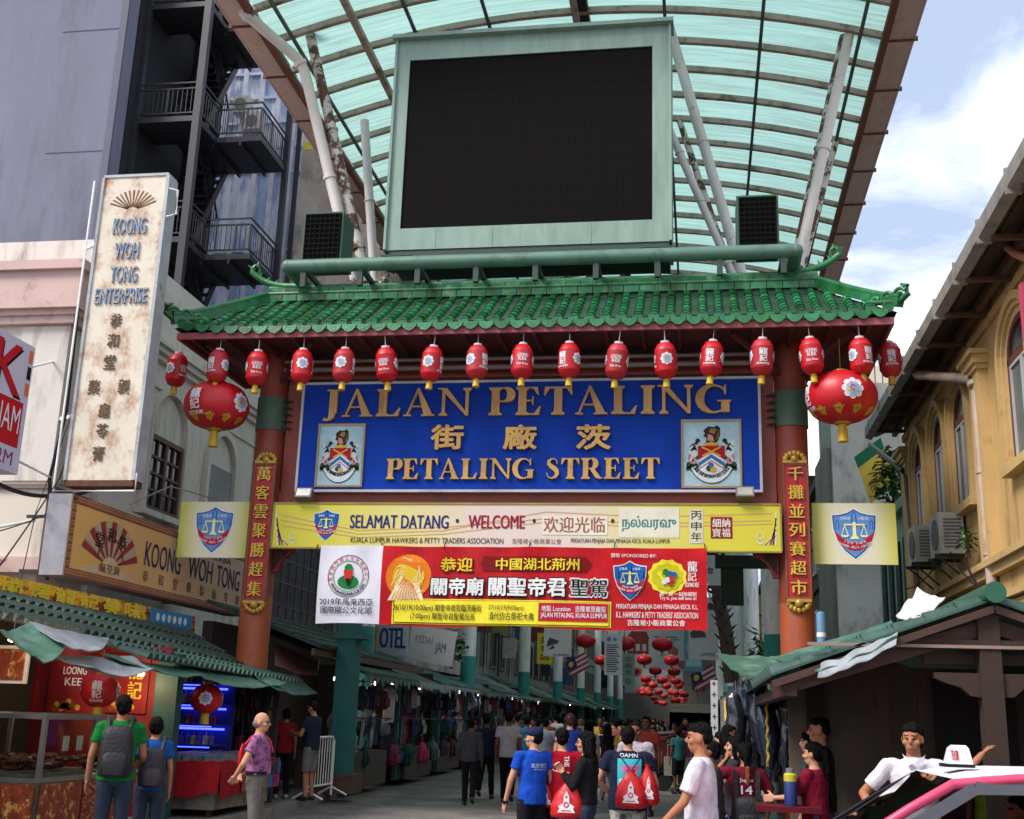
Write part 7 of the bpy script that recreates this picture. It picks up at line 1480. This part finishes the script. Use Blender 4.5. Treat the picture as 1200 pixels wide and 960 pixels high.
def backpack(P,label,m,m2=None,z=1.17,w=.155,h=.235,d=.085,yo=-.20,straps=True):
    M=P['M']; t=thing('backpack',label,'backpack',M@V((0,yo,z-h))); b=B(); R_=[]
    for zz,k in ((-1,.80),(-.96,.97),(-.5,1.04),(0,1.0),(.5,.95),(.8,.85),(.95,.6),(1,.3)):
        R_.append([V((w*k*math.copysign(abs(cos(a))**.6,cos(a)),yo+d*k*math.copysign(abs(sin(a))**.7,sin(a)),z+h*zz)) for a in [2*PI*i/20 for i in range(20)]])
    b.loft(R_); world_link(b,'body',m,M,t,60)
    b=B(); R_=[]
    for zz,k in ((-.9,.75),(-.6,.9),(-.2,.88),(-.05,.6)): R_.append([V((w*.85*k*math.copysign(abs(cos(a))**.6,cos(a)),yo-d*.9+d*.5*k*math.copysign(abs(sin(a))**.7,sin(a)),z+h*zz)) for a in [2*PI*i/16 for i in range(16)]])
    b.loft(R_); world_link(b,'pocket',m2 or m,M,t,60)
    if straps:
        for s_ in (-1,1):
            b=B(); sh=P['J']['L' if s_<0 else 'R'][0]; pts=[(s_*w*.6,yo+.05,z+h*.8),(s_*.115,-.075,1.455),(s_*.125,.0,1.475),(s_*.13,.10,1.40),(s_*.145,.155,1.25),(s_*.165,.10,1.08),(s_*w*.9,yo+.06,z-h*.8)]
            b.tube(pts,.02,8); world_link(b,'strap',m2 or m,M,t,60)
    return t
def drawbag(P,label,c,w=.15,h=.30,tilt=0,cord=None):
    M=P['M']; c=V(c); t=thing('drawstring_bag',label,'bag',M@c,'red drawstring bags'); b=B(); R_=[]; red=mat('red_nylon','#c4141c',.4,.12,4,bump=.6,bs=10)
    for zz,k,dd in ((0,.55,.5),(.03,.95,.9),(.12,1.05,1.1),(.35,1,1),(.6,.8,.75),(.82,.45,.45),(.93,.2,.25),(1,.32,.35)):
        R_.append([c+V((w*k*cos(a)*(1+.06*sin(5*a+zz*9))+tilt*zz*h,.075*dd*sin(a),h*zz)) for a in [2*PI*i/20 for i in range(20)]])
    b.loft(R_); world_link(b,'body',red,M,t,60); b=B(); pn=Pan(b,c+V((tilt*h*.35,-.088,0)),(1,0,0),(0,0,1)); z=h*.16
    pn.poly([(-w*.55,z),(w*.55,z),(w*.42,z+h*.1),(w*.5,z+h*.16),(w*.2,z+h*.24),(w*.16,z+h*.42),(0,z+h*.56),(-w*.16,z+h*.42),(-w*.2,z+h*.24),(-w*.5,z+h*.16),(-w*.42,z+h*.1)],0,0); pn.ring(0,z+h*.2,w*.10,w*.17,1,1,14); pn.disc(0,z+h*.40,w*.07,1,1,n=8); pn.line([(-w*.3,z+h*.05),(w*.3,z+h*.05)],.008,1,1); world_link(b,'print',[ink('#e0d8dc'),red],M,t)
    if cord:
        b=B()
        for q in cord: b.tube([c+V((tilt*h,0,h*.97)),q[0],q[1]] if len(q)>1 else [c+V((tilt*h,0,h*.97)),q[0]],.006,5)
        world_link(b,'cord',K_,M,t)
    return t
D=R
# --- at the stalls
jean=cloth('#1c2436'); jm=mat('dark_denim','#1f2a40',.85,.25,7,bump=.4,bs=40)
P=person('man in a green T-shirt and dark jeans standing at the food counter',146,815,11.8,D(22),'#0f6b2c','#1c2232',0,hp=-.15,hy=D(12),arms={'L':((-.07,.0,-.28),(-.09,.04,-.53)),'R':((.06,.05,-.27),(.05,.25,-.36))},girth=1.03,botm=jm)
bpm=mat('black_nylon','#16161a',.6,.2,6,bump=.4,bs=30); backpack(P,'black backpack with small zip pulls on the man in green',bpm,z=1.16,w=.165,h=.25,d=.10)
P=person('young woman with dark hair and a blue top beside the man in green',184,846,12.3,D(25),'#1a4a8a','#2a3a5c',0,hair='bob',female=True,hp=-.1,H=1.52,botm=jm)
backpack(P,'dark grey daypack with a pink edge on the young woman in blue',mat('grey_nylon','#24242a',.6,.2,6,bump=.4,bs=30),mat('pink_edge','#3a2a34',.6),z=1.13,w=.15,h=.22,d=.10)
flo=mat('floral_shirt','#9a5a8c',.8,.3,14,c2='#4a2448',lo=.50,hi=.60,s2=16)
P=person('balding elderly man in purple patterned shirt with hands behind his back',307,835,12.9,D(-82),'#9a5a8c','#6a6660',1,hair='bald',hm=GREYH,glasses=True,topm=flo,shirtlen=1.0,arms={'L':((-.10,-.10,-.26),(.06,-.22,-.42)),'R':((.10,-.10,-.26),(-.02,-.22,-.42))},girth=1.02)
b=B(); rings(b,[(1.0,.186,.137,0),(1.035,.186,.137,0)]); world_link(b,'belt',K_,P['M'],P['root'])
t=thing('shoulder_bag','red nylon bag slung on the back of the elderly man',  'bag',P['M']@V((0,-.2,1.1))); b=B(); R_=[]
for zz,k in ((0,.4),(.03,.8),(.12,1),(.25,.8),(.34,.25)): R_.append([V((-.02+.12*k*cos(a)+zz*.1,-.19+.045*k*sin(a),1.0+zz)) for a in [2*PI*i/14 for i in range(14)]])
b.loft(R_); world_link(b,'body',mat('red_nylon','#c4141c',.4,.12,4,bump=.6,bs=10),P['M'],t); b=B(); b.tube([(.0,-.19,1.3),(-.10,-.12,1.42),(-.125,.0,1.47),(-.125,.10,1.38),(-.10,.15,1.25)],.013,8); world_link(b,'strap',MC['red_nylon'],P['M'],t)
person('woman in a red top and black trousers seen from behind under the dark green roof',335,850,20.2,D(30),'#8a1a24','#15151a',0,hair='bob',female=True,fine=False,z0=.15,shoe='#b0a8a0',hm=HAIRM,H=1.5)
person('man in a navy T-shirt and grey shorts bending over his hands by the steel barrier',369,822,20.0,D(75),'#1c2436','#6a6662',0,legs='short',fine=False,z0=.15,hp=.25,arms={'L':((-.04,.10,-.27),(.06,.33,-.24)),'R':((.04,.10,-.27),(-.02,.33,-.26))})
# --- walking away up the street
person('man in a charcoal long sleeved shirt and black trousers walking away up the street',552,850,22.4,D(4),'#3c3d42','#131316',2,sleeve=2,stride=.2,fine=False,H=1.58)
person('man in a navy T-shirt walking away beside the charcoal shirt',571,845,24.4,D(-3),'#1a2038','#131318',2,stride=-.18,fine=False,H=1.66)
person('man in a pale grey T-shirt and black trousers walking away up the street',597,838,23.4,D(2),'#a8a4a6','#121216',2,stride=.22,fine=False,H=1.72)
# --- group in front of the banner
P=person('young man in a bright blue T-shirt and navy cap looking toward the stalls',626,853,12.8,D(38),'#1548b0','#16161c',1,hy=D(45),arms={'L':((-.08,.06,-.28),(-.10,.14,-.53)),'R':((.06,-.02,-.28),(.08,.02,-.53))},shirtlen=.84,girth=1.03,legs='short')
b=B(); b.ball((0,0,0),.089,.104,.075,n=18,m=10); b.v=[tuple(P['hd'](x,y-.008,z+1.648)) for x,y,z in b.v if True]; k=len(b.v)
pr=[(-.07,.07,1.650),(-.06,.15,1.637),(0,.175,1.632),(.06,.15,1.637),(.07,.07,1.650)]; b.loft([[P['hd'](x,y,z+.006) for x,y,z in pr],[P['hd'](x,y,z-.006) for x,y,z in pr]]); world_link(b,'cap',cloth('#1c2240'),P['M'],P['root'])
b=B(); w_=P['J']['L'][2]; e_=P['J']['L'][1]; dd=(w_-e_).normalized(); b.cyl(w_-dd*.02,w_+dd*.02,.035,n=14); world_link(b,'watch',K_,P['M'],P['root'])
back_print(P,[('t','北京理工',-.10,1.255,.22,.05,0),('t','BEIJING',-.06,1.225,.16,.018,0)],[ink('#c8d0e0')])
P=person('young man in a crimson T-shirt with white lettering down the back',659,854,13.0,D(14),'#a50f24','#17171c',1,arms={'L':((-.10,.02,-.27),(-.04,.20,-.42)),'R':((.07,.05,-.28),(.04,.2,-.44))},girth=1.06,build=1.05,shirtlen=.83)
back_print(P,[('v','THE A SQUAD',.015,1.39,.06,.042,0)],[ink('#d8d0d4')])
drawbag(P,'red drawstring bag hanging low on the side of the crimson T-shirt, half hidden',(-.21,-.06,.80),.12,.26,.1,[((-.17,-.08,1.2),)])
P=person('long haired woman with glasses in a tight black top and jeans',687,869,11.8,D(84),'#17161a','#1f2c48',1,hair='long',female=True,sleeve=2,glasses=True,arms={'L':((-.05,.10,-.25),(-.02,.22,-.10)),'R':((.04,-.04,-.28),(.05,.03,-.53))},botm=jm,shirtlen=.95,H=1.52,curl=1.05)
M=P['M'].copy(); q=thing('drawstring_bag','red drawstring bag with a pale temple print held up by the woman in black','bag',(0,0,0),'red drawstring bags'); bpy.data.objects.remove(q)
class FP(dict): pass
wp=at(668,908,Y=11.7); F=dict(M=Matrix.Translation(wp)); drawbag(F,'red drawstring bag with a pale temple print held up by the woman in black',(-.03,-.02,-.40),.155,.36,.08,[((0,0,.02),)])
P=person('man in a navy T-shirt with a cyan picture on the back and mottled pale shorts',736,852,12.4,D(2),'#171d34','#8a8880',1,legs='short',girth=1.16,build=1.1,shirtlen=.83,arms={'L':((-.13,.0,-.26),(-.0,.12,-.40)),'R':((.10,.0,-.27),(.10,.14,-.44))},botm=mat('camo_pale','#b5b3ac',.85,.1,10,c2='#5a5a58',lo=.48,hi=.56,s2=9))
back_print(P,[('r',-.11,1.08,.15,1.37,1,1),('r',-.06,1.23,.12,1.30,2,2),('r',-.09,1.10,.13,1.16,3,2),('t','DAMN',-.08,1.385,.19,.04,0)],[ink('#d8d8dc'),ink('#3fa8b4'),ink('#c05a94'),ink('#9ad0d4')])
drawbag(P,'larger red drawstring bag in the middle of the navy T-shirt back',(.04,-.24,.86),.165,.40,0,[((-.10,-.15,1.42),),((.17,-.15,1.42),)])
drawbag(P,'second red drawstring bag slung on the right shoulder side of the navy T-shirt',(.235,-.15,.90),.105,.42,-.05,[((.17,-.08,1.44),)])
P=person('young man in a plain white T-shirt striding past with short cropped hair',820,848,9.4,D(84),'#c9c7cf','#3a3c44',0,hair='under',stride=.2,arms={'L':((-.06,.10,-.27),(-.07,.28,-.45)),'R':((.07,-.06,-.28),(.10,-.02,-.54))},girth=1.0,build=1.03,sleeve=.75,shirtlen=.82)
# --- group under the wrapped bags
person('farther of two long haired women behind the maroon backpack wearer',846,873,13.6,D(88),'#26262c','#2a3348',1,hair='long',female=True,fine=True,H=1.55)
P=person('pale long haired woman with a wrist watch behind the maroon backpack wearer',861,872,12.7,D(86),'#2c2a30','#2a3348',1,hair='long',female=True,H=1.52,arms={'L':((-.06,.14,-.20),(-.10,.30,.0)),'R':((.04,-.04,-.28),(.05,.03,-.53))})
b=B(); w_=P['J']['L'][2]; e_=P['J']['L'][1]; dd=(w_-e_).normalized(); b.cyl(w_-dd*.02,w_+dd*.02,.034,n=14); world_link(b,'watch',K_,P['M'],P['root'])
person('dark faced man peering out from the shelf stall behind the women',855,857,15.5,D(-100),'#3a3a40','#202024',2,fine=True,H=1.62)
person('man mostly hidden behind the white T-shirt, dark clothes',833,874,11.5,D(80),'#3a3438','#202024',2,hair='short',H=1.48,fine=True)
P=person('woman in a maroon T-shirt numbered 14 with an orange tipped ponytail',873,884,11.8,D(3),'#6a0f24','#23232a',0,hair='pony',female=True,hp=-.1,H=1.47,arms={'L':((-.17,.08,-.02),(-.06,.22,.10)),'R':((.12,.0,-.25),(.10,.14,-.42))},sleeve=.8)
back_print(P,[('t','Jugao',-.075,1.285,.15,.05,0),('t','14',-.06,1.17,.12,.085,0,2,.05)],[ink('#e0d8dc')])
b=B(); cap(b,P['hd'](.01,-.15,1.47),P['hd'](.015,-.155,1.40),.031,.026); cap(b,P['hd'](.015,-.155,1.40),P['hd'](.012,-.15,1.28),.027,.014); b.v=[tuple(P['M']@V(v)) for v in b.v]; b.link('hair_tip',ORH,P['root'],60)
t=backpack(P,'black backpack with broad straps low on the maroon T-shirt numbered 14',bpm,z=.98,w=.165,h=.17,d=.09,yo=-.21,straps=False)
for s_ in (-1,1):
    b=B(); b.bar((s_*.11,-.155,1.10),(s_*.125,-.125,1.42),.05,.012,up=(0,1,0)); world_link(b,'strap',bpm,P['M'],t)
P=person('woman in a crimson T-shirt with a low black ponytail holding out her arm',953,877,11.3,D(62),'#7a0f2c','#23232a',1,hair='pony',female=True,H=1.5,arms={'L':((-.05,.16,-.22),(-.03,.36,-.24)),'R':((.05,.02,-.28),(.06,.10,-.52))},sleeve=.8)
t=thing('water_cooler','blue insulated jug with yellow and grey top in front of the woman in crimson','jug',at(930,950,Y=11.1)); p=at(927,944,Y=11.1); b=B(); b.lathe(p,[(.055,0),(.058,.03),(.058,.20),(.05,.22)],18); b.link('body',mat('jug_blue','#1c2f6a',.45,.1,4),t,40); b=B(); b.lathe(p,[(.057,.205),(.058,.26),(.045,.275)],18); b.link('band',mat('jug_yellow','#b9b02a',.45,.1,4),t,40); b=B(); b.lathe(p,[(.038,.275),(.038,.315),(.015,.32)],16); b.link('cap',mat('jug_grey','#6a6c70',.5),t,40)
t=thing('trestle_table','small red clothed table under the blue insulated jug','table',(p.x,11.2,0)); bx(t,'table_top',cloth('#5a1420'),(p.x-.3,p.x+.25,10.9,11.4,p.z-.05,p.z-.003)); 
for dx in (-.25,.2):
    for dy in (10.95,11.35): bx(t,'leg',MC['black_steel'],(p.x+dx-.02,p.x+dx+.02,dy-.02,dy+.02,0,p.z-.05))
P=person('man in a black T-shirt with pale side print standing in front of the grey wall',960,845,11.9,D(82),'#131316','#39486a',0,hair='under',build=1.02,H=1.72)
back_print(P,[('t','SINCE',.02,1.25,.12,.04,0)],[ink('#8a8a90')])
person('woman half hidden behind the man in black, looking toward the street',948,862,13.2,D(95),'#3a3a40','#202024',1,hair='long',female=True,H=1.58,fine=False)
P=person('taxi man in a white polo shirt leaning one hand on the timber post',1076,853,9.75,D(172),'#cfc9d0','#2a2c34',0,hair='bob',hp=.05,hy=D(-12),sleeve=.75,arms={'L':((-.19,-.14,-.05),(-.34,-.30,.10)),'R':((.21,-.03,-.22),(.12,.13,-.40))},build=.98,H=1.69,X=1.62)
b=B()
for s_ in (-1,1): b.add([(0,.118,1.415),(s_*.075,.085,1.465),(s_*.085,.05,1.478),(s_*.055,.128,1.385)],[(0,1,2,3)] if s_<0 else [(3,2,1,0)]); b.v[-4:]=[(x,y+.012,z) for x,y,z in b.v[-4:]]
world_link(b,'collar',cloth('#cfc9d0'),P['M'],P['root']); b=B(); b.box(-.13,-.10,.155,.16,1.26,1.30); world_link(b,'badge',ink('#1c2038'),P['M'],P['root'])
person('person in a yellow green top almost hidden behind the timber post',1158,872,11.8,D(150),'#8f9a2c','#2a2c34',2,H=1.55,fine=False)
# --- middle of the street, facing or walking
P=person('man in a pale checked shirt with a dark bag strap walking toward the gate',745,853,16.0,D(176),'#a89ea4','#2a2c34',2,H=1.62,fine=True,topm=mat('check_shirt','#a89ea6',.85,.15,30,c2='#8a7f8c',lo=.5,hi=.55,s2=22))
b=B(); b.tube([(.13,.0,1.455),(.09,.125,1.36),(-.05,.155,1.12),(-.17,.10,.98)],.016,6); world_link(b,'strap',K_,P['M'],P['root'])
person('woman in a black top and pale grey trousers walking away with long dark hair',712,850,25.6,D(5),'#1a1a1e','#8a8888',1,hair='long',female=True,fine=False,H=1.56,shoe='#7a2c4a')
person('woman with long hair and a white blouse among the shoppers behind the crimson T-shirt',690,845,24,D(10),'#a8a4aa','#2a2c34',1,hair='long',female=True,fine=False,H=1.6)
person('shopper in a turquoise T-shirt between the grey T-shirt and the blue T-shirt',618,842,27,D(-5),'#1f6a8a','#23252c',2,fine=False,H=1.66)
person('shopper in a pale hooded top walking away behind the blue cap',640,845,26,D(0),'#8f9aa4','#23252c',1,fine=False,H=1.62)
person('red haired shopper in a blue jacket behind the crimson T-shirt',668,838,20.5,D(8),'#1a2f7a','#202228',1,fine=False,hair='bob',hm=mat('dark_red_hair','#3a1614',.5,.3,30),H=1.72)
person('man in an orange red T-shirt with a red rucksack, half hidden by the checked shirt',757,842,22,D(170),'#9a3a2c','#2a2c34',2,fine=False,H=1.72)
person('woman in a yellow patterned top beside the checked shirt',733,846,23,D(165),'#b8963a','#2a2c34',1,hair='long',female=True,fine=False,H=1.6)
# --- the crowd farther on: four figures, copied and dressed differently
base=[person('x',700,850,40,0,'#333338','#1a1a1e',2,fine=False,H=1.66,stride=.15),person('x',700,850,40,0,'#333338','#1a1a1e',1,hair='long',female=True,fine=False,H=1.6),person('x',700,850,40,0,'#333338','#1a1a1e',1,fine=False,H=1.7,stride=-.12),person('x',700,850,40,0,'#333338','#1a1a1e',2,hair='bob',female=True,fine=False,H=1.58,legs='short')]
cw=[('#2a2c34','charcoal'),('#7a2c2c','brick red'),('#a8a4a4','pale grey'),('#2c4a7a','blue'),('#5a6a4a','olive'),('#c0bcb8','white'),('#a8843a','mustard'),('#4a2c4a','plum'),('#2c6a6a','teal'),('#9a5a5a','rose')]
used=set()
for i in range(118):
    P=base[i%4]; r_=P['root']; first=i<4; o=r_ if first else copy_tree(r_)
    y=rnd.uniform(27,46) if i<60 else rnd.uniform(46,100); x=rnd.uniform(-6.0,.6)
    o.location=(x,y,0); s_=P['S']*rnd.uniform(.94,1.06); o.scale=(s_,s_,s_); o.rotation_euler=(0,0,rnd.choice([0,0,PI,PI,.5,-.6,2.6])+rnd.uniform(-.3,.3)); c,cn=cw[rnd.randrange(10)]
    for ch in o.children:
        if ch.name.startswith('shirt'): ch.material_slots[0].link='OBJECT'; ch.material_slots[0].material=cloth(c)
    kind=['man','long haired woman','man','woman in shorts'][i%4]; near=y<46
    tag(o,'%s in a %s top %s'%(kind,cn,'in the crowd around the street cart' if near else 'deep in the far crowd under the lanterns'),'person','%s %s, crowd %s'%(cn,kind,'near the cart' if near else 'far off'))
# ================================================ TAXI
def tinted(name):
    m=bpy.data.materials.new(name); m.use_nodes=True; t=m.node_tree; n=t.nodes; l=t.links.new; n.clear(); o=n.new('ShaderNodeOutputMaterial'); a=n.new('ShaderNodeBsdfTransparent'); a.inputs[0].default_value=(.30,.34,.33,1); g=n.new('ShaderNodeBsdfGlossy'); g.inputs['Roughness'].default_value=.03; f=n.new('ShaderNodeFresnel'); f.inputs[0].default_value=1.5; x=n.new('ShaderNodeMixShader'); l(f.outputs[0],x.inputs[0]); l(a.outputs[0],x.inputs[1]); l(g.outputs[0],x.inputs[2]); l(x.outputs[0],o.inputs[0]); return m
tx=thing('taxi','pink taxi with white roof and a roof sign parked at the corner','car',(0,0,0))
pink=mat('taxi_pink','#c23a62',.22,.06,2,spec=.7); wht=mat('taxi_white','#dedadc',.45,.04,2,spec=.25); cgl=tinted('taxi_glass'); rub=mat('tyre','#1c1c1e',.8); chrome=mat('wheel_rim','#8a8c90',.3,.1,3,metal=.8)
YN,YF=7.46,9.06; yc=(YN+YF)/2; hw=(YF-YN)/2
# body: stations along x (front at low x)
def sect(x,zb,zs,w,top):   # closed ring of a lower body section
    return [V((x,yc-w*.92,zb)),V((x,yc-w,zb+.15)),V((x,yc-w,zs-.12)),V((x,yc-w*.95,zs)),V((x,yc-w*.6,top)),V((x,yc,top+.02)),V((x,yc+w*.6,top)),V((x,yc+w*.95,zs)),V((x,yc+w,zs-.12)),V((x,yc+w,zb+.15)),V((x,yc+w*.92,zb))]
b=B(); b.loft([sect(-.42,.35,.62,hw*.80,.64),sect(-.36,.25,.72,hw*.9,.76),sect(-.1,.2,.80,hw*.98,.86),sect(.5,.2,.88,hw,.95),sect(.9,.2,.93,hw,.99),sect(2.0,.2,.94,hw,.98),sect(3.3,.2,.96,hw*.99,1.0),sect(3.85,.25,.92,hw*.93,.96),sect(3.95,.35,.8,hw*.86,.82)]); b.link('body',pink,tx,35)
RF=[(1.40,1.372,.70),(1.55,1.405,.72),(1.85,1.425,.73),(2.3,1.432,.73),(2.9,1.41,.71),(3.3,1.33,.66)]   # roof line x,z,halfwidth
b=B(); R_=[]
for x,z,w in RF: R_.append([V((x,yc+w*t,z-.012*abs(t)**3)) for t in (-1.0,-.8,-.4,0,.4,.8,1.0)]+[V((x,yc+w*t,z-.05)) for t in (.98,0,-.98)])
b.loft(R_); b.link('roof',wht,tx,50)
for sg in (-1,1):   # rails and pillars
    b=B(); base_=lambda x,z,w:V((x,yc+sg*w,z))
    rail_=[base_(.80,.985,.74),base_(1.12,1.19,.725),base_(1.38,1.34,.715),base_(1.75,1.385,.745),base_(2.3,1.395,.75),base_(2.9,1.375,.73),base_(3.3,1.30,.68),base_(3.75,.98,.68)]
    b.tube(rail_,[.03,.03,.032,.03,.03,.03,.032,.04] if sg<0 else [.012,.012,.012,.02,.02,.02,.02,.03],10); 
    for xa,xb in ((2.22,2.3),(3.05,3.15)): b.hexa([base_(xa,.96,.76),base_(xb,.96,.76),base_(xb,.96,.70),base_(xa,.96,.70),base_(xa+.03,1.39,.74),base_(xb+.03,1.39,.74),base_(xb+.03,1.39,.69),base_(xa+.03,1.39,.69)])
    b.link('pillar_rail',pink if sg<0 else K_,tx,50)
b=B(); b.add([(.84,yc-.70,1.0),(.84,yc+.70,1.0),(1.40,yc+.665,1.368),(1.40,yc-.665,1.368),(1.12,yc,1.22)],[(0,4,3),(0,1,4),(1,2,4),(2,3,4)]); b.link('windshield',cgl,tx)
b=B(); b.quad((3.72,yc-.64,1.0),(3.72,yc+.64,1.0),(3.31,yc+.62,1.34),(3.31,yc-.62,1.34)); b.link('rear_window',cgl,tx)
for sg in (-1,1):
    for xs in (((.98,1.0),(2.22,.98),(2.22,1.385),(1.72,1.375),(1.42,1.31)),((2.32,.98),(3.06,.98),(3.06,1.36),(2.8,1.37),(2.32,1.385))):
        if sg<0 and xs[0][0]<1.5: continue
        b=B(); b.add([(x,yc+sg*(.755-(z-.98)*.11),z) for x,z in xs],[tuple(range(5)) if sg<0 else tuple(range(5))[::-1]]); b.link('window',cgl,tx)
b=B(); b.bar((1.02,YN+.03,1.03),(1.50,YN+.05,1.325),.014,.07); b.bar((1.50,YN+.05,1.325),(2.2,YN+.04,1.345),.014,.075); b.link('rain_visor',mat('visor_grey','#55565e',.25,.1,3,spec=.6),tx)
b=B(); b.box(.9,3.6,YN+.1,YF-.1,.5,.62); b.box(2.2,2.9,YN+.2,YF-.2,.62,1.0); b.box(.85,1.2,YN+.1,YF-.1,.9,.98); b.link('interior',mat('car_interior','#1a1a1c',.8),tx)
for yy in (YN+.42,YF-.42): b=B(); b.obox((2.12,yy,.95),(.12,.44,.62),(1,0,.15)); b.ball((2.18,yy,1.30),.05,.12,.09,n=10,m=6); b.link('seat',mat('car_seat','#232326',.8,.2,4),tx,40)
for x in (.42,3.0):
    for sg in (-1,1):
        y=yc+sg*hw; b=B(); b.cyl((x,y-sg*.19,.31),(x,y+sg*.012,.31),.31,n=28); wl=b.link('wheel',rub,tx,40); b=B(); b.cyl((x,y+sg*.012,.31),(x,y+sg*.022,.31),.2,n=20); b.link('rim',chrome,wl,40)
for sg in (-1,1):
    b=B(); b.ball((-.33,yc+sg*.58,.68),.10,.16,.08,n=12,m=8); b.link('headlight',mat('headlight_glass','#b0b4b8',.1,.05,3,spec=1),tx,60)
    b=B(); b.ball((1.12,yc+sg*.88,1.04),.06,.10,.065,n=12,m=8); b.bar((1.14,yc+sg*.74,1.0),(1.13,yc+sg*.84,1.03),.03); b.link('mirror',pink,tx,60)
b=B(); b.bar((1.05,YN-.008,.80),(3.5,YN-.008,.82),.004,.02); b.bar((2.25,YN-.006,.3),(2.26,YN-.006,.93),.012,.004,up=(0,1,0)); b.link('door_seam',K_,tx)
sx=at(1121,892,Y=8.1).x-.09; b=B(); zz=1.424; R_=[[V((sx+dx*.085*k,8.1+dy*.09*k,zz+h)) for dx,dy in ((-1,-1),(1,-1),(1,1),(-1,1))] for h,k in ((0,1.08),(.02,1.08))]; b.loft(R_); b.link('sign_base',K_,tx)
b=B(); b.loft([[V((sx+.008+dx*.07*k+.004*j,8.1+dy*.075*k,zz+h)) for dx,dy in ((-1,-1),(1,-1),(1,1),(-1,1))] for j,(h,k) in enumerate(((.02,1.1),(.115,.8),(.135,.55)))]); o=b.link('roof_sign',wht,tx); 
b=B(); pn=Pan(b,(sx-.05,8.012,zz+.03),(1,0,0),(0,.25,.97),lay=.002)
for k,ch in enumerate('TEKSI'): pn.text(ch,.0+.0*k,.012+.0*k,0,w=.001,h=.001) if False else pn.text(ch,.003+.009*k,.015,0,w=.0075,h=.06,bold=.03)
b.link('lettering',[ink('#a82c2c')],o)
b=B(); b.quad((.86,YN+.20,1.012),(.86,YN+.42,1.012),(.98,YN+.42,1.094),(.98,YN+.20,1.094)); b.v=[(x-.004,y,z+.004) for x,y,z in b.v]; b.link('permit_sticker',ink('#b8a878'),tx)
tx.location=(.09,0,0)
P=person('driver sitting in the dark inside of the pink taxi',1166,934,8.62,D(90),'#22222a','#1a1a1e',2,H=1.60,fine=False,z0=-.36,X=2.1)
